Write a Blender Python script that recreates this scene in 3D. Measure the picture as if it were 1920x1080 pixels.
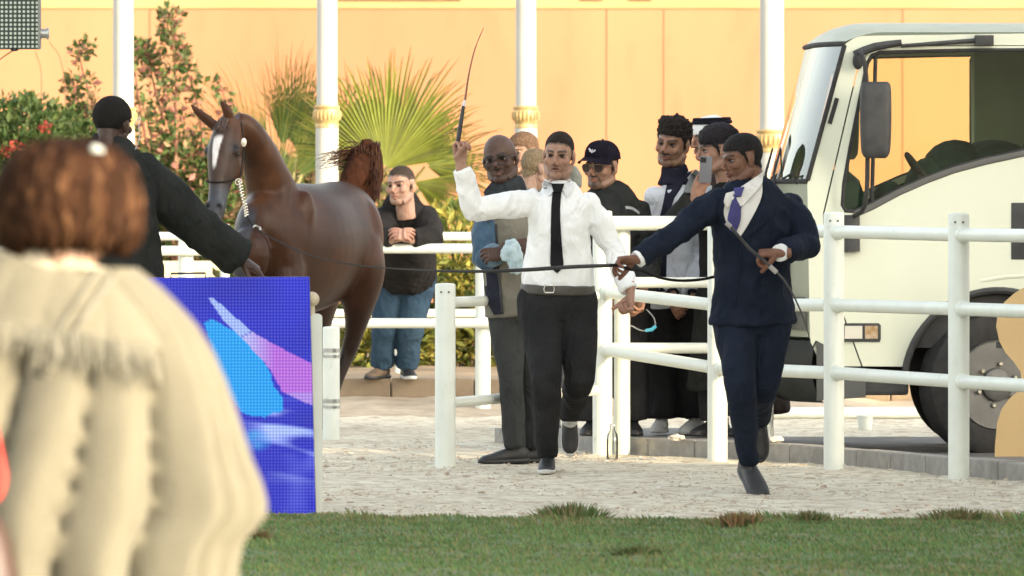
import bpy, bmesh, math, random
import numpy as np
from mathutils import Vector, Matrix, noise
from mathutils.geometry import tessellate_polygon

for o in list(bpy.data.objects):
    bpy.data.objects.remove(o)
SC = bpy.context.scene
COL = SC.collection
R = math.radians

# ------------------------------------------------------------------ camera
FPX, EYE, HOR = 16000.0, 1.5, 345.0        # focal length in photo pixels, eye height, horizon row
cam = bpy.data.cameras.new("camera")
cam.sensor_width = 36.0
cam.lens = FPX / 1920.0 * 36.0
cam.shift_y = (HOR - 540.0) / 1920.0
cam.clip_start = 0.5
cam.clip_end = 2000.0
cam.dof.use_dof = True
cam.dof.focus_distance = 45.0
cam.dof.aperture_fstop = 9.0
camo = bpy.data.objects.new("camera", cam)
COL.objects.link(camo)
camo.location = (0, 0, EYE)
camo.rotation_euler = (R(90), 0, 0)
SC.camera = camo

# ------------------------------------------------------------------ sky, sun, exposure
SUN_EL, SUN_H = R(17.0), Vector((0.75, -0.66, 0)).normalized()
world = bpy.data.worlds.new("World")
SC.world = world
world.use_nodes = True
nt = world.node_tree
bg = nt.nodes["Background"]
sky = nt.nodes.new("ShaderNodeTexSky")
sky.sky_type = 'NISHITA'
sky.sun_disc = False
sky.sun_elevation = SUN_EL
sky.sun_rotation = math.atan2(SUN_H.x, SUN_H.y)
sky.dust_density = 3.5
sky.ozone_density = 0.6
hs = nt.nodes.new("ShaderNodeHueSaturation")
hs.inputs["Saturation"].default_value = 0.42
tint = nt.nodes.new("ShaderNodeMix")
tint.data_type = 'RGBA'
tint.blend_type = 'MULTIPLY'
tint.inputs[0].default_value = 1.0
tint.inputs[7].default_value = (1.0, 0.985, 0.93, 1)
nt.links.new(sky.outputs[0], hs.inputs["Color"])
nt.links.new(hs.outputs[0], tint.inputs[6])
nt.links.new(tint.outputs[2], bg.inputs[0])
bg.inputs[1].default_value = 0.15

sl = bpy.data.lights.new("sun", 'SUN')
sl.energy = 1.25
sl.angle = R(0.8)
sl.color = (1.0, 0.76, 0.44)
so = bpy.data.objects.new("sun", sl)
COL.objects.link(so)
sdir = Vector((SUN_H.x * math.cos(SUN_EL), SUN_H.y * math.cos(SUN_EL), math.sin(SUN_EL)))
so.rotation_euler = sdir.to_track_quat('Z', 'Y').to_euler()
so.location = sdir * 60

vs = SC.view_settings
vs.view_transform = 'Standard'
vs.look = 'None'
vs.exposure = 2.2
vs.gamma = 1.0
vs.use_curve_mapping = False


def W(x, y, Y):
    """photo pixel at a real distance Y (m) -> point in the place"""
    s = FPX / Y
    return Vector(((x - 960.0) / s, Y, EYE - (y - HOR) / s))


# ------------------------------------------------------------------ materials
MATS = {}


def mat(name, c1, c2=None, scale=6.0, rough=0.7, metal=0.0, bump=0.0, bscale=60.0, spec=0.5,
        detail=4.0, attr=None, sheen=0.0, coat=0.0, stretch=None, trans=0.0, emit=0.0, sss=0.0, contrast=(0.35, 0.65), dirt=None, fold=None):
    if name in MATS:
        return MATS[name]
    m = bpy.data.materials.new(name)
    m.use_nodes = True
    t = m.node_tree
    N, L = t.nodes, t.links
    b = N["Principled BSDF"]
    b.inputs["Roughness"].default_value = rough
    b.inputs["Metallic"].default_value = metal
    b.inputs["Specular IOR Level"].default_value = spec
    b.inputs["Sheen Weight"].default_value = sheen
    b.inputs["Coat Weight"].default_value = coat
    b.inputs["Transmission Weight"].default_value = trans
    if sss:
        b.inputs["Subsurface Weight"].default_value = sss
        b.inputs["Subsurface Radius"].default_value = (0.012, 0.005, 0.003)
        b.inputs["Subsurface Scale"].default_value = 1.0
    tc = N.new("ShaderNodeTexCoord")
    src = tc.outputs["Object"]
    if stretch:
        mp = N.new("ShaderNodeMapping")
        mp.inputs["Scale"].default_value = stretch
        L.new(src, mp.inputs[0])
        src = mp.outputs[0]
    col = None
    if attr:
        a = N.new("ShaderNodeAttribute")
        a.attribute_name = attr
        col = a.outputs["Color"]
    if c2 is not None or attr:
        n = N.new("ShaderNodeTexNoise")
        n.inputs["Scale"].default_value = scale
        n.inputs["Detail"].default_value = detail
        L.new(src, n.inputs["Vector"])
        rmp = N.new("ShaderNodeMapRange")
        rmp.inputs["From Min"].default_value = contrast[0]
        rmp.inputs["From Max"].default_value = contrast[1]
        L.new(n.outputs["Fac"], rmp.inputs[0])
        mx = N.new("ShaderNodeMix")
        mx.data_type = 'RGBA'
        L.new(rmp.outputs[0], mx.inputs[0])
        if attr:
            mx.blend_type = 'MULTIPLY'
            L.new(col, mx.inputs[6])
            mx.inputs[7].default_value = (*(c2 or (0.8, 0.8, 0.8)), 1)
        else:
            mx.inputs[6].default_value = (*c1, 1)
            mx.inputs[7].default_value = (*c2, 1)
        col = mx.outputs[2]
    if dirt:
        dn = N.new("ShaderNodeTexNoise")
        dn.inputs["Scale"].default_value = dirt[1]
        dn.inputs["Detail"].default_value = 6
        dn.inputs["Roughness"].default_value = 0.7
        L.new(src, dn.inputs["Vector"])
        dr = N.new("ShaderNodeMapRange")
        dr.inputs["From Min"].default_value = dirt[2]
        dr.inputs["From Max"].default_value = dirt[2] + 0.12
        dr.inputs["To Max"].default_value = dirt[3]
        L.new(dn.outputs["Fac"], dr.inputs[0])
        dm = N.new("ShaderNodeMix")
        dm.data_type = 'RGBA'
        L.new(dr.outputs[0], dm.inputs[0])
        if col is not None:
            L.new(col, dm.inputs[6])
        else:
            dm.inputs[6].default_value = (*c1, 1)
        dm.inputs[7].default_value = (*dirt[0], 1)
        col = dm.outputs[2]
    if col is not None:
        L.new(col, b.inputs["Base Color"])
    else:
        b.inputs["Base Color"].default_value = (*c1, 1)
    if emit:
        if col is not None:
            L.new(col, b.inputs["Emission Color"])
        else:
            b.inputs["Emission Color"].default_value = (*c1, 1)
        b.inputs["Emission Strength"].default_value = emit
    if bump:
        bn = N.new("ShaderNodeTexNoise")
        bn.inputs["Scale"].default_value = bscale
        bn.inputs["Detail"].default_value = 5
        L.new(src, bn.inputs["Vector"])
        bp = N.new("ShaderNodeBump")
        bp.inputs["Strength"].default_value = bump
        bp.inputs["Distance"].default_value = 0.01
        L.new(bn.outputs["Fac"], bp.inputs["Height"])
        if fold:
            fn = N.new("ShaderNodeTexNoise")
            fn.inputs["Scale"].default_value = fold[1]
            fn.inputs["Detail"].default_value = 2.5
            fn.inputs["Distortion"].default_value = 1.6
            fm = N.new("ShaderNodeMapping")
            fm.inputs["Rotation"].default_value = (0.5, 0.6, 0)
            fm.inputs["Scale"].default_value = (1.0, 1.0, 0.55)
            L.new(src, fm.inputs[0])
            L.new(fm.outputs[0], fn.inputs["Vector"])
            fb = N.new("ShaderNodeBump")
            fb.inputs["Strength"].default_value = fold[0]
            fb.inputs["Distance"].default_value = 0.035
            L.new(fn.outputs["Fac"], fb.inputs["Height"])
            L.new(fb.outputs[0], bp.inputs["Normal"])
        L.new(bp.outputs[0], b.inputs["Normal"])
    MATS[name] = m
    return m


def glass_mat(name, tint_c, rough=0.02, alpha=0.25, ior=1.45):
    """thin pane: mostly clear, reflecting at grazing angles"""
    if name in MATS:
        return MATS[name]
    m = bpy.data.materials.new(name)
    m.use_nodes = True
    t = m.node_tree
    N, L = t.nodes, t.links
    N.remove(N["Principled BSDF"])
    out = N["Material Output"]
    tr = N.new("ShaderNodeBsdfTransparent")
    tr.inputs[0].default_value = (*tint_c, 1)
    gl = N.new("ShaderNodeBsdfGlossy")
    gl.inputs["Roughness"].default_value = rough
    fr = N.new("ShaderNodeFresnel")
    fr.inputs[0].default_value = ior
    ad = N.new("ShaderNodeMath")
    ad.operation = 'ADD'
    ad.inputs[1].default_value = alpha
    ad.use_clamp = True
    L.new(fr.outputs[0], ad.inputs[0])
    mx = N.new("ShaderNodeMixShader")
    L.new(ad.outputs[0], mx.inputs[0])
    L.new(tr.outputs[0], mx.inputs[1])
    L.new(gl.outputs[0], mx.inputs[2])
    L.new(mx.outputs[0], out.inputs[0])
    MATS[name] = m
    return m


def leaf_mat(name, var=(0.75, 0.75, 0.7)):
    if name in MATS:
        return MATS[name]
    m = mat(name, (1, 1, 1), var, scale=9, rough=0.55, attr="Col", spec=0.3)
    t = m.node_tree
    N, L = t.nodes, t.links
    b = N["Principled BSDF"]
    src = b.inputs["Base Color"].links[0].from_socket
    tl = N.new("ShaderNodeBsdfTranslucent")
    L.new(src, tl.inputs[0])
    mx = N.new("ShaderNodeMixShader")
    mx.inputs[0].default_value = 0.35
    L.new(b.outputs[0], mx.inputs[1])
    L.new(tl.outputs[0], mx.inputs[2])
    L.new(mx.outputs[0], N["Material Output"].inputs[0])
    return m


# ------------------------------------------------------------------ objects
def tag(o, label=None, cat=None, group=None, kind=None):
    if label: o["label"] = label
    if cat: o["category"] = cat
    if group: o["group"] = group
    if kind: o["kind"] = kind
    return o


def thing(name, label, cat, loc=(0, 0, 0), group=None):
    o = bpy.data.objects.new(name, None)
    o.empty_display_size = 0.1
    COL.objects.link(o)
    o.location = loc
    return tag(o, label, cat, group)


def put(name, me, m, parent=None, local=False):
    o = bpy.data.objects.new(name, me)
    COL.objects.link(o)
    if m is not None:
        for mm in (m if isinstance(m, (list, tuple)) else [m]):
            me.materials.append(mm)
    if parent is not None:
        o.parent = parent
        if not local:
            # mesh coordinates are in the place itself: undo the whole parent chain's location
            off = Vector((0, 0, 0))
            p = parent
            while p is not None and p.type == 'EMPTY':
                off += Vector(p.location)
                p = p.parent
            if parent.type == 'EMPTY':
                o.matrix_parent_inverse = Matrix.Translation(-off)
    return o


def smooth_mesh(me, angle=None):
    me.polygons.foreach_set("use_smooth", [True] * len(me.polygons))
    if angle is not None:
        try:
            me.set_sharp_from_angle(angle=R(angle))
        except Exception:
            pass
    me.update()


def from_bm(bm, name="m", smooth=False, angle=40):
    bmesh.ops.recalc_face_normals(bm, faces=bm.faces[:])
    me = bpy.data.meshes.new(name)
    bm.to_mesh(me)
    bm.free()
    if smooth:
        smooth_mesh(me, angle)
    return me


def pydata(name, v, f, smooth=False, angle=None):
    me = bpy.data.meshes.new(name)
    me.from_pydata([tuple(p) for p in v], [], [tuple(q) for q in f])
    me.update()
    if smooth:
        smooth_mesh(me, angle)
    return me


def set_col(me, cols, name="Col"):
    a = me.color_attributes.new(name, 'FLOAT_COLOR', 'POINT')
    c = np.ones((len(me.vertices), 4), dtype=np.float32)
    c[:, :3] = cols
    a.data.foreach_set("color", c.ravel())


def coords(me):
    a = np.empty(len(me.vertices) * 3, dtype=np.float32)
    me.vertices.foreach_get("co", a)
    return a.reshape(-1, 3).astype(np.float64)


def normals(me):
    a = np.empty(len(me.vertices) * 3, dtype=np.float32)
    me.vertex_normals.foreach_get("vector", a)
    return a.reshape(-1, 3).astype(np.float64)


def set_coords(me, co):
    me.vertices.foreach_set("co", np.ascontiguousarray(co, dtype=np.float32).ravel())
    me.update()


# ------------------------------------------------------------------ bmesh shapes
def catmull(P, k):
    """P: list of arrays (any length); k subdivisions each span"""
    P = [np.array(p, dtype=float) for p in P]
    if k <= 1 or len(P) < 3:
        if k <= 1:
            return P
        return [P[0] + (P[1] - P[0]) * i / k for i in range(k)] + [P[1]]
    out = []
    for i in range(len(P) - 1):
        p0 = P[i - 1] if i else 2 * P[0] - P[1]
        p1, p2 = P[i], P[i + 1]
        p3 = P[i + 2] if i + 2 < len(P) else 2 * P[-1] - P[-2]
        for j in range(k):
            t = j / k
            out.append(0.5 * ((2 * p1) + (-p0 + p2) * t + (2 * p0 - 5 * p1 + 4 * p2 - p3) * t * t + (-p0 + 3 * p1 - 3 * p2 + p3) * t ** 3))
    out.append(P[-1])
    return out


def tube(bm, pts, rad, seg=12, ref=None, k=1, cap=True, power=2.0):
    """loft an elliptical section along pts. rad: list of r or (a,b); a along ref, b across"""
    rl = [rad] * len(pts) if isinstance(rad, (int, float)) else rad
    rr = [tuple(r) if isinstance(r, (list, tuple)) else (r, r) for r in rl]
    D = [list(Vector(p)) + list(r) for p, r in zip(pts, rr)]
    D = catmull(D, k)
    P = [Vector(d[:3]) for d in D]
    n = len(P)
    rings = []
    prev_u = None
    for i in range(n):
        t = (P[min(i + 1, n - 1)] - P[max(i - 1, 0)])
        t = t.normalized() if t.length > 1e-9 else Vector((0, 0, 1))
        base = Vector(ref) if ref is not None else (prev_u if prev_u is not None else (Vector((1, 0, 0)) if abs(t.x) < 0.8 else Vector((0, 0, 1))))
        u = base - t * base.dot(t)
        if u.length < 1e-4:
            u = prev_u if prev_u is not None else t.orthogonal()
        u.normalize()
        prev_u = u
        v = t.cross(u)
        a, b = max(D[i][3], 1e-4), max(D[i][4], 1e-4)
        ring = []
        for j in range(seg):
            th = 2 * math.pi * j / seg
            c, s = math.cos(th), math.sin(th)
            if power != 2.0:
                c = math.copysign(abs(c) ** (2 / power), c)
                s = math.copysign(abs(s) ** (2 / power), s)
            ring.append(bm.verts.new(P[i] + u * (a * c) + v * (b * s)))
        rings.append(ring)
    for i in range(n - 1):
        for j in range(seg):
            bm.faces.new((rings[i][j], rings[i][(j + 1) % seg], rings[i + 1][(j + 1) % seg], rings[i + 1][j]))
    if cap:
        bm.faces.new(rings[0][::-1])
        bm.faces.new(rings[-1])
    return rings


def ell(bm, c, r, M=None, seg=16, rings=10):
    c = Vector(c)
    r = (r, r, r) if not isinstance(r, (list, tuple)) else r
    mt = Matrix.Translation(c)
    if M is not None:
        mt = mt @ (M.to_4x4() if isinstance(M, Matrix) and len(M) == 3 else M)
    mt = mt @ Matrix.Diagonal((r[0], r[1], r[2], 1))
    bmesh.ops.create_uvsphere(bm, u_segments=seg, v_segments=rings, radius=1.0, matrix=mt)


def box(bm, lo, hi, M=None, bev=0.0):
    lo, hi = Vector(lo), Vector(hi)
    mt = Matrix.Translation((lo + hi) / 2) @ Matrix.Diagonal(((hi - lo).x, (hi - lo).y, (hi - lo).z, 1))
    if M is not None:
        mt = M @ mt
    g = bmesh.ops.create_cube(bm, size=1.0, matrix=mt)
    if bev:
        es = list({e for v in g["verts"] for e in v.link_edges})
        bmesh.ops.bevel(bm, geom=es, offset=bev, segments=2, affect='EDGES', profile=0.6)
    return g


def plate(bm, outer, holes=(), t=0.02, place=None):
    """2D polygon with holes, extruded by t. place(x, y, d) -> 3D point"""
    place = place or (lambda x, y, d: Vector((x, d, y)))
    loops = [list(outer)] + [list(h) for h in holes]
    flat = [p for lp in loops for p in lp]
    tris = tessellate_polygon([[Vector((p[0], p[1], 0)) for p in lp] for lp in loops])
    front = [bm.verts.new(place(p[0], p[1], 0)) for p in flat]
    back = [bm.verts.new(place(p[0], p[1], t)) for p in flat]
    for a, b, c in tris:
        try:
            bm.faces.new((front[a], front[b], front[c]))
            bm.faces.new((back[c], back[b], back[a]))
        except ValueError:
            pass
    i0 = 0
    for lp in loops:
        n = len(lp)
        for j in range(n):
            a, b = i0 + j, i0 + (j + 1) % n
            bm.faces.new((front[a], front[b], back[b], back[a]))
        i0 += n


def lathe(bm, prof, c, seg=20, axis=None):
    """prof: list of (r, h) along axis (default z) from c"""
    c = Vector(c)
    q = Vector((0, 0, 1)).rotation_difference(Vector(axis)).to_matrix() if axis is not None else Matrix.Identity(3)
    rings = []
    for r, h in prof:
        rings.append([bm.verts.new(c + q @ Vector((max(r, 1e-4) * math.cos(2 * math.pi * j / seg), max(r, 1e-4) * math.sin(2 * math.pi * j / seg), h))) for j in range(seg)])
    for i in range(len(rings) - 1):
        for j in range(seg):
            bm.faces.new((rings[i][j], rings[i][(j + 1) % seg], rings[i + 1][(j + 1) % seg], rings[i + 1][j]))
    bm.faces.new(rings[0][::-1])
    bm.faces.new(rings[-1])


def shape(name, fn, m, parent=None, smooth=True, angle=40, local=False):
    bm = bmesh.new()
    fn(bm)
    return put(name, from_bm(bm, name, smooth, angle), m, parent, local)


def pipe(name, pts, r, m, parent=None, seg=12, k=1):
    return shape(name, lambda bm: tube(bm, pts, [r] * len(pts) if not isinstance(r, list) else r, seg, k=k), m, parent)


def remesh(fn, vox, smooth=2, factor=0.5):
    """fn(bm) adds overlapping closed shapes; they are fused into one skin"""
    bm = bmesh.new()
    fn(bm)
    me = bpy.data.meshes.new("raw")
    bm.to_mesh(me)
    bm.free()
    o = bpy.data.objects.new("raw", me)
    COL.objects.link(o)
    md = o.modifiers.new("r", 'REMESH')
    md.mode = 'VOXEL'
    md.voxel_size = vox
    if smooth:
        sm = o.modifiers.new("s", 'SMOOTH')
        sm.iterations = smooth
        sm.factor = factor
    dg = bpy.context.evaluated_depsgraph_get()
    m2 = bpy.data.meshes.new_from_object(o.evaluated_get(dg))
    bpy.data.objects.remove(o)
    bpy.data.meshes.remove(me)
    m2.materials.clear()
    smooth_mesh(m2)
    return m2


def wrinkle(me, amp=0.006, sc=(13, 13, 5), seed=0, fine=0.4):
    co, no = coords(me), normals(me)
    sc = np.array(sc)
    q = co * sc + seed * 7.31
    d = np.empty(len(co))
    for i, p in enumerate(q):
        a = noise.noise(p)
        b = noise.noise((p[0] * 2.1 + 5, p[1] * 2.1, p[2] * 2.1 - 3))
        d[i] = (1 - 2.2 * abs(a)) + fine * (1 - 2 * abs(b))
    set_coords(me, co + no * (d * amp)[:, None])


def blob(name, fn, vox, m, parent, smooth=2, wr=None, seed=0, factor=0.5):
    me = remesh(fn, vox, smooth, factor)
    if wr:
        wrinkle(me, wr[0], wr[1] if len(wr) > 1 else (13, 13, 5), seed)
    return put(name, me, m, parent)


def join_meshes(name, meshes):
    V, Fc, off = [], [], 0
    C = []
    hascol = any(m.color_attributes.get("Col") for m in meshes)
    for m in meshes:
        co = coords(m)
        V.append(co)
        for p in m.polygons:
            Fc.append([i + off for i in p.vertices])
        if hascol:
            a = m.color_attributes.get("Col")
            c = np.ones(len(co) * 4, dtype=np.float32)
            if a:
                a.data.foreach_get("color", c)
            C.append(c.reshape(-1, 4)[:, :3])
        off += len(co)
    me = bpy.data.meshes.new(name)
    me.from_pydata(np.concatenate(V).tolist(), [], Fc)
    smooth_mesh(me)
    if hascol:
        set_col(me, np.concatenate(C))
    return me
# ================================================================== THE SETTING
random.seed(4)
rng = np.random.default_rng(4)
M_soil = mat("soil", (0.50, 0.43, 0.33), (0.40, 0.34, 0.26), 2.0, 0.95, bump=0.5, bscale=8)
M_sand = mat("sand", (0.66, 0.62, 0.49), (0.53, 0.465, 0.35), 3.5, 0.95, bump=0.9, bscale=45, detail=8, dirt=((0.31, 0.235, 0.165), 10.0, 0.485, 0.75))
M_lawn = mat("lawn", (0.095, 0.155, 0.06), (0.16, 0.17, 0.075), 2.2, 0.95, bump=0.8, bscale=50, dirt=((0.16, 0.12, 0.06), 3.5, 0.62, 0.7))
M_white = mat("white_paint", (0.71, 0.74, 0.67), (0.66, 0.69, 0.62), 7, 0.42, bump=0.03, bscale=30, dirt=((0.38, 0.33, 0.25), 14.0, 0.62, 0.6))
M_conc = mat("concrete", (0.33, 0.315, 0.29), (0.25, 0.235, 0.215), 12, 0.9, bump=0.4, bscale=70, dirt=((0.44, 0.40, 0.33), 5.0, 0.55, 0.6))
M_steel = mat("galvanised", (0.45, 0.45, 0.44), (0.36, 0.36, 0.35), 20, 0.4, metal=0.8)
M_black = mat("black_plastic", (0.018, 0.018, 0.02), (0.03, 0.03, 0.032), 14, 0.45)
M_screw = mat("screw", (0.16, 0.14, 0.12), rough=0.5, metal=0.6)

# ground to the horizon
g = put("ground", pydata("ground", [(-400, -60, -0.03), (400, -60, -0.03), (400, 900, -0.03), (-400, 900, -0.03)], [(0, 1, 2, 3)]), M_soil)
tag(g, kind="structure")


def relief(x, y):
    z = 0.010 * noise.noise((x * 1.1, y * 0.9, 0.3)) + 0.010 * noise.noise((x * 4, y * 4, 1.7)) + 0.009 * noise.noise((x * 11, y * 9, 4.2))
    return z


def sheet(name, x0, x1, nx, y0, y1, ny, zf, m):
    V = [(x0 + (x1 - x0) * i / nx, y0 + (y1 - y0) * j / ny, 0) for j in range(ny + 1) for i in range(nx + 1)]
    V = [(x, y, zf(x, y)) for x, y, _ in V]
    Fc = [(j * (nx + 1) + i, j * (nx + 1) + i + 1, (j + 1) * (nx + 1) + i + 1, (j + 1) * (nx + 1) + i) for j in range(ny) for i in range(nx)]
    return put(name, pydata(name, V, Fc, True), m)


tag(sheet("sand_track", -7, 9, 230, 37.5, 57.0, 260, relief, M_sand), kind="structure")


def lawn_edge(x):
    return 37.98 + 0.16 * noise.noise((x * 1.7, 3.1, 0)) + 0.10 * noise.noise((x * 6, 1.1, 0)) - 0.12 * math.tanh(x)


def lawn_z(x, y):
    e = lawn_edge(x) - y
    b = 0.022 + 0.018 * noise.noise((x * 1.3, y * 1.3, 8)) + 0.014 * noise.noise((x * 5, y * 3, 2))
    return b * min(1.0, max(0.0, e / 0.25)) - (0.03 if e < 0 else 0.0)


tag(sheet("lawn", -5, 5, 200, 28.0, 39.0, 140, lawn_z, M_lawn), kind="structure")
lw = put("lawn", pydata("lawn_far", [(-60, -30, -0.018), (60, -30, -0.018), (60, 28.02, -0.018), (-60, 28.02, -0.018)], [(0, 1, 2, 3)]), M_lawn)
tag(lw, kind="structure")

# grass blades
nb = 70000
gx = rng.uniform(-2.45, 2.45, nb)
gy = 38.75 - (rng.uniform(0, 1, nb) ** 1.15) * 6.9
V, Fc, C = [], [], []
for i in range(nb):
    x, y = float(gx[i]), float(gy[i])
    e = lawn_edge(x) - y
    if e < -0.02 + 0.05 * random.random():
        continue
    cl = noise.noise((x * 2.3, y * 1.4, 5.0))
    cl2 = noise.noise((x * 0.9, y * 0.6, 9.0))
    h = (0.011 + 0.014 * random.random()) * (1.0 + 0.9 * max(0, cl))
    if e < 0.5 and noise.noise((x * 3.0, y * 2, 2.2)) > 0.25:
        h *= 1.8
    a = random.uniform(0, 6.283)
    lx, ly = math.cos(a) * h * 0.6, math.sin(a) * h * 0.6
    wx = random.uniform(0.0020, 0.0042)
    z = lawn_z(x, y) - 0.004
    k = len(V)
    V += [(x - wx, y, z), (x + wx, y, z), (x + lx * 0.4 + wx * 0.8, y + ly * 0.4, z + h * 0.6), (x + lx, y + ly, z + h)]
    Fc += [(k, k + 1, k + 2), (k, k + 2, k + 3)]
    dry = random.random() < (0.13 + 0.30 * max(0, cl2) + (0.55 if e < 1.1 else 0) * max(0, 0.4 + cl))
    if dry:
        c = np.array([0.33, 0.28, 0.13]) * random.uniform(0.5, 1.1)
    else:
        c = np.array([0.140, 0.235, 0.085]) * random.uniform(0.65, 1.35) * (1 + 0.25 * cl)
        if random.random() < 0.25:
            c = c * np.array([1.5, 1.1, 1.0])
    C += [c] * 4
me = pydata("grass", V, Fc)
set_col(me, np.array(C))
tag(put("grass", me, leaf_mat("grass_blade")), "short green lawn grass with dry brown patches in the foreground", "grass", kind="stuff")

# chips and grit lying on the sand
nb = 26000
V, Fc, C = [], [], []
for i in range(nb):
    y = 38.5 + (random.random() ** 1.2) * 11.5
    x = random.uniform(-2.6, 2.7)
    cl = noise.noise((x * 1.6, y * 0.8, 3.3))
    if random.random() > 0.45 + 1.1 * cl:
        continue
    r = random.uniform(0.003, 0.0085) if random.random() < 0.95 else random.uniform(0.009, 0.016)
    ln = r * random.uniform(0.8, 2.4)
    a = random.uniform(0, 6.283)
    ca, sa = math.cos(a), math.sin(a)
    z = relief(x, y) - 0.001
    h = r * random.uniform(0.5, 1.1)
    k = len(V)
    V += [(x + ca * ln, y + sa * ln, z), (x - sa * r, y + ca * r, z), (x - ca * ln, y - sa * ln, z), (x + sa * r, y - ca * r, z), (x + ca * ln * 0.3, y + sa * ln * 0.3, z + h), (x - ca * ln * 0.5, y - sa * ln * 0.5, z + h * 0.8)]
    Fc += [(k, k + 1, k + 4), (k + 1, k + 2, k + 5), (k + 1, k + 5, k + 4), (k + 2, k + 3, k + 5), (k + 3, k, k + 4), (k + 3, k + 4, k + 5)]
    t = random.random()
    c = np.array([0.55, 0.47, 0.36]) if t < 0.62 else (np.array([0.40, 0.31, 0.22]) if t < 0.82 else np.array([0.66, 0.62, 0.54]))
    C += [c * random.uniform(0.75, 1.15)] * 6
me = pydata("chips", V, Fc)
set_col(me, np.array(C))
tag(put("wood_chips", me, mat("chip", (1, 1, 1), (0.8, 0.8, 0.8), 40, 0.9, attr="Col")), "pale wood chips and grit scattered over the sand track", "wood chips", kind="stuff")

# clods of turf and small stones on the track and lawn edge
def tuft(name, x, y, Yd, hpx, wpx, label, cols, n=260, seed=1):
    c = W(x, y, Yd)
    s = FPX / Yd
    hh, ww = hpx / s, wpx / s
    rd = random.Random(seed)
    t = thing(name, label, "weed", (c.x, c.y, 0), "weed tufts along the lawn edge")
    V, Fc, C = [], [], []
    for i in range(int(n * 1.4)):
        px = rd.gauss(0, 0.27) * ww
        py = rd.gauss(0, 0.25) * ww
        h = hh * rd.uniform(0.4, 1.25) * math.exp(-(px / ww) ** 2 * 1.2)
        lx, ly = px * 0.35 + rd.gauss(0, 0.02), rd.gauss(0, 0.02)
        w = rd.uniform(0.002, 0.0045)
        x0, y0, z0 = c.x + px, c.y + py, lawn_z(c.x, c.y) - 0.006
        k = len(V)
        V += [(x0 - w, y0, z0), (x0 + w, y0, z0), (x0 + lx * 0.5 + w, y0 + ly, z0 + h * 0.6), (x0 + lx * 0.5 - w, y0 + ly, z0 + h * 0.6), (x0 + lx, y0 + 2 * ly, z0 + h)]
        Fc += [(k, k + 1, k + 2, k + 3), (k + 3, k + 2, k + 4)]
        cc = np.array(cols[rd.randrange(len(cols))]) * rd.uniform(0.6, 1.2)
        C += [cc] * 5
    me = pydata("tuft", V, Fc)
    set_col(me, np.array(C))
    tag(put("leaf_blades", me, leaf_mat("grass_blade"), t), kind="stuff")


GR, DR, RD = (0.125, 0.18, 0.06), (0.24, 0.20, 0.095), (0.32, 0.18, 0.085)
tuft("weed_tuft", 1072, 985, 37.9, 34, 105, "tall shaggy green weed tuft at the middle of the lawn edge", [GR, GR, DR], 420, 1)
tuft("weed_tuft", 1385, 1003, 36.6, 26, 80, "reddish brown torn turf clump below the suited man's shoe", [RD, DR, GR, RD], 300, 2)
tuft("weed_tuft", 1520, 990, 37.3, 28, 60, "dark green weed tuft right of the reddish clump", [GR, DR], 260, 3)
tuft("weed_tuft", 1795, 985, 37.7, 24, 100, "low wide dry tuft at the right end of the lawn edge", [DR, GR, DR], 300, 4)
tuft("weed_tuft", 475, 1030, 35.2, 26, 50, "brown clump of torn turf beside the cream shawl", [DR, RD, GR], 260, 5)
tuft("weed_tuft", 1192, 1050, 34.0, 18, 70, "flat dark grass clump low at the centre foreground", [GR, GR, DR], 220, 6)

# ------------------------------------------------------------------ boundary wall behind the planting
M_wall = mat("peach_plaster", (0.37, 0.182, 0.092), (0.315, 0.135, 0.068), 0.35, 0.9, bump=0.15, bscale=9, detail=5, stretch=(1, 1, 0.45), dirt=((0.27, 0.125, 0.062), 1.4, 0.54, 0.45))
M_cope = mat("pale_coping", (0.44, 0.25, 0.11), (0.40, 0.22, 0.095), 0.8, 0.85)
wl = thing("boundary_wall", "tall sunlit peach plaster boundary wall with pale coping behind the planting", "wall", (0, 85, 0))
shape("wall_panel", lambda bm: box(bm, (-14, 85, -0.05), (14, 85.3, 3.24)), M_wall, wl, False)
shape("coping", lambda bm: box(bm, (-14, 84.985, 3.243), (14, 85.36, 3.62), bev=0.015), M_cope, wl, False)
for xj in (-6.2, -3.6, -1.75, 0.95, 1.52, 3.9, 6.4):
    shape("joint", lambda bm: box(bm, (xj - 0.007, 84.992, 0.0), (xj + 0.007, 84.999, 3.24)), mat("joint_shade", (0.33, 0.155, 0.078), rough=0.9), wl, False)
for i, (xa, xb) in enumerate(((636, 864), (1088, 1130), (1180, 1222))):
    a, b = W(xa, 0, 84.9), W(xb, 0, 84.9)
    shape("drain_slot", lambda bm: box(bm, (a.x, 84.97, 3.325), (b.x, 84.984, 3.40)), mat("slot_dark", (0.10, 0.08, 0.04), rough=0.9), wl, False)

# ------------------------------------------------------------------ grandstand and tower shapes out of view, added to shade the track and truck
M_stand = mat("stand_render", (0.55, 0.50, 0.42), (0.48, 0.43, 0.36), 0.7, 0.9)
PP, DD = Vector((0.66, 0.75, 0)), Vector((0.75, -0.66, 0))     # across and towards the sun


def slab(name, p0, p1, d0, d1, z0, z1, parent):
    q = [PP * p0 + DD * d0, PP * p1 + DD * d0, PP * p1 + DD * d1, PP * p0 + DD * d1]
    V = [(v.x, v.y, z) for z in (z0, z1) for v in q]
    return put(name, pydata(name, V, [(3, 2, 1, 0), (4, 5, 6, 7), (0, 1, 5, 4), (1, 2, 6, 5), (2, 3, 7, 6), (3, 0, 4, 7)]), M_stand, parent)


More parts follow.
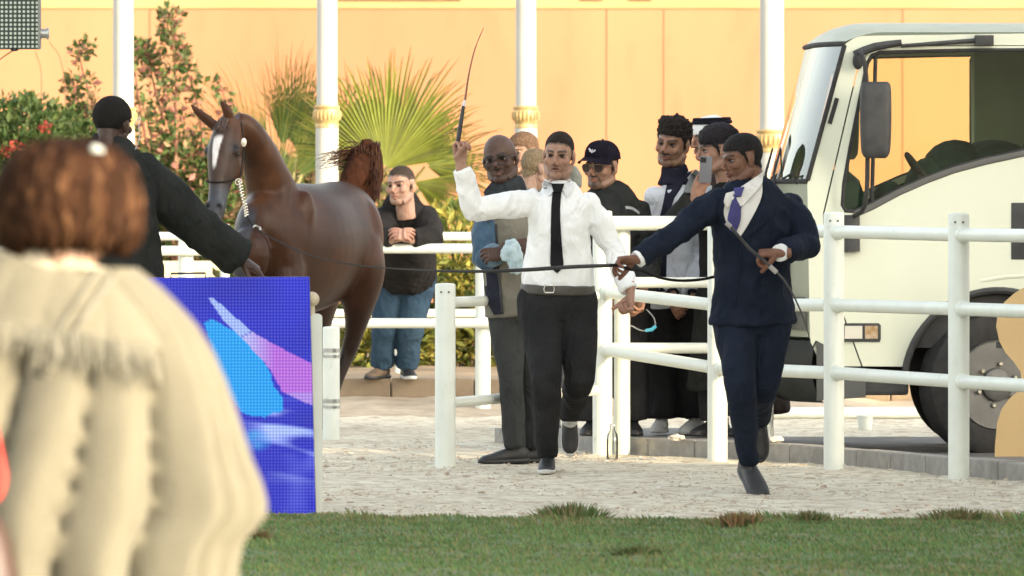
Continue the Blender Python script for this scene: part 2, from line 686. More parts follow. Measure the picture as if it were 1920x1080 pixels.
def prism(name, q, z0, z1, parent):
    V = [(x, y, z) for z in (z0, z1) for x, y in q]
    return put(name, pydata(name, V, [(3, 2, 1, 0), (4, 5, 6, 7), (0, 1, 5, 4), (1, 2, 6, 5), (2, 3, 7, 6), (3, 0, 4, 7)]), M_stand, parent)


st = thing("shade_stand", "plain rendered grandstand added outside the picture to the right to shade the track", "shade_stand", (7, 31, 0))  # unseen stand, added so its shadow covers the men and lawn
prism("back_wall", [(7.95, 21.5), (8.25, 21.5), (8.25, 39.3), (7.95, 39.56)], 0, 8.6, st)
prism("shade_stand_end", [(6.0, 41.05), (7.9, 39.35), (7.94, 39.57), (6.0, 41.3)], 0, 8.6, st)
prism("roof", [(5.8, 21.3), (8.4, 21.3), (8.4, 39.15), (5.8, 41.45)], 8.62, 8.9, st)
for i in range(5):
    prism("shade_stand_step", [(6.1 + 0.36 * i, 21.6), (6.1 + 0.36 * (i + 1) - 0.004, 21.6), (6.1 + 0.36 * (i + 1) - 0.004, 39.0), (6.1 + 0.36 * i, 39.2)], 0, 0.5 + 0.45 * i, st)
jt = thing("shade_tower", "plain rendered tower shape added outside the picture to the right to shade the truck", "shade block", tuple(PP * 38 + DD * -20))  # unseen block put in to shade the truck and horse
slab("shade_tower_wall", 36.0, 38.75, -21.0, -18.8, 0, 8.0, jt)
slab("shade_tower_roof", 35.95, 38.8, -21.2, -18.6, 8.01, 8.25, jt)

ab_ = thing("shade_booth", "plain rendered booth shape added outside the picture to the right to shade the far rail", "booth", tuple(PP * 42 + DD * -19))  # unseen block put in to shade the planter kerb and leaning man
slab("shade_booth_wall", 40.6, 43.6, -20.0, -18.0, 0, 8.0, ab_)
slab("shade_booth_roof", 40.5, 43.7, -20.2, -17.8, 8.01, 8.2, ab_)

# ------------------------------------------------------------------ kerbs
def kerb_run(name, label, pts, h, th, m, step, zb=-0.05):
    t = thing(name, label, "kerb", (pts[0][0], pts[0][1], 0))
    for (x0, y0), (x1, y1) in zip(pts[:-1], pts[1:]):
        d = Vector((x1 - x0, y1 - y0, 0))
        n = max(1, round(d.length / step))
        ang = math.atan2(d.y, d.x)
        ln = d.length / n
        for i in range(n):
            c = Vector((x0, y0, 0)) + d * ((i + 0.5) / n)
            M = Matrix.Translation((c.x, c.y, random.uniform(-0.003, 0.003))) @ Matrix.Rotation(ang + random.uniform(-0.006, 0.006), 4, 'Z')
            shape("kerb_block", lambda bm: box(bm, (-ln / 2 + 0.004, 0, zb), (ln / 2 - 0.004, th, h), M=M, bev=0.008), m, t, False)
    return t


kerb_run("concrete_kerb", "grey concrete block kerb behind the white paddock fence on the right", [(0.50, 47.58), (1.5, 46.1), (2.62, 42.75), (3.4, 40.4)], 0.095, 0.12, M_conc, 0.5)
pv = pydata("pavement", [(0.50, 47.72, 0.088), (1.42, 46.36, 0.088), (1.42, 49.4, 0.088), (-0.1, 49.4, 0.088), (0.50, 47.72, -0.04), (1.42, 46.36, -0.04), (1.42, 49.4, -0.04), (-0.1, 49.4, -0.04)],
            [(0, 1, 2, 3), (0, 4, 5, 1), (1, 5, 6, 2), (2, 6, 7, 3), (3, 7, 4, 0)])
tag(put("pavement", pv, M_conc), kind="structure")
yard = pydata("yard", [(1.55, 46.25, 0.022), (2.72, 42.85, 0.022), (3.5, 40.6, 0.022), (9, 40.6, 0.022), (9, 49.9, 0.022), (1.45, 49.9, 0.022)], [(0, 1, 2, 3, 4, 5)])
tag(put("yard_paving", yard, mat("yard_asphalt", (0.17, 0.16, 0.15), (0.13, 0.12, 0.11), 6, 0.95, bump=0.5, bscale=60, dirt=((0.34, 0.30, 0.25), 3.0, 0.5, 0.6))), kind="structure")

M_bkerb = mat("brown_kerb", (0.25, 0.19, 0.125), (0.20, 0.15, 0.10), 6, 0.9, bump=0.3, bscale=40)
kerb_run("planter_kerb", "brown stone kerb edging the raised planting bed", [(-5.2, 56.35), (3.6, 56.35)], 0.215, 0.16, M_bkerb, 0.55, -0.05)
bed = sheet("planting_bed", -9, 9, 90, 56.45, 84.9, 60, lambda x, y: 0.19 + 0.03 * noise.noise((x * 2, y * 2, 1)), mat("bed_soil", (0.26, 0.19, 0.12), (0.18, 0.13, 0.08), 3, 0.95, bump=0.6, bscale=20))
tag(bed, kind="structure")
# dirt bank at the foot of the planter kerb
bank = sheet("dirt_bank", -5.2, 5.2, 160, 54.6, 56.34, 16, lambda x, y: -0.012 + 0.15 * max(0, (y - 54.6) / 1.74) ** 1.3 * (0.75 + 0.5 * noise.noise((x * 1.8, 0, 3))) + 0.02 * noise.noise((x * 6, y * 5, 7)),
             mat("bank_soil", (0.46, 0.38, 0.28), (0.34, 0.27, 0.19), 5, 0.95, bump=0.9, bscale=25))
tag(bank, kind="structure")

# ------------------------------------------------------------------ white pipe fences
def post(t, x, y, zt, r=0.054, zb=-0.15, screws=True):
    def f(bm):
        lathe(bm, [(r, zb), (r, zt - 0.012), (r * 0.96, zt - 0.004), (r * 0.82, zt), (0.0, zt + 0.003)], (x, y, 0), 22)
    o = shape("post", f, M_white, t, True, 50)
    if screws:
        for dx in (-0.4, 0.35):
            shape("screw", lambda bm: lathe(bm, [(0.006, 0), (0.006, 0.004), (0.003, 0.006)], (x + dx * r, y - r * 0.93, zt - 0.045), 8, (0, -1, 0)), M_screw, o)
    return o


def rail(t, a, b, r=0.034, collar=True, name="rail"):
    a, b = Vector(a), Vector(b)
    o = pipe(name, [a, b], r, M_white, t, 16)
    if collar:
        d = (b - a).normalized()
        for p, sg in ((a, 1), (b, -1)):
            shape("collar", lambda bm: lathe(bm, [(r * 1.22, 0), (r * 1.25, 0.02), (r * 1.05, 0.034)], p + d * sg * 0.045, 16, d * sg), M_white, o)
    return o


fp = [(0.50, 47.2), (1.11, 46.1), (1.69, 44.8), (2.262, 43.2), (2.86, 41.4)]
f3 = thing("paddock_fence", "white pipe paddock fence with tall posts on the right in front of the truck", "fence", (1.69, 44.8, 0))
for x, y in fp:
    post(f3, x, y, 1.352)
zr = [[None, 0.905, 0.585], [None, 0.845, 0.505], [1.25, 0.865, 0.508], [1.243, 0.868, 0.50], [1.243, 0.868, 0.50]]
for i in range(4):
    for j in range(3):
        a, b = zr[i][j], zr[i + 1][j]
        if a is None or b is None:
            if j == 0 and i == 1:
                a = 1.262
            else:
                continue
        ro = rail(f3, (fp[i][0], fp[i][1], a), (fp[i + 1][0], fp[i + 1][1], b))
        for t_ in (0.075, 0.925):
            q3 = Vector((fp[i][0], fp[i][1], a)).lerp(Vector((fp[i + 1][0], fp[i + 1][1], b)), t_)
            shape("bolt", lambda bm: lathe(bm, [(0.008, 0), (0.008, 0.005), (0.004, 0.008)], q3 + Vector((0, -0.033, 0.004)), 8, (-0.25, -1, 0)), M_screw, ro)

f4 = thing("crowd_barrier", "white thick pipe barrier the spectators lean on beside the truck", "fence", (1.0, 47.22, 0))
for x in (0.61, 1.405):
    post(f4, x, 47.28, 1.30, 0.045, 0.0, False)
for z, r in ((1.283, 0.040), (0.955, 0.030), (0.592, 0.030)):
    rail(f4, (0.52, 47.21, z), (1.44, 47.21, z), r, False)

gt = thing("short_gate_fence", "short white gate post with two low rails beside the man in glasses", "fence", (-0.354, 45.3, 0))
post(gt, -0.354, 45.3, 0.972, 0.0545)
for z0, z1 in ((0.872, 0.88), (0.338, 0.36)):
    rail(gt, (-0.33, 45.33, z0), (0.46, 47.1, z1), 0.028, False)

f1 = thing("rear_rail_fence", "white two-rail fence in front of the planting with the man leaning on it", "fence", (-0.19, 55.6, 0))
post(f1, -0.19, 55.6, 1.20, 0.05, -0.05, False)
post(f1, -2.125, 55.6, 1.20, 0.05, -0.05, False)
post(f1, -3.9, 55.6, 1.20, 0.05, -0.05, False)
for xa, xb, z, nm in ((-0.86, 0.9, 1.08, "top_rail"), (-1.28, 0.9, 0.594, "rail"), (-4.6, -1.75, 1.065, "top_rail"), (-4.6, -1.75, 0.594, "rail")):
    rail(f1, (xa, 55.53, z), (xb, 55.53, z), 0.032, False, nm)
post(f1, 0.9, 55.6, 1.20, 0.05, -0.05, False)
f2 = thing("far_rail_fence", "thin white rail fence behind the leaning man in jeans", "fence", (-0.785, 59.4, 0.2))
for x in (-3.2, -2.0, -0.785, 0.5):
    post(f2, x, 59.4, 1.22, 0.032, 0.15, False)
for z in (1.135, 0.60):
    rail(f2, (-4.6, 59.36, z), (1.4, 59.36, z), 0.03, False)
pw = thing("low_planter_wall", "low pale plaster wall behind the white rails by the black-clad man", "wall", (-2.3, 63, 0.2))
shape("wall_body", lambda bm: box(bm, (-4.4, 63, 0.1), (-1.5, 63.25, 0.93), bev=0.01), mat("pale_plaster", (0.62, 0.55, 0.36), (0.55, 0.48, 0.30), 2, 0.9, bump=0.2, bscale=20), pw, False)

# low pipe, bucket beyond the truck
a, b = W(1440, 752, 57), W(1720, 752, 57)
tag(pipe("loose_pipe", [(a.x - 0.2, 54.4, 0.04), (b.x + 0.3, 54.4, 0.04)], 0.036, M_white, None, 14), "white pipe lying on the ground seen beneath the truck", "pipe")
bk = thing("white_bucket", "small white paint bucket on the ground seen beneath the truck", "bucket", (2.0, 52.0, 0))
bc = W(1622, 0, 52.0)
shape("bucket_body", lambda bm: lathe(bm, [(0.040, 0.0), (0.049, 0.085), (0.051, 0.086), (0.051, 0.092), (0.046, 0.092), (0.038, 0.01)], (bc.x, 52.0, 0.0), 20), M_white, bk)
shape("rim", lambda bm: lathe(bm, [(0.053, 0.082), (0.053, 0.089)], (bc.x, 52.0, 0.0), 20), M_white, bk)

# short post with clamp bands beside the screen, gate board and knob
hp = thing("hinge_post", "short white pipe post with two clamp bands right of the LED screen", "post", (-1.06, 50.0, 0))
hx = W(621, 0, 50).x
post(hp, hx, 50.0, 0.664, 0.05, -0.05, False)
for z in (0.515, 0.218):
    shape("clamp_band", lambda bm: lathe(bm, [(0.0535, 0), (0.0535, 0.022)], (hx, 50.0, z), 22), M_steel, hp)
    shape("clamp_band", lambda bm: lathe(bm, [(0.0535, 0), (0.0535, 0.016)], (hx, 50.0, z - 0.032), 22), M_steel, hp)
    shape("hinge_tab", lambda bm: box(bm, (hx - 0.10, 49.985, z - 0.012), (hx - 0.05, 50.015, z + 0.006), bev=0.003), M_steel, hp)
# ================================================================== SCREENS
def dot_screen_mat(name, pitch, emit, attr=True, base=(0.1, 0.11, 0.1), dark=(0.01, 0.01, 0.012), lit=1.0, soft=(0.25, 0.6)):
    m = bpy.data.materials.new(name)
    m.use_nodes = True
    N, L = m.node_tree.nodes, m.node_tree.links
    b = N["Principled BSDF"]
    b.inputs["Roughness"].default_value = 0.6
    b.inputs["Specular IOR Level"].default_value = 0.1
    tc = N.new("ShaderNodeTexCoord")
    sp = N.new("ShaderNodeSeparateXYZ")
    L.new(tc.outputs["Object"], sp.inputs[0])
    outs = []
    for ax in (0, 2):
        mu = N.new("ShaderNodeMath"); mu.operation = 'MULTIPLY'; mu.inputs[1].default_value = 2 * math.pi / pitch
        si = N.new("ShaderNodeMath"); si.operation = 'SINE'
        mr = N.new("ShaderNodeMapRange")
        mr.inputs["From Min"].default_value = -1.0
        mr.inputs["From Max"].default_value = 1.0
        L.new(sp.outputs[ax], mu.inputs[0]); L.new(mu.outputs[0], si.inputs[0]); L.new(si.outputs[0], mr.inputs[0])
        outs.append(mr.outputs[0])
    pr = N.new("ShaderNodeMath"); pr.operation = 'MULTIPLY'
    L.new(outs[0], pr.inputs[0]); L.new(outs[1], pr.inputs[1])
    mr = N.new("ShaderNodeMapRange")
    mr.inputs["From Min"].default_value = soft[0]
    mr.inputs["From Max"].default_value = soft[1]
    L.new(pr.outputs[0], mr.inputs[0])
    mx = N.new("ShaderNodeMix"); mx.data_type = 'RGBA'
    L.new(mr.outputs[0], mx.inputs[0])
    if attr:
        a = N.new("ShaderNodeAttribute"); a.attribute_name = "Col"
        dk = N.new("ShaderNodeMix"); dk.data_type = 'RGBA'; dk.blend_type = 'MULTIPLY'; dk.inputs[0].default_value = 1
        dk.inputs[7].default_value = (0.55, 0.55, 0.80, 1)
        L.new(a.outputs["Color"], dk.inputs[6])
        L.new(dk.outputs[2], mx.inputs[6])
        br = N.new("ShaderNodeMix"); br.data_type = 'RGBA'; br.inputs[0].default_value = 0.09
        L.new(a.outputs["Color"], br.inputs[6]); br.inputs[7].default_value = (0.9, 0.92, 1.0, 1)
        L.new(br.outputs[2], mx.inputs[7])
        L.new(mx.outputs[2], b.inputs["Emission Color"])
        b.inputs["Emission Strength"].default_value = emit
        b.inputs["Base Color"].default_value = (0.01, 0.01, 0.015, 1)
    else:
        mx.inputs[6].default_value = (*dark, 1)
        mx.inputs[7].default_value = (*base, 1)
        L.new(mx.outputs[2], b.inputs["Base Color"])
    return m


def inpoly(x, y, P):
    c = False
    n = len(P)
    for i in range(n):
        (x0, y0), (x1, y1) = P[i], P[i - 1]
        if (y0 > y) != (y1 > y) and x < (x1 - x0) * (y - y0) / (y1 - y0) + x0:
            c = not c
    return c


LY = 38.75
led = thing("led_screen", "lit blue LED floor screen with cyan and pink light beams beside the horse", "screen", (-1.4, LY, 0))
TLc, TRc, BLc, BRc = (212, 521), (580, 519), (212, 966), (592, 963)
BEAM = [(390, 558), (402, 560), (472, 622), (452, 632), (420, 602)]
PINK = [(472, 622), (522, 650), (600, 690), (600, 765), (565, 752), (530, 735), (505, 690), (452, 632)]
CYAN = [(383, 606), (398, 598), (440, 622), (478, 655), (505, 695), (512, 722), (530, 745), (524, 770), (495, 782), (455, 775), (430, 740), (405, 680)]
nx, ny = 110, 132
V, C = [], []
for j in range(ny + 1):
    for i in range(nx + 1):
        u, v = i / nx, j / ny
        x = (TLc[0] * (1 - u) + TRc[0] * u) * (1 - v) + (BLc[0] * (1 - u) + BRc[0] * u) * v
        y = (TLc[1] * (1 - u) + TRc[1] * u) * (1 - v) + (BLc[1] * (1 - u) + BRc[1] * u) * v
        V.append(W(x, y, LY))
        wob = 7 * noise.noise((x * 0.05, y * 0.05, 0))
        c = np.array([0.026, 0.036, 0.58])
        c = c * (1 + 0.25 * noise.noise((x * 0.012, y * 0.012, 3)))
        st_ = noise.noise((x * 0.010 + y * 0.004, y * 0.055 - x * 0.012, 1.4))
        if y > 745:
            g_ = min(1, (y - 745) / 30) * max(0, 1 - (y - 850) / 60 if y > 850 else 1) * min(1, max(0, (x - 440) / 60))
            c = c * (1 - max(0, st_) * g_) + np.array([0.55, 0.72, 0.95]) * max(0, min(1, st_ * 1.9)) * g_
        if y > 850 and x > 520:
            c = c + np.array([0.10, 0.12, 0.16]) * min(1, (x - 520) / 60) * (0.5 + noise.noise((x * 0.03, y * 0.03, 5)))
        if inpoly(x, y, CYAN) or inpoly(x + wob, y + wob, CYAN):
            c = np.array([0.0, 0.50, 0.95])
        if inpoly(x + wob * 0.3, y, PINK):
            k = min(1, max(0, (x - 455) / 60))
            c = np.array([0.66, 0.20, 0.78]) * k + np.array([0.62, 0.70, 0.98]) * (1 - k)
            if y > 735:
                c = c * 0.6 + np.array([0.5, 0.6, 0.95]) * 0.4
        if inpoly(x, y, BEAM):
            c = np.array([0.50, 0.68, 0.98])
        kc_ = max(0.0, 1 - ((x - 478) / 34) ** 2 - ((y - 826) / 24) ** 2) * (0.8 + noise.noise((x * 0.05, y * 0.05, 9)))
        c = c * (1 - 0.7 * min(1, kc_)) + np.array([0.03, 0.55, 0.95]) * 0.7 * min(1, kc_)
        C.append(np.clip(c, 0.01, 1))
Fc = [(j * (nx + 1) + i, j * (nx + 1) + i + 1, (j + 1) * (nx + 1) + i + 1, (j + 1) * (nx + 1) + i) for j in range(ny) for i in range(nx)]
me = pydata("display", V, Fc)
set_col(me, np.array(C))
put("display", me, dot_screen_mat("led_pixels", 0.0146, 0.24), led)
P = [W(*q, LY) for q in (TLc, TRc, BRc, BLc)]
shape("cabinet", lambda bm: plate(bm, [(p.x, p.z) for p in P], t=0.07, place=lambda x, z, d: Vector((x, LY + 0.004 + d, z))), M_black, led, False)
hl = [W(320, 526, LY + .03), W(321, 513, LY + .03), W(385, 512, LY + .03), W(385, 525, LY + .03)]
pipe("handle", hl, 0.005, M_black, led, 8)
ft = thing("screen_plinth", "thin wooden plank plinth under the LED screen", "plank", (-1.3, LY, 0))
pl0, pl1 = W(205, 0, LY), W(602, 0, LY)
M_ply = mat("raw_plywood", (0.42, 0.29, 0.16), (0.34, 0.23, 0.12), 5, 0.8, stretch=(1, 1, 9), bump=0.1, bscale=30)
shape("plank", lambda bm: box(bm, (pl0.x, LY - 0.03, 0.004), (pl1.x, LY + 0.19, P[2].z - 0.004), bev=0.003), M_ply, ft, False)
shape("plank", lambda bm: box(bm, (pl0.x - 0.03, LY - 0.075, 0.0), (pl1.x + 0.03, LY + 0.24, 0.0035)), M_ply, ft, False)

gb = thing("gate_board", "narrow white board post with rounded top and cream knob at the screen's right edge", "post", (-0.89, LY + .12, 0))
x0, x1 = W(582, 0, LY + .12).x, W(604, 0, LY + .12).x
ztop = W(0, 588, LY + .12).z
arc = [(x0 + (x1 - x0) * (0.5 - 0.5 * math.cos(math.pi * i / 8)), ztop - 0.018 + 0.018 * math.sin(math.pi * i / 8)) for i in range(9)]
shape("board", lambda bm: plate(bm, [(x1, 0.004), (x0, 0.004)] + arc, t=0.055, place=lambda x, z, d: Vector((x, LY + 0.10 + d, z))), M_white, gb, False)
kn = W(585, 561, LY + .125)
shape("knob", lambda bm: (ell(bm, kn, 0.034), lathe(bm, [(0.016, -0.09), (0.012, -0.02)], kn, 14)), mat("cream_knob", (0.58, 0.50, 0.36), (0.5, 0.42, 0.3), 9, 0.5), gb)

# unlit hanging screen, top left
HY_ = 42.0
hs_ = thing("hanging_screen", "unlit grey dotted LED wall panel hanging at the top left corner", "screen", tuple(W(-160, 0, HY_).xy) + (0,))
a, b = W(-330, -560, HY_), W(71, 90, HY_)
grey = dot_screen_mat("unlit_pixels", 0.0215, 0, False, base=(0.42, 0.48, 0.42), dark=(0.045, 0.055, 0.05), soft=(0.18, 0.5))
shape("display", lambda bm: box(bm, (a.x, HY_, b.z), (b.x, HY_ + 0.02, a.z)), grey, hs_, False)
shape("frame", lambda bm: (box(bm, (b.x + 0.001, HY_ - 0.004, b.z - 0.004), (b.x + 0.012, HY_ + 0.09, a.z)), box(bm, (a.x, HY_ + 0.022, b.z - 0.006), (b.x + 0.001, HY_ + 0.09, a.z + .01))), mat("frame_grey", (0.20, 0.21, 0.19), (0.16, 0.17, 0.15), 9, 0.5), hs_, False)
lk = W(81, 63, HY_ + .05)
shape("lock_bracket", lambda bm: (lathe(bm, [(0.024, -0.022), (0.024, 0.018), (0.030, 0.018), (0.030, 0.026), (0.02, 0.03)], lk, 16, (1, 0, 0)), box(bm, (lk.x - .03, lk.y - .02, lk.z - .035), (lk.x - .012, lk.y + .02, lk.z + .035), bev=.003)), M_steel, hs_)
fo = W(27, 93, HY_ + .02)
shape("cable_gland", lambda bm: lathe(bm, [(0.014, -0.008), (0.02, 0.0), (0.014, 0.012)], fo, 12), M_black, hs_)
pipe("cable", [fo, W(10, 104, HY_ + .02), W(-14, 122, HY_ + .02)], 0.0035, mat("orange_cable", (0.35, 0.16, 0.07), rough=0.6), hs_, 6, 3)
for dx in (-60, -280):
    p = W(dx, 0, HY_ + .14)
    pipe("support_pole", [(p.x, HY_ + .14, 0), (p.x, HY_ + .14, a.z)], 0.035, M_steel, hs_, 14)
# ================================================================== TRUCK
TS = FPX / 46.8


def U(x): return (x - 1480.0) / TS
def Z(y): return EYE - (y - HOR) / TS


M_cab = mat("truck_white", (0.64, 0.67, 0.55), (0.61, 0.64, 0.52), 1.5, 0.35, coat=0.15, dirt=((0.50, 0.46, 0.36), 2.2, 0.64, 0.35))
M_rub = mat("rubber", (0.020, 0.020, 0.021), (0.035, 0.034, 0.032), 20, 0.85, bump=0.2, bscale=50)
M_trim = mat("dark_trim", (0.028, 0.029, 0.03), (0.045, 0.046, 0.045), 12, 0.6)
M_int = mat("teal_interior", (0.012, 0.030, 0.025), (0.02, 0.042, 0.036), 6, 0.8)
M_rim = mat("wheel_steel", (0.16, 0.16, 0.155), (0.12, 0.12, 0.115), 8, 0.55, metal=0.5)
G_side = glass_mat("side_glass", (0.93, 0.96, 0.88), alpha=0.005, ior=1.14)
G_front = glass_mat("wind_glass", (0.36, 0.44, 0.38), alpha=0.12)
truck = thing("light_truck", "white cab-over light truck parked behind the white fence on the right", "truck", (1.52, 46.8, 0.022))
truck.rotation_euler = (0, 0, R(2.0))
TW = 1.90
Zg = -0.022


def tl(x, z, d): return Vector((x, d, z + Zg))


def tshape(name, fn, m, parent=truck, smooth=True, angle=35):
    return shape(name, fn, m, parent, smooth, angle, local=True)


def arcp(cx, cz, r, a0, a1, n=14):
    return [(cx + r * math.cos(R(a0 + (a1 - a0) * i / n)), cz + r * math.sin(R(a0 + (a1 - a0) * i / n))) for i in range(n + 1)]


WX, WZ = U(1873), Z(722)
def uA(z):           # front edge line of the cab side against height
    return float(np.interp(z, [0.45, 0.64, 1.5, 2.27, 2.33], [0.20, 0.115, 0.10, 0.31, 0.36]))


def uD(z):           # door shut line
    return float(np.interp(z, [0.5, 1.05, 1.34, 2.13, 2.24], [0.40, 0.20, 0.19, 0.375, 0.45]))


zs_ = [0.50, 0.64, 0.9, 1.2, 1.5, 1.8, 2.1, 2.27]
corner = [(uA(z), z) for z in zs_] + [(0.375, 2.312), (1.80, 2.335), (1.80, 2.262), (0.52, 2.262), (0.44, 2.235)] + [(uD(z) - 0.004, z) for z in (2.13, 1.8, 1.5, 1.34, 1.05, 0.8, 0.62, 0.5)]
arch = arcp(WX, WZ, 0.53, 169, 60, 18)
win = [(0.43, 2.165), (0.455, 2.205), (0.50, 2.222), (1.0, 2.235), (1.52, 2.237), (1.55, 2.21), (1.55, 1.78), (1.52, 1.735), (1.08, 1.640), (0.90, 1.592), (0.76, 1.540), (0.60, 1.470), (0.46, 1.395), (0.36, 1.350), (0.31, 1.352), (0.292, 1.385), (0.30, 1.50), (0.335, 1.70), (0.385, 1.95)]
door = [(uD(z) + 0.004, z) for z in (0.5, 0.62, 0.8, 1.05, 1.34, 1.5, 1.8, 2.13)] + [(0.445, 2.232), (0.53, 2.256), (1.72, 2.258), (1.72, 0.86)] + arch[::-1]
for side in (0, 1):
    if side == 0:
        pl = lambda x, y, d: tl(x, y, d)
    else:
        pl = lambda x, y, d: tl(x, y, TW - d)
    tshape("cab_side", lambda bm: plate(bm, corner, t=0.03, place=pl), M_cab, truck, False)
    w2 = win if side == 0 else [(min(x, 1.17), z) if x > 1.2 else (x, z) for x, z in win]
    dr = tshape("door", lambda bm: plate(bm, door, [w2[::-1]], t=0.026, place=lambda x, y, d: pl(x, y, d - 0.006)), M_cab, truck, False)
    tshape("window_glass", lambda bm: plate(bm, w2, t=0.004, place=lambda x, y, d: pl(x, y, d + 0.012)), G_side, dr, False)
    # rubber seal round the window
    ring = w2 + [w2[0]]
    tshape("window_seal", lambda bm: tube(bm, [pl(x, z, -0.004) for x, z in ring], [0.011] * len(ring), 8), M_rub, dr)
    low = [(1.55, 1.755), (1.52, 1.72), (1.08, 1.625), (0.90, 1.577), (0.76, 1.525), (0.60, 1.455), (0.46, 1.38), (0.36, 1.336)]
    tshape("sill_strip", lambda bm: tube(bm, [pl(x, z, -0.008) for x, z in low], [(0.010, 0.020)] * len(low), 8, ref=(0, 1, 0)), mat("sill_grey", (0.10, 0.10, 0.095), rough=0.6), dr)
    # quarter pillar between vent pane and drop pane
    tshape("pane_divider", lambda bm: tube(bm, [pl(0.475, 2.215, 0.0), pl(0.455, 1.40, 0.0)], [0.011, 0.011], 8), M_rub, dr)
    hb = tshape("handle_recess", lambda bm: box(bm, tl(U(1897), Z(487), -0.012) if side == 0 else tl(U(1897), Z(487), TW - 0.01), tl(U(1990), Z(380), 0.012) if side == 0 else tl(U(1990), Z(380), TW + 0.012), bev=0.008), M_trim, dr)
    tshape("crease", lambda bm: tube(bm, [pl(1.05, Z(527), -0.004), pl(1.2, Z(519), -0.008), pl(1.70, Z(511), -0.008)], [(0.004, 0.012)] * 3, 8, ref=(0, 1, 0)), M_cab, dr)
    tshape("arch_flare", lambda bm: tube(bm, [pl(x, z, -0.006) for x, z in arcp(WX, WZ, 0.518, 172, 50, 20)], [(0.030, 0.020)] * 21, 8, ref=(0, 1, 0)), M_trim, truck)
    tshape("rear_corner", lambda bm: plate(bm, [(1.728, 0.5), (1.80, 0.5), (1.80, 2.257), (1.728, 2.257)], t=0.03, place=pl), M_cab, truck, False)
    # side indicator lamp
    lm = tshape("indicator_housing", lambda bm: plate(bm, [(U(1579), Z(641)), (U(1650), Z(641)), (U(1652), Z(636)), (U(1652), Z(610)), (U(1648), Z(606)), (U(1579), Z(606))], t=0.03, place=lambda x, y, d: pl(x, y, d - 0.014)), M_trim, truck, False)
    tshape("clear_lens", lambda bm: plate(bm, [(U(1584), Z(635)), (U(1617), Z(635)), (U(1617), Z(611)), (U(1584), Z(611))], t=0.02, place=lambda x, y, d: pl(x, y, d - 0.020)), mat("lens_clear", (0.62, 0.60, 0.52), rough=0.15), lm, False)
    tshape("amber_lens", lambda bm: plate(bm, [(U(1622), Z(635)), (U(1646), Z(635)), (U(1646), Z(611)), (U(1622), Z(611))], t=0.02, place=lambda x, y, d: pl(x, y, d - 0.020)), mat("lens_amber", (0.50, 0.40, 0.28), (0.35, 0.22, 0.10), 30, rough=0.15), lm, False)
    # grab vent on the pillar
    tshape("pillar_vent", lambda bm: tube(bm, [pl(U(1570), Z(184), -0.004), pl(U(1556), Z(232), -0.004)], [0.012, 0.012], 8), M_rub, truck)
    # mirror and its stay
    mr = tshape("mirror", lambda bm: tube(bm, [pl(U(1637), Z(y), -0.21) for y in (154, 162, 190, 230, 265, 288, 297)], [(0.066, 0.03), (0.082, 0.05), (0.086, 0.055), (0.086, 0.055), (0.083, 0.053), (0.076, 0.046), (0.055, 0.03)], 20, ref=(1, 0, 0), k=2, power=4), M_trim, truck)
    tshape("mirror_stay", lambda bm: (tube(bm, [pl(U(1612), Z(96), -0.03), pl(U(1612), Z(104), -0.18), pl(U(1620), Z(150), -0.2), pl(U(1622), Z(300), -0.2), pl(U(1618), Z(385), -0.17), pl(U(1597), Z(408), -0.03)], [0.013] * 6, 8, k=3),
                                      ell(bm, pl(U(1608), Z(115), -0.05), (0.030, 0.04, 0.045))), M_rub, mr)
    tshape("mirror_arm", lambda bm: (tube(bm, [pl(U(1602), Z(103), -0.03), pl(U(1640), Z(88), -0.03), pl(U(1690), Z(80), -0.03)], [(0.03, 0.024), (0.03, 0.024), (0.028, 0.018)], 10, ref=(0, 1, 0), k=2),
                                     tube(bm, [pl(U(1690), Z(86), -0.03), pl(U(1830), Z(76), -0.03), pl(U(1862), Z(73), -0.03)], [(0.02, 0.010), (0.02, 0.014), (0.02, 0.016)], 10, ref=(0, 1, 0))), M_trim, mr)
    tshape("grab_cap", lambda bm: box(bm, pl(U(1828), Z(86), -0.058), pl(U(1863), Z(66), -0.01), bev=0.004) if side == 0 else box(bm, tl(U(1828), Z(86), TW + .01), tl(U(1863), Z(66), TW + .058), bev=0.004), M_trim, mr)
    tshape("stay_mount", lambda bm: (tube(bm, [pl(U(1595), Z(403), -0.03), pl(U(1597), Z(472), -0.03)], [(0.05, 0.03), (0.045, 0.03)], 12, ref=(1, 0, 0), power=4)), M_trim, mr)

# roof
def roofgrid(bm):
    nu, nv = 26, 24
    us = [0.30 + 1.50 * (i / nu) for i in range(nu + 1)]
    rows = []
    for u in us:
        row = []
        for j in range(nv + 1):
            q = j / nv
            e = abs(2 * q - 1)
            fr = max(0.0, 1 - (u - 0.30) / 0.22)
            z = 2.333 + 0.062 * (1 - e ** 5) * (1 - fr ** 2.2) - 0.055 * fr ** 2
            uu = u - 0.13 * (1 - e ** 3.5) * max(0.0, 1 - (u - 0.30) / 0.5)
            row.append(bm.verts.new(tl(uu, z, -0.006 + (TW + 0.012) * q)))
        rows.append(row)
    for i in range(nu):
        for j in range(nv):
            bm.faces.new((rows[i][j], rows[i + 1][j], rows[i + 1][j + 1], rows[i][j + 1]))
    g = bmesh.ops.solidify(bm, geom=bm.faces[:], thickness=0.03)


tshape("roof", roofgrid, M_cab, truck, True, 50)


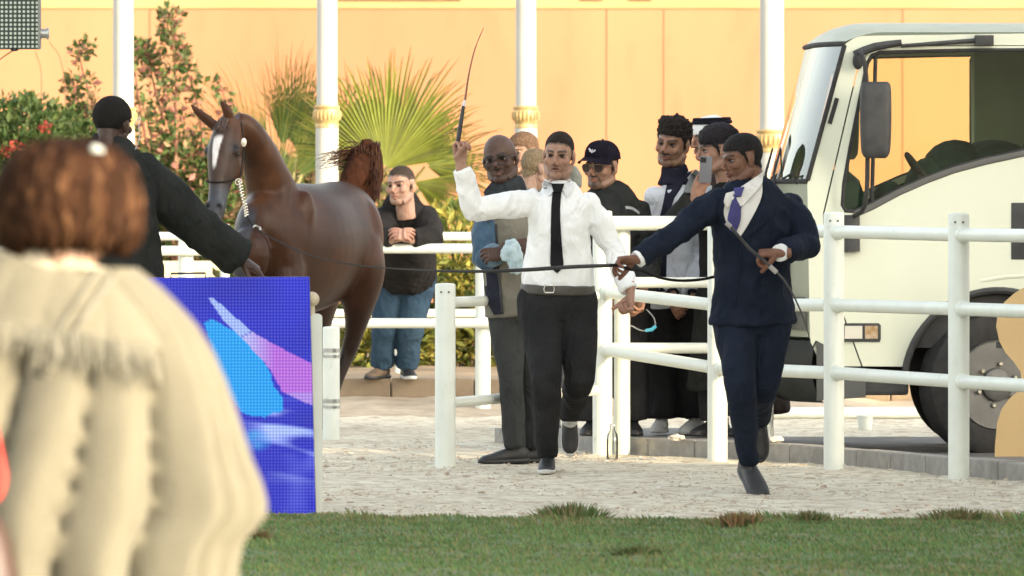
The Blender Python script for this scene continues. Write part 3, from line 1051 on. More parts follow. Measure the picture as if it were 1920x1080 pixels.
def frontgrid(bm, zlist, q0, q1, bulge, off=0.0, nv=40, th=0.01):
    rows = []
    for z in zlist:
        row = []
        for j in range(nv + 1):
            q = q0 + (q1 - q0) * j / nv
            e = abs(2 * q - 1)
            row.append(bm.verts.new(tl(uA(z) - bulge * (1 - e ** 3.5) + off, z, TW * q)))
        rows.append(row)
    for i in range(len(zlist) - 1):
        for j in range(nv):
            bm.faces.new((rows[i][j], rows[i][j + 1], rows[i + 1][j + 1], rows[i + 1][j]))
    if th:
        bmesh.ops.solidify(bm, geom=bm.faces[:], thickness=th)


zz = [1.52 + i * (2.262 - 1.52) / 12 for i in range(13)]
tshape("windscreen", lambda bm: frontgrid(bm, zz, 0.004, 0.996, 0.135, 0.0, 60, 0), G_front, truck)
tshape("front_panel", lambda bm: frontgrid(bm, [0.66 + i * 0.85 / 10 for i in range(11)], 0.0, 1.0, 0.135, 0.0, 40, 0.02), M_cab, truck)
tshape("windscreen_seal", lambda bm: [tube(bm, [tl(uA(z) - 0.004, z, TW * q + d) for z in zz], [0.013] * 13, 8) for q, d in ((0.0, -0.004), (1.0, 0.004))] +
       [tube(bm, [tl(uA(zq) - 0.135 * (1 - abs(2 * (j / 30) - 1) ** 3.5) - 0.003, zq, TW * j / 30) for j in range(31)], [0.014] * 31, 8) for zq in (1.515, 2.27)], M_rub, truck)
tshape("grille", lambda bm: frontgrid(bm, [0.98, 1.05, 1.12, 1.19], 0.12, 0.88, 0.135, -0.012), M_trim, truck)
for q0, q1 in ((0.008, 0.16), (0.84, 0.992)):
    tshape("headlamp", lambda bm: frontgrid(bm, [0.70, 0.76, 0.82, 0.88], q0, q1, 0.135, -0.014, 12), mat("lamp_glass", (0.42, 0.43, 0.40), (0.3, 0.31, 0.29), 18, 0.12, metal=0.3), truck)
bz = [0.30, 0.34, 0.42, 0.52, 0.60, 0.64]
bo = {0.30: 0.05, 0.34: -0.01, 0.42: -0.05, 0.52: -0.06, 0.60: -0.045, 0.64: -0.01}


def bumper(bm):
    rows = []
    for z in bz:
        row = []
        for j in range(41):
            q = j / 40
            e = abs(2 * q - 1)
            row.append(bm.verts.new(tl(0.16 - 0.20 * (1 - e ** 4) + bo[z] * (1 - 0.4 * e ** 6), z, -0.012 + (TW + 0.024) * q)))
        rows.append(row)
    for i in range(len(bz) - 1):
        for j in range(40):
            bm.faces.new((rows[i][j], rows[i][j + 1], rows[i + 1][j + 1], rows[i + 1][j]))
    bmesh.ops.solidify(bm, geom=bm.faces[:], thickness=0.03)
    for d in (-0.012, TW - 0.018):
        plate(bm, [(0.15, 0.31), (0.42, 0.33), (0.42, 0.492), (0.30, 0.492), (0.19, 0.62), (0.15, 0.64)], t=0.03, place=lambda x, y, dd: tl(x, y, d + dd))


tshape("bumper", bumper, mat("bumper_grey", (0.055, 0.060, 0.058), (0.075, 0.08, 0.078), 7, 0.6), truck)
tshape("number_plate", lambda bm: box(bm, tl(-0.128, 0.40, 0.68), tl(-0.11, 0.51, 1.22)), mat("plate_white", (0.7, 0.7, 0.68), rough=0.4), truck, False)
for d in (0.5, 1.2):
    tshape("wiper", lambda bm: tube(bm, [tl(-0.05, 1.50, d), tl(-0.045, 1.56, d + 0.1), tl(0.02, 1.70, d + 0.5)], [0.008, 0.008, 0.006], 6), M_rub, truck)
wp = tshape("wiper", lambda bm: tube(bm, [tl(uA(1.5) - 0.05, 1.50, 0.10), tl(uA(1.55) - 0.085, 1.56, 0.12), tl(uA(1.52) - 0.12, 1.53, 0.28)], [0.007] * 3, 6), M_rub, truck)
for d_ in (0.042, TW - 0.042):
    tshape("pillar", lambda bm: tube(bm, [tl(uA(z) + 0.030, z, d_) for z in (0.9, 1.5, 1.8, 2.1, 2.27)], [(0.036, 0.034)] * 5, 10, ref=(1, 0, 0)), M_cab, truck)
# back wall, floor, liner
tshape("back_wall", lambda bm: (box(bm, tl(1.76, 0.62, 0.03), tl(1.795, 2.33, 0.30)), box(bm, tl(1.76, 0.62, 1.60), tl(1.795, 2.33, TW - 0.03)), box(bm, tl(1.76, 0.62, 0.301), tl(1.795, 1.62, 1.599)), box(bm, tl(1.76, 2.2, 0.301), tl(1.795, 2.33, 1.599))), M_cab, truck, False)
tshape("rear_window", lambda bm: box(bm, tl(1.775, 1.621, 0.302), tl(1.78, 2.199, 1.598)), G_side, truck, False)
tshape("rear_trim", lambda bm: plate(bm, [(1.185, 1.30), (1.745, 1.30), (1.745, 2.30), (1.185, 2.30)], t=0.02, place=lambda x, y, d: tl(x, y, TW - 0.06 + d)), mat("trim_sage", (0.34, 0.38, 0.28), (0.30, 0.34, 0.25), 5, 0.8), truck, False)
tshape("headliner", lambda bm: box(bm, tl(0.34, 2.275, 0.03), tl(1.75, 2.30, TW - 0.03)), mat("trim_sage", (0.2, 0.23, 0.18)), truck, False)
tshape("door_liner", lambda bm: (plate(bm, [(0.25, 1.33), (0.46, 1.36), (0.76, 1.50), (1.08, 1.60), (1.52, 1.69), (1.52, 0.95), (0.66, 0.95), (0.6, 0.62), (0.25, 0.62)], t=0.03, place=lambda x, y, d: tl(x, y, 0.035 + d)),
                                 plate(bm, [(0.25, 1.33), (0.46, 1.36), (0.76, 1.50), (1.08, 1.60), (1.15, 1.62), (1.15, 0.95), (0.66, 0.95), (0.6, 0.62), (0.25, 0.62)], t=0.03, place=lambda x, y, d: tl(x, y, TW - 0.066 + d))), M_int, truck, False)
tshape("cab_floor", lambda bm: (box(bm, tl(0.12, 0.56, 0.04), tl(0.62, 0.62, TW - 0.04)), box(bm, tl(0.60, 0.60, 0.06), tl(1.75, 0.98, TW - 0.06))), M_trim, truck, False)
tshape("dashboard", lambda bm: tube(bm, [tl(0.28, 1.30, 0.07), tl(0.27, 1.32, 0.5), tl(0.27, 1.32, 1.3), tl(0.28, 1.30, TW - 0.07)], [(0.15, 0.22), (0.17, 0.26), (0.15, 0.22), (0.15, 0.20)], 16, ref=(1, 0, 0), k=3, power=3.5), M_int, truck)
for v0, s_ in ((0.28, 0), (0.98, 1), (1.42, 1)):
    seat = tshape("seat", lambda bm: (tube(bm, [tl(0.95, 1.08, v0 + 0.22), tl(1.40, 1.06, v0 + 0.22)], [(0.22, 0.09)] * 2, 14, ref=(0, 1, 0), power=4)), M_int, truck)
    tshape("backrest", lambda bm: (tube(bm, [tl(1.38, 1.08, v0 + 0.22), tl(1.44, 1.40, v0 + 0.22), tl(1.52, 1.74, v0 + 0.22)], [(0.21, 0.08), (0.22, 0.09), (0.17, 0.06)], 14, ref=(0, 1, 0), k=3, power=4)), M_trim, seat)
    tshape("headrest", lambda bm: ell(bm, tl(1.55, 1.86, v0 + 0.22), (0.05, 0.13, 0.085)), M_trim, seat)
# dark engine shroud and bundle heaped on the seats
tshape("seat_bundle", lambda bm: [ell(bm, tl(u, z, d), r) for u, z, d, r in ((1.0, 1.55, 1.0, (0.2, 0.3, 0.20)), (0.84, 1.45, 0.9, (0.14, 0.25, 0.2)), (1.22, 1.60, 1.1, (0.24, 0.4, 0.15)), (0.62, 1.38, 0.9, (0.1, 0.2, 0.14)))], mat("bundle_cloth", (0.010, 0.030, 0.024), (0.025, 0.055, 0.042), 9, 0.9, bump=0.8, bscale=14), truck)
# steering wheel (right-hand side of the cab away from the camera stays empty)
swc, swn = tl(0.80, 1.50, 0.48), Vector((0.82, 0, 0.57)).normalized()
e1, e2 = Vector((0, 1, 0)), swn.cross(Vector((0, 1, 0))).normalized()
rg = [swc + e1 * (0.20 * math.cos(2 * math.pi * i / 32)) + e2 * (0.20 * math.sin(2 * math.pi * i / 32)) for i in range(33)]
sw = tshape("steering_wheel", lambda bm: tube(bm, rg, [0.014] * 33, 10), M_rub, truck)
tshape("spoke", lambda bm: [tube(bm, [swc, swc + e1 * (0.19 * math.cos(a)) + e2 * (0.19 * math.sin(a))], [0.018, 0.012], 8) for a in (0.3, 2.84, 4.71)] + [tube(bm, [swc, tl(0.45, 1.15, 0.48)], [0.03, 0.03], 10)], M_trim, sw)

# wheels
def wheel(cx, cz, v_out, steer, r=0.392, w=0.235, sgn=1):
    Mw = Matrix.Translation(tl(cx, cz, v_out)) @ Matrix.Rotation(R(steer), 4, 'Z')

    def lat(bm, prof, seg=48):
        rings = []
        for rr, d in prof:
            rings.append([bm.verts.new(Mw @ Vector((rr * math.cos(2 * math.pi * j / seg), d * sgn, rr * math.sin(2 * math.pi * j / seg)))) for j in range(seg)])
        for i in range(len(rings) - 1):
            for j in range(seg):
                bm.faces.new((rings[i][j], rings[i][(j + 1) % seg], rings[i + 1][(j + 1) % seg], rings[i + 1][j]))
        bm.faces.new(rings[0]); bm.faces.new(rings[-1])
    wh = tshape("wheel", lambda bm: lat(bm, [(0.235, 0.035), (0.25, 0.012), (0.30, 0.0), (0.355, 0.008), (r - 0.006, 0.03), (r, 0.055)] + [(r - (0.009 if i % 2 else 0), 0.055 + (w - 0.11) * (i + 0.5) / 7) for i in range(7)] + [(r, w - 0.055), (r - 0.01, w - 0.03), (0.33, w), (0.235, w - 0.03)]), M_rub, truck)
    rim = tshape("rim", lambda bm: lat(bm, [(0.246, 0.016), (0.243, 0.006), (0.236, 0.008), (0.228, 0.05), (0.205, 0.075), (0.185, 0.052), (0.13, 0.028), (0.095, 0.024), (0.09, -0.01), (0.075, -0.02), (0.01, -0.022), (0.01, 0.2), (0.2, 0.2)]), M_rim, wh)
    for i in range(6):
        a = 2 * math.pi * i / 6 + 0.35
        shape("wheel_nut", lambda bm: lathe(bm, [(0.022, 0.0), (0.022, 0.008), (0.014, 0.010), (0.014, 0.03), (0.009, 0.034)], Mw @ Vector((0.116 * math.cos(a), 0.026 * sgn, 0.116 * math.sin(a))), 6, Mw.to_3x3() @ Vector((0, -sgn, 0))), mat("nut_brass", (0.36, 0.34, 0.27), rough=0.4, metal=0.6), rim, False, local=True)
        a += math.pi / 6
        c = Mw @ Vector((0.168 * math.cos(a), 0.040 * sgn, 0.168 * math.sin(a)))
        tdir = Mw.to_3x3() @ Vector((-math.sin(a), 0, math.cos(a)))
        shape("vent_slot", lambda bm: tube(bm, [c - tdir * 0.03, c + tdir * 0.03], [(0.015, 0.012)] * 2, 10, ref=Mw.to_3x3() @ Vector((math.cos(a), 0, math.sin(a)))), mat("slot_black", (0.006, 0.006, 0.006), rough=0.9), rim, local=True)


wheel(WX, WZ, 0.045, 20, sgn=1)
wheel(WX, WZ, TW - 0.045, 20, sgn=-1)
wheel(WX + 2.5, WZ, 0.06, 0, sgn=1)
wheel(WX + 2.5, WZ, TW - 0.06, 0, sgn=-1)
tshape("axle", lambda bm: (tube(bm, [tl(WX, WZ, 0.3), tl(WX, WZ - 0.06, 0.6), tl(WX, WZ - 0.06, 1.3), tl(WX, WZ, 1.6)], [0.05] * 4, 10), tube(bm, [tl(WX + 2.5, WZ, 0.2), tl(WX + 2.5, WZ, 1.7)], [0.07] * 2, 10)), M_trim, truck)
tshape("chassis_rail", lambda bm: (box(bm, tl(0.15, 0.42, 0.50), tl(4.6, 0.62, 0.57)), box(bm, tl(0.15, 0.42, 1.33), tl(4.6, 0.62, 1.40))), M_trim, truck, False)
tshape("wheel_liner", lambda bm: [tube(bm, [tl(x, z, d) for x, z in arcp(WX, WZ, 0.50, 176, 4, 18)], [(0.13, 0.012)] * 19, 8, ref=(0, 1, 0)) for d in (0.16, TW - 0.16)], M_rub, truck)
for d_ in (0.03, TW - 0.28):
    tshape("step_box", lambda bm: box(bm, tl(0.30, 0.34, d_), tl(0.66, 0.48, d_ + 0.25), bev=0.02), M_trim, truck, False)
tshape("cargo_box", lambda bm: (box(bm, tl(1.95, 0.85, -0.06), tl(5.0, 2.75, TW + 0.06), bev=0.02), box(bm, tl(1.93, 0.72, -0.03), tl(5.0, 0.84, TW + 0.03))), M_cab, truck, False)

# tan cut-out board
BY = 46.2
bs = FPX / BY
def q_(x, y): p = W(x, y, BY); return (p.x, p.z)
half = [(1865, 876), (1866, 835), (1870, 792), (1878, 768), (1892, 748), (1908, 735), (1916, 718), (1914, 698), (1902, 680), (1886, 662), (1874, 640), (1868, 612), (1872, 585), (1884, 566), (1902, 550), (1922, 538), (1945, 532)]
out = [q_(x, y) for x, y in half] + [q_(2 * 1945 - x, y) for x, y in half[-2::-1]]
bdm = mat("tan_board", (0.47, 0.34, 0.165), (0.44, 0.315, 0.15), 4, 0.6)
ct = thing("cutout_board", "tan hourglass-shaped cut-out board standing in front of the truck wheel", "board", (q_(1945, 0)[0], BY, 0.022))
shape("board", lambda bm: plate(bm, out, t=0.02, place=lambda x, z, d: Vector((x, BY + d, max(z, 0.024)))), bdm, ct, False)
shape("prop", lambda bm: tube(bm, [Vector((q_(1945, 0)[0], BY + 0.03, 0.55)), Vector((q_(1945, 0)[0], BY + 0.35, 0.03))], [0.015, 0.015], 6), M_trim, ct)
# ================================================================== PEOPLE: builders
from mathutils.bvhtree import BVHTree


def head_shape(bm):
    ell(bm, (0, -0.010, 0.032), (0.076, 0.098, 0.086), seg=28, rings=18)
    ell(bm, (0, 0.028, -0.018), (0.063, 0.064, 0.088), seg=24, rings=16)
    ell(bm, (0, 0.058, -0.090), (0.034, 0.031, 0.024))
    for s in (-1, 1):
        tube(bm, [(s * 0.056, -0.012, -0.045), (s * 0.050, 0.010, -0.072), (s * 0.028, 0.052, -0.094)], [0.022, 0.024, 0.020], 12, k=3)
        ell(bm, (s * 0.043, 0.062, -0.022), (0.023, 0.024, 0.022))
        ell(bm, (s * 0.0115, 0.1045, -0.033), (0.0095, 0.012, 0.0085))
        # ear
        ell(bm, (s * 0.0785, -0.010, -0.004), (0.009, 0.020, 0.032), Matrix.Rotation(R(-s * 16), 3, 'Z') @ Matrix.Rotation(R(12), 3, 'X'))
        ell(bm, (s * 0.074, 0.000, -0.030), (0.008, 0.010, 0.012))
    tube(bm, [(-0.046, 0.076, 0.020), (-0.02, 0.086, 0.024), (0, 0.088, 0.022), (0.02, 0.086, 0.024), (0.046, 0.076, 0.020)], [0.010, 0.012, 0.011, 0.012, 0.010], 12, k=2)
    tube(bm, [(0, 0.086, 0.022), (0, 0.097, 0.004), (0, 0.110, -0.020), (0, 0.113, -0.028)], [(0.0095, 0.010), (0.0085, 0.010), (0.011, 0.011), (0.0125, 0.011)], 12, ref=(1, 0, 0), k=3)
    tube(bm, [(-0.023, 0.083, -0.058), (0, 0.0945, -0.0535), (0.023, 0.083, -0.058)], [0.0045, 0.0075, 0.0045], 10, k=3)
    tube(bm, [(-0.020, 0.083, -0.062), (0, 0.0925, -0.0655), (0.020, 0.083, -0.062)], [0.0045, 0.0085, 0.0045], 10, k=3)
    tube(bm, [(0, -0.028, -0.02), (0, -0.034, -0.10), (0, -0.046, -0.20)], [(0.054, 0.058), (0.056, 0.058), (0.062, 0.062)], 18, ref=(1, 0, 0), k=3)


HEAD = remesh(head_shape, 0.0043, 2, 0.5)
_h = coords(HEAD)
for s in (-1, 1):
    d2 = ((_h[:, 0] - s * 0.0315) / 0.019) ** 2 + ((_h[:, 2] - 0.003) / 0.0125) ** 2
    _h[:, 1] -= np.where(_h[:, 1] > 0.03, 0.0125 * np.exp(-d2), 0)
# mouth line
dm = np.exp(-((_h[:, 2] + 0.0592) / 0.0030) ** 2) * (np.abs(_h[:, 0]) < 0.022) * (_h[:, 1] > 0.06)
_h[:, 1] -= 0.0045 * dm
set_coords(HEAD, _h)
HCO, HNO = coords(HEAD), normals(HEAD)
HF = [tuple(p.vertices) for p in HEAD.polygons]
M_skin = mat("skin", (1, 1, 1), (0.76, 0.70, 0.67), 34, 0.52, attr="Col", sss=0.12, bump=0.06, bscale=220, spec=0.35)
M_eye = mat("eye_white", (0.30, 0.27, 0.25), rough=0.2)
M_iris = mat("eye_iris", (0.016, 0.010, 0.007), rough=0.12)


def sst(x, a, b):
    t = np.clip((x - a) / (b - a), 0, 1)
    return t * t * (3 - 2 * t)


def lum_noise(P, sc):
    return np.array([noise.noise((p[0] * sc, p[1] * sc, p[2] * sc)) for p in P])


HN1 = lum_noise(HCO, 60)
HN2 = lum_noise(HCO, 150)
ANG = np.degrees(np.arctan2(np.abs(HCO[:, 0]), HCO[:, 1] + 0.010))

EAR = ((np.abs(HCO[:, 0]) > 0.0715) & (HCO[:, 2] < 0.036) & (HCO[:, 2] > -0.045) & (np.abs(HCO[:, 1] + 0.008) < 0.032)).astype(float)
HAIRLINE = {
    "short": ([0, 25, 45, 62, 74, 84, 95, 112, 140, 180], [0.066, 0.063, 0.052, 0.036, -0.012, -0.020, 0.032, -0.008, -0.040, -0.055]),
    "full": ([0, 25, 45, 62, 74, 84, 95, 112, 140, 180], [0.050, 0.048, 0.042, 0.022, -0.014, -0.022, 0.026, -0.030, -0.055, -0.066]),
    "low": ([0, 25, 45, 62, 74, 84, 95, 112, 140, 180], [0.036, 0.034, 0.032, 0.016, -0.020, -0.026, 0.022, -0.034, -0.060, -0.072]),
}


class Person:
    def __init__(s, name, label, Y, J, ground=0.0, u=1.0, group=None):
        s.Y, s.u = Y, u
        s.s = FPX / Y
        s.J = {k: s.p(*v) for k, v in J.items()}
        a = (s.J["aa"] + s.J["ab"]) / 2
        s.root = thing(name, label, "person", (a.x, a.y, ground), group)
        s.skin_parts = []
        s.S = (s.J["sb"] - s.J["sa"])
        s.hs = s.S.length / 2
        s.S = s.S.normalized()
        s.sm = (s.J["sa"] + s.J["sb"]) / 2
        s.hm = (s.J["ha"] + s.J["hb"]) / 2
        s.ground = ground
        s.skin = (0.4, 0.24, 0.16)

    def p(s, x, y, d=0.0):
        return W(x, y, s.Y + d)

    def along(s, t):
        return s.hm.lerp(s.sm, t)

    # torso and arm shapes shared by skin and garments
    def torso(s, bm, o=0.0, t0=-0.12, belly=0.0, neck=True, flare=0.0, topw=1.0):
        u, hs = s.u, s.hs
        sec = [(-0.12, 0.160 * u, 0.118 * u), (0.0, 0.162 * u, 0.120 * u), (0.2, 0.154 * u, 0.112 * u + belly * 0.7), (0.38, 0.150 * u, 0.108 * u + belly), (0.68, hs * 0.90, 0.120 * u + belly * 0.4), (0.86, hs * 0.97, 0.108 * u), (0.99, hs * 0.92 * topw, 0.086 * u), (1.07, hs * 0.60 * topw, 0.068 * u)]
        pts, rad = [], []
        if t0 < -0.12:
            pts.append(s.along(t0)); rad.append((0.166 * u + o + flare, 0.124 * u + o + flare))
        for t, a, b in sec:
            if t < t0:
                continue
            pts.append(s.along(t)); rad.append((a + o, b + o))
        if t0 > -0.12 and sec:
            pts.insert(0, s.along(t0)); rad.insert(0, (rad[0][0], rad[0][1]))
        if neck:
            pts.append(s.J["neck"]); rad.append((0.062 * u + o * 0.6, 0.062 * u + o * 0.6))
        tube(bm, pts, rad, 24, ref=s.S, k=3)

    def arm(s, bm, side, o=0.0, upto=1.0, r=(0.062, 0.053, 0.043, 0.040, 0.029), cuff=0.0):
        u = s.u
        S_, E, Wr = s.J["s" + side], s.J["e" + side], s.J["w" + side]
        S2 = S_ + Vector((0, 0, -0.012))
        P = [S2.lerp(s.sm, 0.22), S2.lerp(E, 0.42), E, E.lerp(Wr, 0.4), Wr]
        rr = [x * u + o for x in r]
        rr[0] *= 0.88
        if upto < 1:
            q = E.lerp(Wr, upto)
            P = P[:3] + [E.lerp(Wr, upto * 0.5), q]
        rr[-1] += cuff
        # rounder elbow: insert points near the joint
        P2 = [P[0], P[1], P[1].lerp(P[2], 0.75), P[2], P[2].lerp(P[3], 0.4), P[3], P[4]]
        r2 = [rr[0], rr[1], rr[2] * 1.02, rr[2], rr[2] * 1.0, rr[3], rr[4]]
        tube(bm, P2, r2, 14, k=2)
        ell(bm, S2, (rr[0] * 0.84,) * 3)

    def legs(s, bm, o=0.0, r=(0.088, 0.080, 0.056, 0.052, 0.036), sides="ab", bottom=1.0):
        u = s.u
        for sd in sides:
            H, K, A = s.J["h" + sd], s.J["k" + sd], s.J["a" + sd]
            A = K.lerp(A, bottom)
            P = [H, H.lerp(K, 0.4), K, K.lerp(A, 0.4), A]
            tube(bm, P, [x * u + o for x in r], 16, k=3)
            ell(bm, H, (r[0] * u + o,) * 3)

    # ------------------------------------------------------------ head
    def head(s, x, y, d, hpx, yaw=0, pitch=0, roll=0, skin=(0.4, 0.24, 0.16), width=1.0, brow=(0.02, 0.015, 0.012), lips=None, stubble=0.0, moust=0.0, goatee=0.0, hairc=(0.012, 0.010, 0.009), eyes=True, style=None, hairvol=0.008, curl=0.0, extra=None, hairm=None, mouth_open=0.0, shaved=None):
        sc = hpx / s.s / 0.236
        c = s.p(x, y, d)
        M = Matrix.Translation(c) @ Matrix.Rotation(math.pi - R(yaw), 4, 'Z') @ Matrix.Rotation(R(-pitch), 4, 'X') @ Matrix.Rotation(R(roll), 4, 'Y') @ Matrix.Diagonal((sc * width, sc, sc, 1))
        s.HM, s.hsc = M, sc
        s.skin = skin
        co = HCO.copy()
        x_, y_, z_ = co[:, 0], co[:, 1], co[:, 2]
        if mouth_open:
            w = np.exp(-((z_ + 0.060) / 0.005) ** 2) * (np.abs(x_) < 0.020) * (y_ > 0.06)
            co[:, 1] -= mouth_open * w
        col = np.tile(np.array(skin), (len(co), 1))

        def mixc(cc, w):
            nonlocal col
            w = np.clip(w, 0, 1)[:, None]
            col = col * (1 - w) + np.array(cc) * w
        ax = np.abs(x_)
        front = sst(y_, 0.045, 0.065)
        # natural redness / darker tone of cheeks, nose and eyelids
        mixc(np.array(skin) * (0.72, 0.64, 0.62), 0.55 * np.exp(-(((ax - 0.0315) / 0.018) ** 2 + ((z_ - 0.004) / 0.010) ** 2)) * front)
        mixc(np.array(skin) * (1.05, 0.84, 0.80), 0.5 * np.exp(-(((ax - 0.042) / 0.018) ** 2 + ((z_ + 0.022) / 0.018) ** 2)) * front)
        mixc(np.array(skin) * (1.0, 0.8, 0.76), 0.5 * sst(y_, 0.103, 0.112))
        lipc = lips if lips is not None else np.array(skin) * (0.80, 0.52, 0.50)
        wl_ = np.exp(-((z_ + 0.0595) / 0.0085) ** 4) * np.exp(-(ax / 0.023) ** 4) * sst(y_, 0.072, 0.082)
        mixc(lipc, wl_)
        mixc((0.03, 0.012, 0.01), (0.75 if mouth_open == 0 else 1.0) * np.exp(-((z_ + 0.0592) / (0.0026 + mouth_open * 0.35)) ** 2) * np.exp(-(ax / 0.020) ** 4) * sst(y_, 0.065, 0.075))
        jaw = sst(-z_, 0.018, 0.070) * sst(y_, -0.015, 0.02) * (1 - wl_) * (1 - sst(-z_, 0.095, 0.13))
        hc = np.array(hairc)
        if stubble:
            mixc(hc * 1.5 + 0.01, stubble * jaw * (0.75 + 0.35 * HN2))
        if moust:
            mixc(hc, moust * np.exp(-((z_ + 0.0445 + 0.10 * np.maximum(0, ax - 0.012)) / 0.0065) ** 4) * np.exp(-(ax / 0.031) ** 6) * sst(y_, 0.066, 0.078) * (1 + 0.3 * HN2))
        if goatee:
            g1 = np.exp(-((z_ + 0.090) / 0.017) ** 4) * np.exp(-(ax / 0.026) ** 4) * sst(y_, 0.055, 0.07)
            g2 = np.exp(-((ax - 0.030) / 0.006) ** 2) * sst(-z_, 0.045, 0.055) * sst(z_, -0.100, -0.085) * sst(y_, 0.05, 0.065)
            mixc(hc, goatee * np.clip(g1 + g2, 0, 1))
        bz = 0.0235 + 0.0045 * np.sin(np.clip((ax - 0.010) / 0.045, 0, 1) * 2.4)
        mixc(brow, 0.92 * np.exp(-((z_ - bz) / 0.0055) ** 4) * sst(ax, 0.006, 0.012) * (1 - sst(ax, 0.046, 0.056)) * sst(y_, 0.03, 0.05))
        if shaved is not None:      # cropped hair shadow on a shaved scalp
            hl = np.interp(ANG, *HAIRLINE["short"])
            mixc(shaved, 0.55 * sst(z_ - hl, 0.0, 0.02))
        if style:
            hl = np.interp(ANG, *HAIRLINE[style])
            mixc(hc, 0.9 * sst(z_ - hl + HN1 * 0.006, -0.012, 0.006) * (1 - EAR))
        me = pydata("head", co, HF, True)
        set_col(me, col)
        me.transform(M)
        s.skin_parts.append(me)
        if eyes:
            for sg in (-1, 1):
                def fe(bm):
                    ell(bm, (sg * 0.0315, 0.0722, 0.0025), (0.0145, 0.0120, 0.0062), seg=18, rings=12)
                em = bmesh.new()
                fe(em)
                for f in em.faces:
                    cc = f.calc_center_median()
                    f.material_index = 1 if (abs(cc.x - sg * 0.0315) < 0.0072 and cc.y > 0.076) else 0
                em.transform(M)
                put("eye", from_bm(em, "eye", True, None), [M_eye, M_iris], s.root)
                shape("eyelashes", lambda bm: tube(bm, [M @ Vector((sg * a, b, c_)) for a, b, c_ in ((0.0165, 0.0805, 0.004), (0.025, 0.0865, 0.0095), (0.034, 0.0855, 0.0095), (0.0465, 0.0745, 0.004))], [0.0012, 0.0022, 0.0022, 0.0014], 6, k=2), mat("lash", (0.012, 0.009, 0.008), rough=0.8), s.root)
        if style:
            s.hair(style, hairc, hairvol, curl, extra, hairm)

    def hair(s, style, hairc, vol=0.008, curl=0.0, extra=None, hairm=None):
        hl = np.interp(ANG, *HAIRLINE[style])
        z_ = HCO[:, 2]
        dd = z_ - hl + HN1 * 0.006 + HN2 * 0.003
        ear = (np.abs(HCO[:, 0]) > 0.0735) & (z_ < 0.034) & (z_ > -0.045) & (np.abs(HCO[:, 1] + 0.008) < 0.03)
        dd = np.where(ear, -0.03, dd)
        top = sst(z_, 0.03, 0.10)
        off = (vol * (0.6 + 0.8 * top) * sst(dd, -0.002, 0.014) - 0.002) + HN2 * 0.0018 + curl * HN1 * (0.4 + top) * sst(dd, 0, 0.02)
        if extra is not None:
            off = off + extra(HCO) * sst(dd, -0.002, 0.016)
        co = HCO + HNO * off[:, None]
        keep = dd > -0.005
        idx = -np.ones(len(co), dtype=int)
        idx[keep] = np.arange(keep.sum())
        Fk = [tuple(idx[i] for i in f) for f in HF if all(keep[i] for i in f)]
        me = pydata("hair", co[keep], Fk, True)
        me.transform(s.HM)
        m = hairm or mat("hair_%d_%d_%d" % tuple(int(c * 1000) for c in hairc), hairc, tuple(c * 1.9 + 0.002 for c in hairc), 120, 0.7, bump=1.0, bscale=170, stretch=(1, 1, 0.45), spec=0.15)
        return put("hair", me, m, s.root)

    # ------------------------------------------------------------ hands
    def hand(s, side, d, n, curls=(0.5, 0.5, 0.5, 0.5), thumb=0.4, thumbside=1, size=1.0, spread=0.06):
        w = s.J["w" + side]
        d = Vector(d).normalized()
        n = Vector(n)
        n = (n - d * n.dot(d)).normalized()
        lat = d.cross(n) * thumbside
        k = s.u * size

        def f(bm):
            tube(bm, [w - d * 0.05 * k, w, w + d * 0.045 * k, w + d * 0.092 * k], [(0.029 * k, 0.025 * k), (0.028 * k, 0.021 * k), (0.040 * k, 0.0175 * k), (0.040 * k, 0.0145 * k)], 14, ref=lat, k=2)
            for i, (of, ln) in enumerate(zip((0.031, 0.0105, -0.0105, -0.030), (0.074, 0.082, 0.076, 0.061))):
                p = w + d * (0.084 if i < 3 else 0.078) * k + lat * of * k
                ang = 0.05
                P = [p - d * 0.015 * k, p]
                for sg, da in zip((0.44, 0.31, 0.25), (72, 82, 46)):
                    ang += R(da) * curls[i]
                    dr = d * math.cos(ang) + n * math.sin(ang) + lat * (of / 0.03 * spread)
                    p = p + dr.normalized() * ln * sg * k
                    P.append(p)
                tube(bm, P, [0.0095 * k, 0.0094 * k, 0.0088 * k, 0.0080 * k, 0.0068 * k], 10, k=2)
            p = w + d * 0.022 * k + lat * 0.024 * k + n * 0.004 * k
            P = [p]
            for j, ln in enumerate((0.042, 0.033, 0.027)):
                a = thumb * j * 0.9
                dr = (d * (0.72 + 0.1 * j) + lat * (0.70 - 0.75 * thumb - 0.3 * thumb * j) + n * (0.25 + thumb * 0.9 + 0.2 * a)).normalized()
                p = p + dr * ln * k
                P.append(p)
            tube(bm, P, [0.0150 * k, 0.0125 * k, 0.0108 * k, 0.0085 * k], 10, k=2)
        me = remesh(f, 0.0040, 1, 0.4)
        c = np.tile(np.array(s.skin), (len(me.vertices), 1))
        co = coords(me)
        tip = np.clip(((co - np.array(w)) @ np.array(d)) / 0.16, 0, 1)
        c = c * (1 - 0.18 * tip[:, None] * np.array([0.2, 1.0, 1.0]))
        set_col(me, c)
        s.skin_parts.append(me)
        s.J["g" + side] = w + d * 0.095 * k + n * 0.022 * k

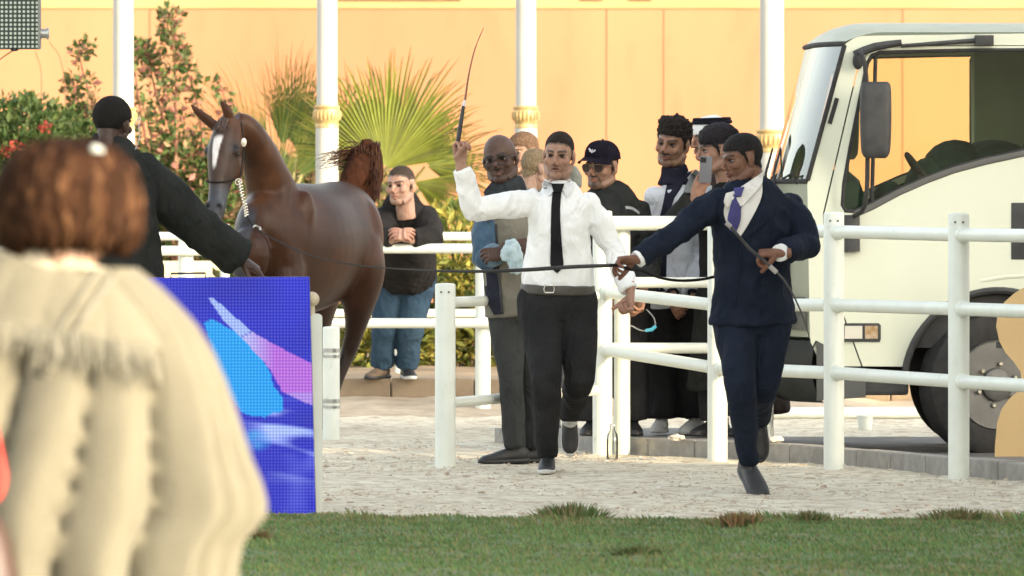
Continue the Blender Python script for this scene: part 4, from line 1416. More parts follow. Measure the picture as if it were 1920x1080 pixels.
    def finish_body(s, vox=0.015, arms="ab", legs=True, extra=None):
        def f(bm):
            s.torso(bm, -0.006)
            for a in arms:
                s.arm(bm, a, -0.004)
            if legs:
                s.legs(bm, -0.010)
            tube(bm, [s.sm, s.J["neck"], s.HM @ Vector((0, -0.03, -0.05))], [(0.075, 0.06), (0.055, 0.056), (0.05, 0.052)], 16, ref=s.S, k=3)
            if extra: extra(bm)
        me = remesh(f, vox, 1)
        set_col(me, np.tile(np.array(s.skin), (len(me.vertices), 1)))
        return put("body", join_meshes("body", [me] + s.skin_parts), M_skin, s.root)

    # ------------------------------------------------------------ clothing
    def garment(s, name, fn, m, vox=0.0095, wr=(0.0045, (12, 12, 5)), seed=0, smooth=2):
        o = blob(name, fn, vox, m, s.root, smooth, wr, seed)
        return o

    def strip(s, name, left, right, on, m, off=0.004, n=14, cols=4, th=0.004, parent=None):
        """cloth strip lying on the garment `on`, between two outlines given in photo pixels"""
        bv = BVHTree.FromPolygons([v.co[:] for v in on.data.vertices], [tuple(p.vertices) for p in on.data.polygons])
        Lp, Rp = catmull([(*q,) for q in left], 6) if len(left) > 2 else catmull([(*q,) for q in left], n), None
        Rp = catmull([(*q,) for q in right], 6) if len(right) > 2 else catmull([(*q,) for q in right], n)
        def resample(A, k):
            A = np.array(A)
            dl = np.r_[0, np.cumsum(np.linalg.norm(np.diff(A, axis=0), axis=1))]
            t = np.linspace(0, dl[-1], k)
            return np.stack([np.interp(t, dl, A[:, i]) for i in range(2)], 1)
        Lp, Rp = resample(Lp, n + 1), resample(Rp, n + 1)
        bm = bmesh.new()
        rows = []
        last = s.Y - 0.15
        for i in range(n + 1):
            row = []
            for j in range(cols + 1):
                q = Lp[i] * (1 - j / cols) + Rp[i] * (j / cols)
                w = W(q[0], q[1], s.Y)
                hit = bv.ray_cast(Vector((w.x, s.Y - 1.5, w.z)), Vector((0, 1, 0)))
                yy = hit[0].y if hit[0] is not None and hit[0].y < s.Y + 0.6 else last
                last = yy
                row.append(bm.verts.new((w.x, yy - off, w.z)))
            rows.append(row)
        for i in range(n):
            for j in range(cols):
                bm.faces.new((rows[i][j], rows[i][j + 1], rows[i + 1][j + 1], rows[i + 1][j]))
        bmesh.ops.recalc_face_normals(bm, faces=bm.faces[:])
        if sum(f.normal.y for f in bm.faces) > 0:
            bmesh.ops.reverse_faces(bm, faces=bm.faces[:])
        bmesh.ops.solidify(bm, geom=bm.faces[:], thickness=th)
        me = from_bm(bm, name, True, 50)
        return put(name, me, m, parent or s.root)

    def shoe(s, side, fwd, m, msole, up=(0, 0, 1), size=1.0, laces=None):
        A = s.J["a" + side]
        f = Vector(fwd).normalized()
        u = Vector(up)
        u = (u - f * u.dot(f)).normalized()
        r = f.cross(u)
        M = Matrix((( r.x, f.x, u.x, A.x), (r.y, f.y, u.y, A.y), (r.z, f.z, u.z, A.z), (0, 0, 0, 1))) @ Matrix.Scale(size, 4)
        me = SHOE.copy()
        me.transform(M)
        o = put("shoe", me, m, s.root)
        ms = SOLE.copy()
        ms.transform(M)
        put("sole", ms, msole, o)
        if laces is not None:
            shape("laces", lambda bm: [tube(bm, [M @ Vector((-0.026, y, z - 0.006)), M @ Vector((0, y + 0.004, z + 0.008)), M @ Vector((0.026, y, z - 0.006))], [0.0035] * 3, 6, k=2) for y, z in ((0.035, -0.012), (0.055, -0.022), (0.075, -0.030))], laces, o)
        return o


def shoe_shape(bm):
    tube(bm, [(0, -0.068, -0.045), (0, -0.045, -0.040), (0, 0.0, -0.038), (0, 0.06, -0.046), (0, 0.12, -0.056), (0, 0.165, -0.062), (0, 0.188, -0.066)], [(0.022, 0.032), (0.036, 0.042), (0.038, 0.044), (0.043, 0.036), (0.046, 0.027), (0.038, 0.021), (0.018, 0.012)], 18, ref=(1, 0, 0), k=3)
    tube(bm, [(0, -0.012, -0.05), (0, -0.010, 0.0), (0, -0.012, 0.03)], [(0.036, 0.052), (0.036, 0.048), (0.038, 0.046)], 16, ref=(1, 0, 0), k=2)
    tube(bm, [(0, 0.02, -0.01), (0, 0.055, -0.025), (0, 0.09, -0.038)], [(0.024, 0.016), (0.028, 0.016), (0.03, 0.014)], 12, ref=(1, 0, 0), k=2)


SHOE = remesh(shoe_shape, 0.006, 2)
_b = bmesh.new()
tube(_b, [(0, -0.082, -0.072), (0, -0.07, -0.072), (0, -0.03, -0.072), (0, 0.03, -0.072), (0, 0.10, -0.073), (0, 0.16, -0.072), (0, 0.192, -0.069), (0, 0.200, -0.068)], [(0.012, 0.012), (0.030, 0.0145), (0.039, 0.0145), (0.041, 0.0135), (0.048, 0.013), (0.042, 0.0125), (0.022, 0.011), (0.006, 0.008)], 16, ref=(1, 0, 0), k=3, power=3.5)
SOLE = from_bm(_b, "sole", True, 60)


def cloth(name, c1, c2=None, rough=0.88, bump=0.25, bscale=180, sheen=0.15, scale=7):
    return mat(name, c1, c2 or tuple(x * 0.82 for x in c1), scale, rough, bump=bump, bscale=bscale, sheen=sheen if max(c1) > 0.1 else 0.0, spec=0.25 if max(c1) > 0.1 else 0.10, fold=(0.75, 9.0))
# ================================================================== PEOPLE
C_shirt = cloth("white_shirt_cloth", (0.84, 0.845, 0.83), (0.79, 0.80, 0.79), 0.8, 0.15)
C_blk = cloth("black_trouser_cloth", (0.018, 0.018, 0.019), (0.026, 0.026, 0.027))
C_navy = cloth("navy_suit_cloth", (0.0085, 0.0125, 0.024), (0.013, 0.018, 0.032), 0.8)
C_jblk = cloth("black_jacket_cloth", (0.017, 0.019, 0.018), (0.028, 0.030, 0.029), 0.7)
C_sole = mat("white_sole", (0.62, 0.61, 0.58), (0.5, 0.49, 0.46), 20, 0.7)
C_shoe = mat("black_shoe", (0.014, 0.014, 0.015), (0.024, 0.024, 0.025), 20, 0.5)
C_tie = cloth("black_tie", (0.012, 0.012, 0.014), None, 0.6, 0.1)

# ---------------------------------------------------------------- man in the white shirt, running
p = Person("person", "running man in white shirt and black tie raising a whip", 44.4, dict(
    neck=(1048, 346, 0), sa=(994, 374, -0.02), sb=(1106, 378, 0.0), ea=(888, 394, -0.14), eb=(1150, 468, 0.02), wa=(864, 306, -0.20), wb=(1182, 548, -0.12),
    ha=(1012, 566, 0), hb=(1078, 566, 0.02), ka=(1024, 706, -0.16), kb=(1086, 708, -0.06), aa=(1027, 853, 0.0), ab=(1068, 780, 0.36)), u=1.10)
p.head(1048, 293, -0.02, 91, width=0.93, yaw=10, pitch=2, roll=-3, skin=(0.386, 0.234, 0.165), stubble=0.22, moust=0.4, hairc=(0.016, 0.011, 0.009), style="short", hairvol=0.005, mouth_open=0.006)
p.hand("a", (-0.05, 0.0, 1), (0.5, -0.8, 0.1), (0.85, 0.9, 0.9, 0.95), 0.75, -1)
p.hand("b", (0.0, -0.15, -1), (-0.9, -0.2, 0), (0.9, 0.95, 0.95, 0.95), 0.8, 1)
p.finish_body()
sh = p.garment("shirt", lambda bm: (p.torso(bm, 0.012, 0.10, 0.015, topw=1.0), p.arm(bm, "a", 0.007, 0.86, cuff=0.006), p.arm(bm, "b", 0.006, 0.95, cuff=0.006)), C_shirt, wr=(0.0085, (11, 11, 9)), seed=1)
tr = p.garment("trousers", lambda bm: (p.torso(bm, 0.006, -0.12, 0.01, neck=False) if False else tube(bm, [p.along(-0.16), p.along(-0.05), p.along(0.08), p.along(0.15)], [(0.165, 0.13), (0.186, 0.145), (0.183, 0.145), (0.178, 0.140)], 24, ref=p.S, k=3), p.legs(bm, 0.0, (0.108, 0.096, 0.070, 0.062, 0.046))), C_blk, wr=(0.006, (9, 9, 5)), seed=2)
M_belt = mat("grey_belt", (0.075, 0.068, 0.058), (0.05, 0.045, 0.038), 25, 0.5, bump=0.2, bscale=90)
bl = p.garment("belt", lambda bm: tube(bm, [p.along(0.075), p.along(0.085), p.along(0.165), p.along(0.175)], [(0.188, 0.152), (0.196, 0.162), (0.195, 0.161), (0.188, 0.150)], 30, ref=p.S), M_belt, 0.007, None, smooth=1)
bc = p.p(1030, 542, -0.178)
shape("buckle", lambda bm: tube(bm, [bc + Vector((x, 0, z)) for x, z in ((-0.022, -0.019), (0.022, -0.019), (0.026, 0), (0.022, 0.019), (-0.022, 0.019), (-0.028, 0), (-0.022, -0.019))], [0.0045] * 7, 8), mat("buckle_metal", (0.6, 0.58, 0.52), rough=0.25, metal=0.9), bl)
p.strip("collar", [(1020, 338), (1018, 352), (1028, 366)], [(1040, 345), (1042, 352), (1030, 367)], sh, cloth("collar_cloth", (0.76, 0.79, 0.83)), 0.012, 8, 3, 0.006)
p.strip("collar", [(1053, 346), (1052, 352), (1062, 368)], [(1070, 336), (1078, 350), (1063, 369)], sh, cloth("collar_cloth2", (0.76, 0.77, 0.77)), 0.012, 8, 3, 0.006)
p.strip("placket", [(1034, 360), (1036, 530)], [(1054, 360), (1058, 530)], sh, C_shirt, 0.003, 16, 3, 0.003)
ti = p.strip("tie", [(1036, 354), (1033, 400), (1032, 470), (1032, 498), (1043, 511)], [(1053, 354), (1050, 400), (1054, 470), (1056, 498), (1044, 512)], sh, C_tie, 0.011, 22, 4, 0.006)
p.strip("tie_knot", [(1033, 344), (1038, 360)], [(1058, 344), (1053, 360)], sh, C_tie, 0.022, 4, 4, 0.010, ti)
p.strip("shirt_pocket_fold", [(1072, 452), (1090, 480)], [(1075, 450), (1093, 478)], sh, C_shirt, 0.004, 6, 2, 0.004)
p.shoe("a", (-0.06, -1, -0.06), C_shoe, C_sole, laces=mat("lace_white", (0.5, 0.5, 0.48)))
p.shoe("b", (0.02, -0.30, -0.95), C_shoe, C_sole, up=(0, -0.95, 0.3), laces=mat("lace_white", (0.5, 0.5, 0.48)))
shape("sock", lambda bm: tube(bm, [p.J["kb"].lerp(p.J["ab"], 0.80), p.J["ab"] + Vector((0, -0.01, -0.03))], [0.046, 0.042], 14), mat("sock_white", (0.55, 0.55, 0.53), (0.1, 0.1, 0.1), 55, 0.9, contrast=(0.45, 0.55), stretch=(0.1, 0.1, 1)), p.root)

g_ = p.J["ga"]
wp = thing("riding_whip", "thin riding whip raised by the man in the white shirt", "whip", tuple(g_))
hp0, hp1, wt = p.p(857, 276, -0.225), p.p(872, 188, -0.22), p.p(907, 52, -0.15)
shape("handle", lambda bm: tube(bm, [hp0, p.p(862, 244, -0.23), p.p(869, 199, -0.225)], [0.012, 0.012, 0.009], 10, k=2), M_black, wp)
shape("ferrule", lambda bm: tube(bm, [p.p(869, 199, -0.225), hp1], [0.0105, 0.007], 10), mat("whip_ferrule", (0.70, 0.62, 0.58), rough=0.5), wp)
shape("shaft", lambda bm: tube(bm, [hp1, p.p(879, 140, -0.21), p.p(891, 90, -0.18), wt], [0.006, 0.0045, 0.0035, 0.002], 8, k=4), mat("whip_cane", (0.22, 0.13, 0.075), (0.15, 0.085, 0.05), 20, 0.6), wp)

# ---------------------------------------------------------------- man in the navy suit
p = Person("person", "running man in navy suit and purple tie holding the lead rope", 41.3, dict(
    neck=(1410, 352, 0.02), sa=(1342, 372, -0.12), sb=(1480, 380, 0.06), ea=(1270, 436, -0.26), eb=(1517, 458, -0.02), wa=(1196, 486, -0.36), wb=(1462, 474, -0.26),
    ha=(1378, 585, 0), hb=(1444, 585, 0.02), ka=(1388, 718, -0.16), kb=(1432, 718, 0.0), aa=(1404, 868, 0.06), ab=(1424, 786, 0.42)), u=1.08)
p.head(1392, 299, -0.06, 91, yaw=66, pitch=10, roll=4, skin=(0.196, 0.098, 0.062), stubble=0.2, hairc=(0.010, 0.009, 0.009), style="full", hairvol=0.010)
p.hand("a", (-1, -0.05, -0.08), (-0.1, -0.35, -0.95), (0.55, 0.65, 0.75, 0.8), 0.55, -1)
p.hand("b", (-1, -0.1, -0.02), (0.0, 0.3, -0.95), (0.75, 0.85, 0.9, 0.9), 0.7, 1)
p.finish_body()
jk = p.garment("jacket", lambda bm: (p.torso(bm, 0.024, -0.10, 0.01), tube(bm, [p.along(-0.09), p.along(0.0), p.along(0.2)], [(0.222, 0.16), (0.212, 0.152), (0.19, 0.14)], 24, ref=p.S, k=3), p.arm(bm, "a", 0.011, 0.93, cuff=0.010), p.arm(bm, "b", 0.012, 0.90, cuff=0.012)), C_navy, wr=(0.009, (10, 10, 8)), seed=3)
p.garment("trousers", lambda bm: (tube(bm, [p.along(-0.18), p.along(-0.05), p.along(0.12)], [(0.16, 0.125), (0.185, 0.14), (0.17, 0.13)], 24, ref=p.S, k=3), p.legs(bm, 0.0, (0.104, 0.092, 0.068, 0.058, 0.043))), C_navy, wr=(0.006, (9, 9, 5)), seed=4)
C_sh2 = cloth("suit_shirt_cloth", (0.72, 0.70, 0.66), (0.66, 0.64, 0.60))
vf = p.strip("shirt_front", [(1356, 372), (1352, 400), (1362, 428), (1382, 442)], [(1428, 334), (1426, 370), (1404, 415), (1386, 444)], jk, C_sh2, 0.006, 14, 8, 0.004)
p.strip("shirt_collar", [(1388, 350), (1378, 366), (1386, 386)], [(1430, 322), (1426, 346), (1392, 384)], jk, C_sh2, 0.022, 8, 4, 0.010)
p.strip("shirt_collar", [(1360, 362), (1356, 378), (1362, 390)], [(1382, 356), (1376, 368), (1366, 386)], jk, C_sh2, 0.020, 6, 3, 0.008)
C_ptie = cloth("purple_tie", (0.055, 0.050, 0.20), (0.035, 0.032, 0.12), 0.6, 0.1)
ti = p.strip("tie", [(1374, 362), (1366, 392), (1362, 412), (1368, 432)], [(1392, 360), (1388, 388), (1386, 414), (1376, 438)], jk, C_ptie, 0.020, 14, 4, 0.006)
p.strip("tie_knot", [(1374, 352), (1376, 368)], [(1394, 350), (1388, 368)], jk, C_ptie, 0.034, 4, 3, 0.010, ti)
p.strip("lapel", [(1428, 330), (1430, 372), (1410, 420), (1386, 446)], [(1446, 338), (1456, 380), (1430, 420), (1388, 452)], jk, C_navy, 0.012, 14, 4, 0.007)
p.strip("lapel", [(1352, 368), (1344, 398), (1356, 430), (1380, 450)], [(1360, 370), (1355, 400), (1364, 428), (1384, 444)], jk, C_navy, 0.012, 12, 3, 0.007)
p.strip("front_edge", [(1384, 446), (1382, 500), (1370, 575)], [(1389, 446), (1387, 500), (1376, 576)], jk, C_navy, 0.006, 14, 2, 0.005)
p.strip("pocket_flap", [(1425, 520), (1424, 534)], [(1468, 516), (1467, 530)], jk, C_navy, 0.006, 3, 5, 0.005)
for sd, fr in (("a", (0.90, 1.02)), ("b", (0.86, 1.03))):
    E_, W_ = p.J["e" + sd], p.J["w" + sd]
    shape("shirt_cuff", lambda bm: tube(bm, [E_.lerp(W_, fr[0]), E_.lerp(W_, fr[1])], [0.043, 0.042], 18), C_shirt, p.root)
p.shoe("a", (0.30, -0.78, -0.50), C_shoe, C_shoe, up=(0, -0.6, 0.8), size=1.12)
p.shoe("b", (0.02, -0.30, -0.95), C_shoe, C_shoe, up=(0, -0.95, 0.3))
SUIT = p
sw_ = thing("riding_whip", "dark riding whip held across the chest of the suited man", "whip", tuple(p.J["gb"]))
c0 = p.p(1366, 424, -0.40)
shape("handle", lambda bm: tube(bm, [p.p(1368, 423, -0.38), p.p(1405, 466, -0.37), p.p(1430, 487, -0.36)], [0.007, 0.008, 0.008], 10), M_black, sw_)
shape("tip_cap", lambda bm: tube(bm, [p.p(1362, 418, -0.385), p.p(1370, 425, -0.38)], [0.012, 0.011], 10), mat("whip_cap", (0.34, 0.32, 0.30), rough=0.4), sw_)
shape("shaft", lambda bm: tube(bm, [p.p(1430, 487, -0.36), p.p(1470, 525, -0.34), p.p(1500, 580, -0.30), p.p(1520, 640, -0.25)], [0.007, 0.005, 0.004, 0.002], 8, k=3), mat("whip_grey", (0.05, 0.045, 0.045), rough=0.6), sw_)
shape("wrist_band", lambda bm: tube(bm, [p.p(1443, 499, -0.355), p.p(1456, 511, -0.35)], [0.012, 0.012], 10), mat("whip_cap", (0.34, 0.32, 0.30)), sw_)

# ---------------------------------------------------------------- man with glasses, arms folded
p = Person("person", "bald man in round glasses and khaki vest over denim shirt, arms folded", 45.8, dict(
    neck=(952, 352, 0), sa=(912, 392, -0.02), sb=(1010, 388, 0.06), ea=(908, 486, -0.10), eb=(1018, 480, 0.0), wa=(958, 462, -0.26), wb=(948, 478, -0.24),
    ha=(946, 566, 0), hb=(1000, 566, 0.04), ka=(958, 706, -0.02), kb=(998, 706, 0.10), aa=(965, 838, 0.0), ab=(1000, 838, 0.14)), u=1.0)
p.head(938, 299, -0.02, 93, yaw=14, pitch=4, roll=9, skin=(0.085, 0.046, 0.032), stubble=0.3, moust=0.55, goatee=0.15, hairc=(0.018, 0.012, 0.01), lips=(0.16, 0.07, 0.06), shaved=(0.10, 0.06, 0.045))
GL = p.HM
p.hand("a", (1, -0.1, 0.1), (0.1, 0.8, -0.4), (0.35, 0.4, 0.45, 0.5), 0.4, 1)
p.hand("b", (-1, -0.1, 0.05), (0.1, 0.8, -0.4), (0.35, 0.4, 0.45, 0.5), 0.4, -1)
p.finish_body()
C_den = cloth("denim_shirt", (0.060, 0.112, 0.172), (0.042, 0.085, 0.135), 0.9)
dn = p.garment("denim_shirt", lambda bm: (p.torso(bm, 0.012, -0.05), p.arm(bm, "a", 0.020, 0.30, cuff=0.012), p.arm(bm, "b", 0.020, 0.30, cuff=0.012)), C_den, wr=(0.006, (10, 10, 7)), seed=5)
for sd in "ab":
    E_, W_ = p.J["e" + sd], p.J["w" + sd]
    shape("rolled_cuff", lambda bm: tube(bm, [E_.lerp(W_, 0.18), E_.lerp(W_, 0.22), E_.lerp(W_, 0.42), E_.lerp(W_, 0.45)], [0.056, 0.064, 0.062, 0.054], 16), cloth("denim_light", (0.16, 0.23, 0.30), (0.12, 0.19, 0.26)), dn)
C_khk = cloth("khaki_vest", (0.20, 0.185, 0.145), (0.16, 0.15, 0.12), 0.9)
vs_ = p.garment("vest", lambda bm: p.torso(bm, 0.030, -0.14, 0.01), C_khk, wr=(0.006, (9, 9, 5)), seed=6)
p.strip("vest_front", [(906, 440), (905, 500), (912, 560), (926, 590)], [(926, 420), (930, 500), (938, 560), (944, 588)], vs_, cloth("vest_lining", (0.022, 0.024, 0.035), (0.03, 0.03, 0.045)), 0.006, 14, 4, 0.006)
p.strip("zip", [(928, 420), (932, 500), (940, 585)], [(932, 420), (936, 500), (944, 585)], vs_, M_black, 0.008, 14, 2, 0.004)
p.garment("scarf", lambda bm: (tube(bm, [p.J["neck"] + Vector((-0.01, 0, -0.05)), p.J["neck"] + Vector((0, -0.01, 0.01)), p.J["neck"] + Vector((0, -0.015, 0.055))], [(0.12, 0.095), (0.095, 0.085), (0.075, 0.072)], 18, ref=(1, 0, 0), k=3),
                               tube(bm, [p.p(925, 362, -0.08), p.p(915, 385, -0.12), p.p(918, 410, -0.14)], [(0.035, 0.02), (0.04, 0.02), (0.03, 0.015)], 12, ref=(1, 0, 0), k=2)), cloth("charcoal_scarf", (0.022, 0.026, 0.030), (0.035, 0.04, 0.045)), 0.008, (0.006, (14, 14, 14)), seed=7)
p.garment("trousers", lambda bm: (tube(bm, [p.along(-0.18), p.along(-0.05), p.along(0.12)], [(0.15, 0.12), (0.172, 0.13), (0.16, 0.125)], 22, ref=p.S, k=3), p.legs(bm, 0.0, (0.098, 0.088, 0.066, 0.062, 0.056))), cloth("charcoal_trousers", (0.040, 0.042, 0.042), (0.052, 0.054, 0.054)), wr=(0.006, (9, 9, 5)), seed=8)
p.shoe("a", (-1, -0.28, -0.02), C_shoe, C_shoe, size=1.03, laces=mat("lace_dark", (0.03, 0.03, 0.03)))
p.shoe("b", (-0.9, -0.45, -0.02), C_shoe, C_shoe, size=1.03)
M_spec = mat("spectacle_frame", (0.012, 0.010, 0.010), rough=0.3)
gl = thing("spectacles", "round dark-rimmed spectacles on the bald man's face", "glasses", tuple(GL @ Vector((0, 0.1, 0))))
for sg in (-1, 1):
    cc = [GL @ Vector((sg * 0.033 + 0.0275 * math.cos(a), 0.102 - 0.006 * abs(math.cos(a)) * (1 if sg * math.cos(a) > 0 else -0.3), -0.002 + 0.022 * math.sin(a))) for a in [2 * math.pi * i / 20 for i in range(21)]]
    rm = shape("rim", lambda bm: tube(bm, cc, [0.0030] * 21, 6), M_spec, gl)
    put("lens", pydata("lens", cc[:-1], [tuple(range(20))]), glass_mat("spec_glass", (0.92, 0.92, 0.92), alpha=0.0, ior=1.2), gl)
    shape("temple_arm", lambda bm: tube(bm, [GL @ Vector((sg * 0.060, 0.094, 0.006)), GL @ Vector((sg * 0.074, 0.06, 0.008)), GL @ Vector((sg * 0.080, 0.0, 0.008))], [0.0026] * 3, 6), M_spec, gl)
shape("bridge", lambda bm: tube(bm, [GL @ Vector((-0.007, 0.107, 0.002)), GL @ Vector((0, 0.111, 0.005)), GL @ Vector((0.007, 0.107, 0.002))], [0.0028] * 3, 6), M_spec, gl)
# pale blue cloth in his hand
def rag(bm):
    tube(bm, [p.p(957, 452, -0.33), p.p(962, 468, -0.345), p.p(966, 490, -0.34), p.p(963, 512, -0.335)], [(0.022, 0.010), (0.034, 0.014), (0.040, 0.013), (0.026, 0.008)], 16, ref=(1, 0, 0), k=3)
    tube(bm, [p.p(958, 462, -0.345), p.p(947, 472, -0.35), p.p(946, 490, -0.345)], [(0.016, 0.008), (0.018, 0.008), (0.012, 0.006)], 10, ref=(1, 0, 0), k=2)
me = remesh(rag, 0.006, 2)
wrinkle(me, 0.010, (40, 40, 16), 3)
tag(put("cleaning_cloth", me, cloth("pale_blue_rag", (0.50, 0.62, 0.66), (0.42, 0.54, 0.58))), "crumpled pale blue cloth held by the man in glasses", "cloth")

# ---------------------------------------------------------------- man in jeans leaning on the rail
p = Person("person", "man in dark hoodie and blue jeans leaning with clasped hands on the rail", 56.0, dict(
    neck=(757, 384, -0.14), sa=(722, 404, -0.10), sb=(800, 404, -0.10), ea=(711, 446, -0.36), eb=(810, 446, -0.36), wa=(738, 448, -0.50), wb=(769, 448, -0.50),
    ha=(732, 520, 0.30), hb=(784, 520, 0.30), ka=(722, 608, 0.32), kb=(772, 606, 0.30), aa=(716, 686, 0.42), ab=(762, 686, 0.42)), ground=0.215, u=1.12)
p.head(752, 348, -0.24, 74, yaw=28, pitch=4, roll=2, skin=(0.423, 0.257, 0.184), stubble=0.3, hairc=(0.030, 0.021, 0.015), style="short", hairvol=0.003)
p.hand("a", (0.75, -0.5, 0.35), (0.75, 0.3, -0.2), (0.5, 0.55, 0.6, 0.6), 0.5, 1)
p.hand("b", (-0.75, -0.5, 0.35), (-0.75, 0.3, -0.2), (0.5, 0.55, 0.6, 0.6), 0.5, -1)
p.finish_body()
C_hood = cloth("dark_hoodie", (0.016, 0.015, 0.0145), (0.024, 0.022, 0.021))
hd = p.garment("hoodie", lambda bm: (p.torso(bm, 0.030, -0.02, 0.03), p.arm(bm, "a", 0.026, 0.92), p.arm(bm, "b", 0.026, 0.92)), C_hood, wr=(0.008, (9, 9, 9)), seed=9)
p.garment("hood", lambda bm: tube(bm, [p.J["neck"] + Vector((0, 0.03, -0.04)), p.J["neck"] + Vector((0, 0.03, 0.02)), p.J["neck"] + Vector((0.01, 0.06, 0.055))], [(0.15, 0.10), (0.125, 0.09), (0.085, 0.06)], 18, ref=(1, 0, 0), k=3), C_hood, 0.009, (0.006, (12, 12, 12)), seed=10)
C_jean = cloth("blue_jeans", (0.026, 0.052, 0.085), (0.042, 0.075, 0.11), 0.9, scale=3)
p.garment("jeans", lambda bm: (tube(bm, [p.along(-0.20), p.along(-0.05), p.along(0.10)], [(0.16, 0.13), (0.185, 0.14), (0.17, 0.13)], 22, ref=p.S, k=3), p.legs(bm, 0.0, (0.108, 0.096, 0.076, 0.070, 0.064))), C_jean, wr=(0.007, (9, 9, 7)), seed=11)
p.shoe("a", (-0.5, -0.85, -0.02), mat("tan_boot", (0.16, 0.11, 0.07), (0.12, 0.08, 0.05), 12, 0.8), C_shoe)
p.shoe("b", (0.2, -0.95, -0.02), C_shoe, C_sole)

# ---------------------------------------------------------------- two onlookers far behind the glasses man
p = Person("person", "brown-haired man in sunlight half hidden behind the bald man", 52.0, dict(
    neck=(985, 328, 0), sa=(948, 360, 0), sb=(1030, 360, 0.05), ea=(940, 430, 0), eb=(1040, 430, 0), wa=(950, 500, -0.1), wb=(1035, 500, -0.1),
    ha=(965, 540, 0), hb=(1015, 540, 0), ka=(965, 660, 0), kb=(1015, 660, 0), aa=(966, 780, 0), ab=(1014, 780, 0)))
p.head(980, 288, 0, 76, yaw=42, pitch=4, skin=(0.423, 0.266, 0.193), hairc=(0.09, 0.055, 0.035), style="full", hairvol=0.010)
p.finish_body()
p.garment("shirt", lambda bm: (p.torso(bm, 0.016, -0.05), p.arm(bm, "a", 0.018, 0.95), p.arm(bm, "b", 0.018, 0.95)), cloth("sand_shirt", (0.27, 0.27, 0.22), (0.22, 0.22, 0.18)), 0.012, wr=(0.006, (9, 9, 6)), seed=12)
p.garment("trousers", lambda bm: (tube(bm, [p.along(-0.18), p.along(0.1)], [(0.17, 0.13)] * 2, 20, ref=p.S), p.legs(bm, 0.0, (0.098, 0.088, 0.066, 0.062, 0.056))), cloth("khaki_trousers", (0.10, 0.09, 0.07)), 0.012, None)
p.shoe("a", (0, -1, 0), C_shoe, C_shoe); p.shoe("b", (0, -1, 0), C_shoe, C_shoe)

p = Person("person", "shorter fair-haired person with back turned beside the white-shirted man's head", 51.0, dict(
    neck=(1012, 345, 0), sa=(982, 370, 0), sb=(1052, 366, 0.05), ea=(975, 440, 0), eb=(1060, 440, 0), wa=(985, 505, -0.1), wb=(1055, 505, -0.1),
    ha=(993, 550, 0), hb=(1041, 550, 0), ka=(993, 670, 0), kb=(1041, 670, 0), aa=(994, 788, 0), ab=(1040, 788, 0)), u=0.92)
p.head(1006, 316, 0, 68, yaw=-120, pitch=8, skin=(0.404, 0.257, 0.184), hairc=(0.15, 0.11, 0.065), style="low", hairvol=0.012, eyes=False)
p.finish_body()
p.garment("hooded_top", lambda bm: (p.torso(bm, 0.018, -0.05), p.arm(bm, "a", 0.018, 0.95), p.arm(bm, "b", 0.018, 0.95), tube(bm, [p.p(1075, 350, 0.03), p.p(1078, 330, 0.03), p.p(1074, 312, 0.03)], [0.05, 0.04, 0.02], 12)), cloth("grey_green_top", (0.17, 0.18, 0.15), (0.14, 0.15, 0.125)), 0.012, wr=(0.006, (9, 9, 6)), seed=13)
p.garment("trousers", lambda bm: (tube(bm, [p.along(-0.18), p.along(0.1)], [(0.16, 0.12)] * 2, 20, ref=p.S), p.legs(bm, 0.0, (0.09, 0.08, 0.062, 0.058, 0.052))), cloth("grey_trousers", (0.08, 0.08, 0.08)), 0.012, None)
p.shoe("a", (0, 1, 0), C_shoe, C_shoe); p.shoe("b", (0, 1, 0), C_shoe, C_shoe)

# ---------------------------------------------------------------- capped man with sunglasses
PZ = 0.088
p = Person("person", "bearded man in black cap, sunglasses and black jacket behind the barrier", 47.75, dict(
    neck=(1142, 362, 0), sa=(1092, 396, -0.04), sb=(1196, 396, 0.04), ea=(1086, 480, 0.0), eb=(1214, 484, 0.0), wa=(1130, 556, -0.42), wb=(1205, 552, -0.44),
    ha=(1112, 566, 0.02), hb=(1176, 566, 0.02), ka=(1112, 690, 0), kb=(1180, 690, 0), aa=(1110, 788, 0), ab=(1186, 788, 0)), ground=PZ, u=1.08)
p.head(1128, 313, -0.02, 86, yaw=30, pitch=3, roll=-2, skin=(0.331, 0.197, 0.138), stubble=0.3, moust=0.85, goatee=0.8, hairc=(0.014, 0.011, 0.010), style="full", hairvol=0.004)
CM = p.HM
p.hand("b", (-0.15, -0.3, -0.95), (-0.8, -0.3, 0.1), (0.5, 0.55, 0.6, 0.65), 0.5, 1)
p.hand("a", (0.7, -0.3, -0.4), (0.2, 0.6, -0.6), (0.5, 0.55, 0.6, 0.65), 0.5, 1)
p.finish_body()
ja = p.garment("jacket", lambda bm: (p.torso(bm, 0.034, -0.12, 0.02), p.arm(bm, "a", 0.028, 0.95), p.arm(bm, "b", 0.028, 0.94)), C_jblk, wr=(0.010, (9, 9, 9)), seed=14)
p.garment("hood_collar", lambda bm: tube(bm, [p.J["neck"] + Vector((0.02, 0.02, -0.06)), p.J["neck"] + Vector((0.03, 0.02, 0.0)), p.J["neck"] + Vector((0.045, 0.04, 0.045))], [(0.165, 0.11), (0.125, 0.10), (0.075, 0.07)], 18, ref=(1, 0, 0), k=3), C_jblk, 0.009, (0.009, (10, 10, 10)), seed=15)
p.strip("zip_pull", [(1172, 386), (1186, 388), (1200, 398)], [(1173, 391), (1186, 393), (1198, 402)], ja, mat("zip_metal", (0.42, 0.42, 0.40), rough=0.35, metal=0.7), 0.006, 8, 2, 0.004)
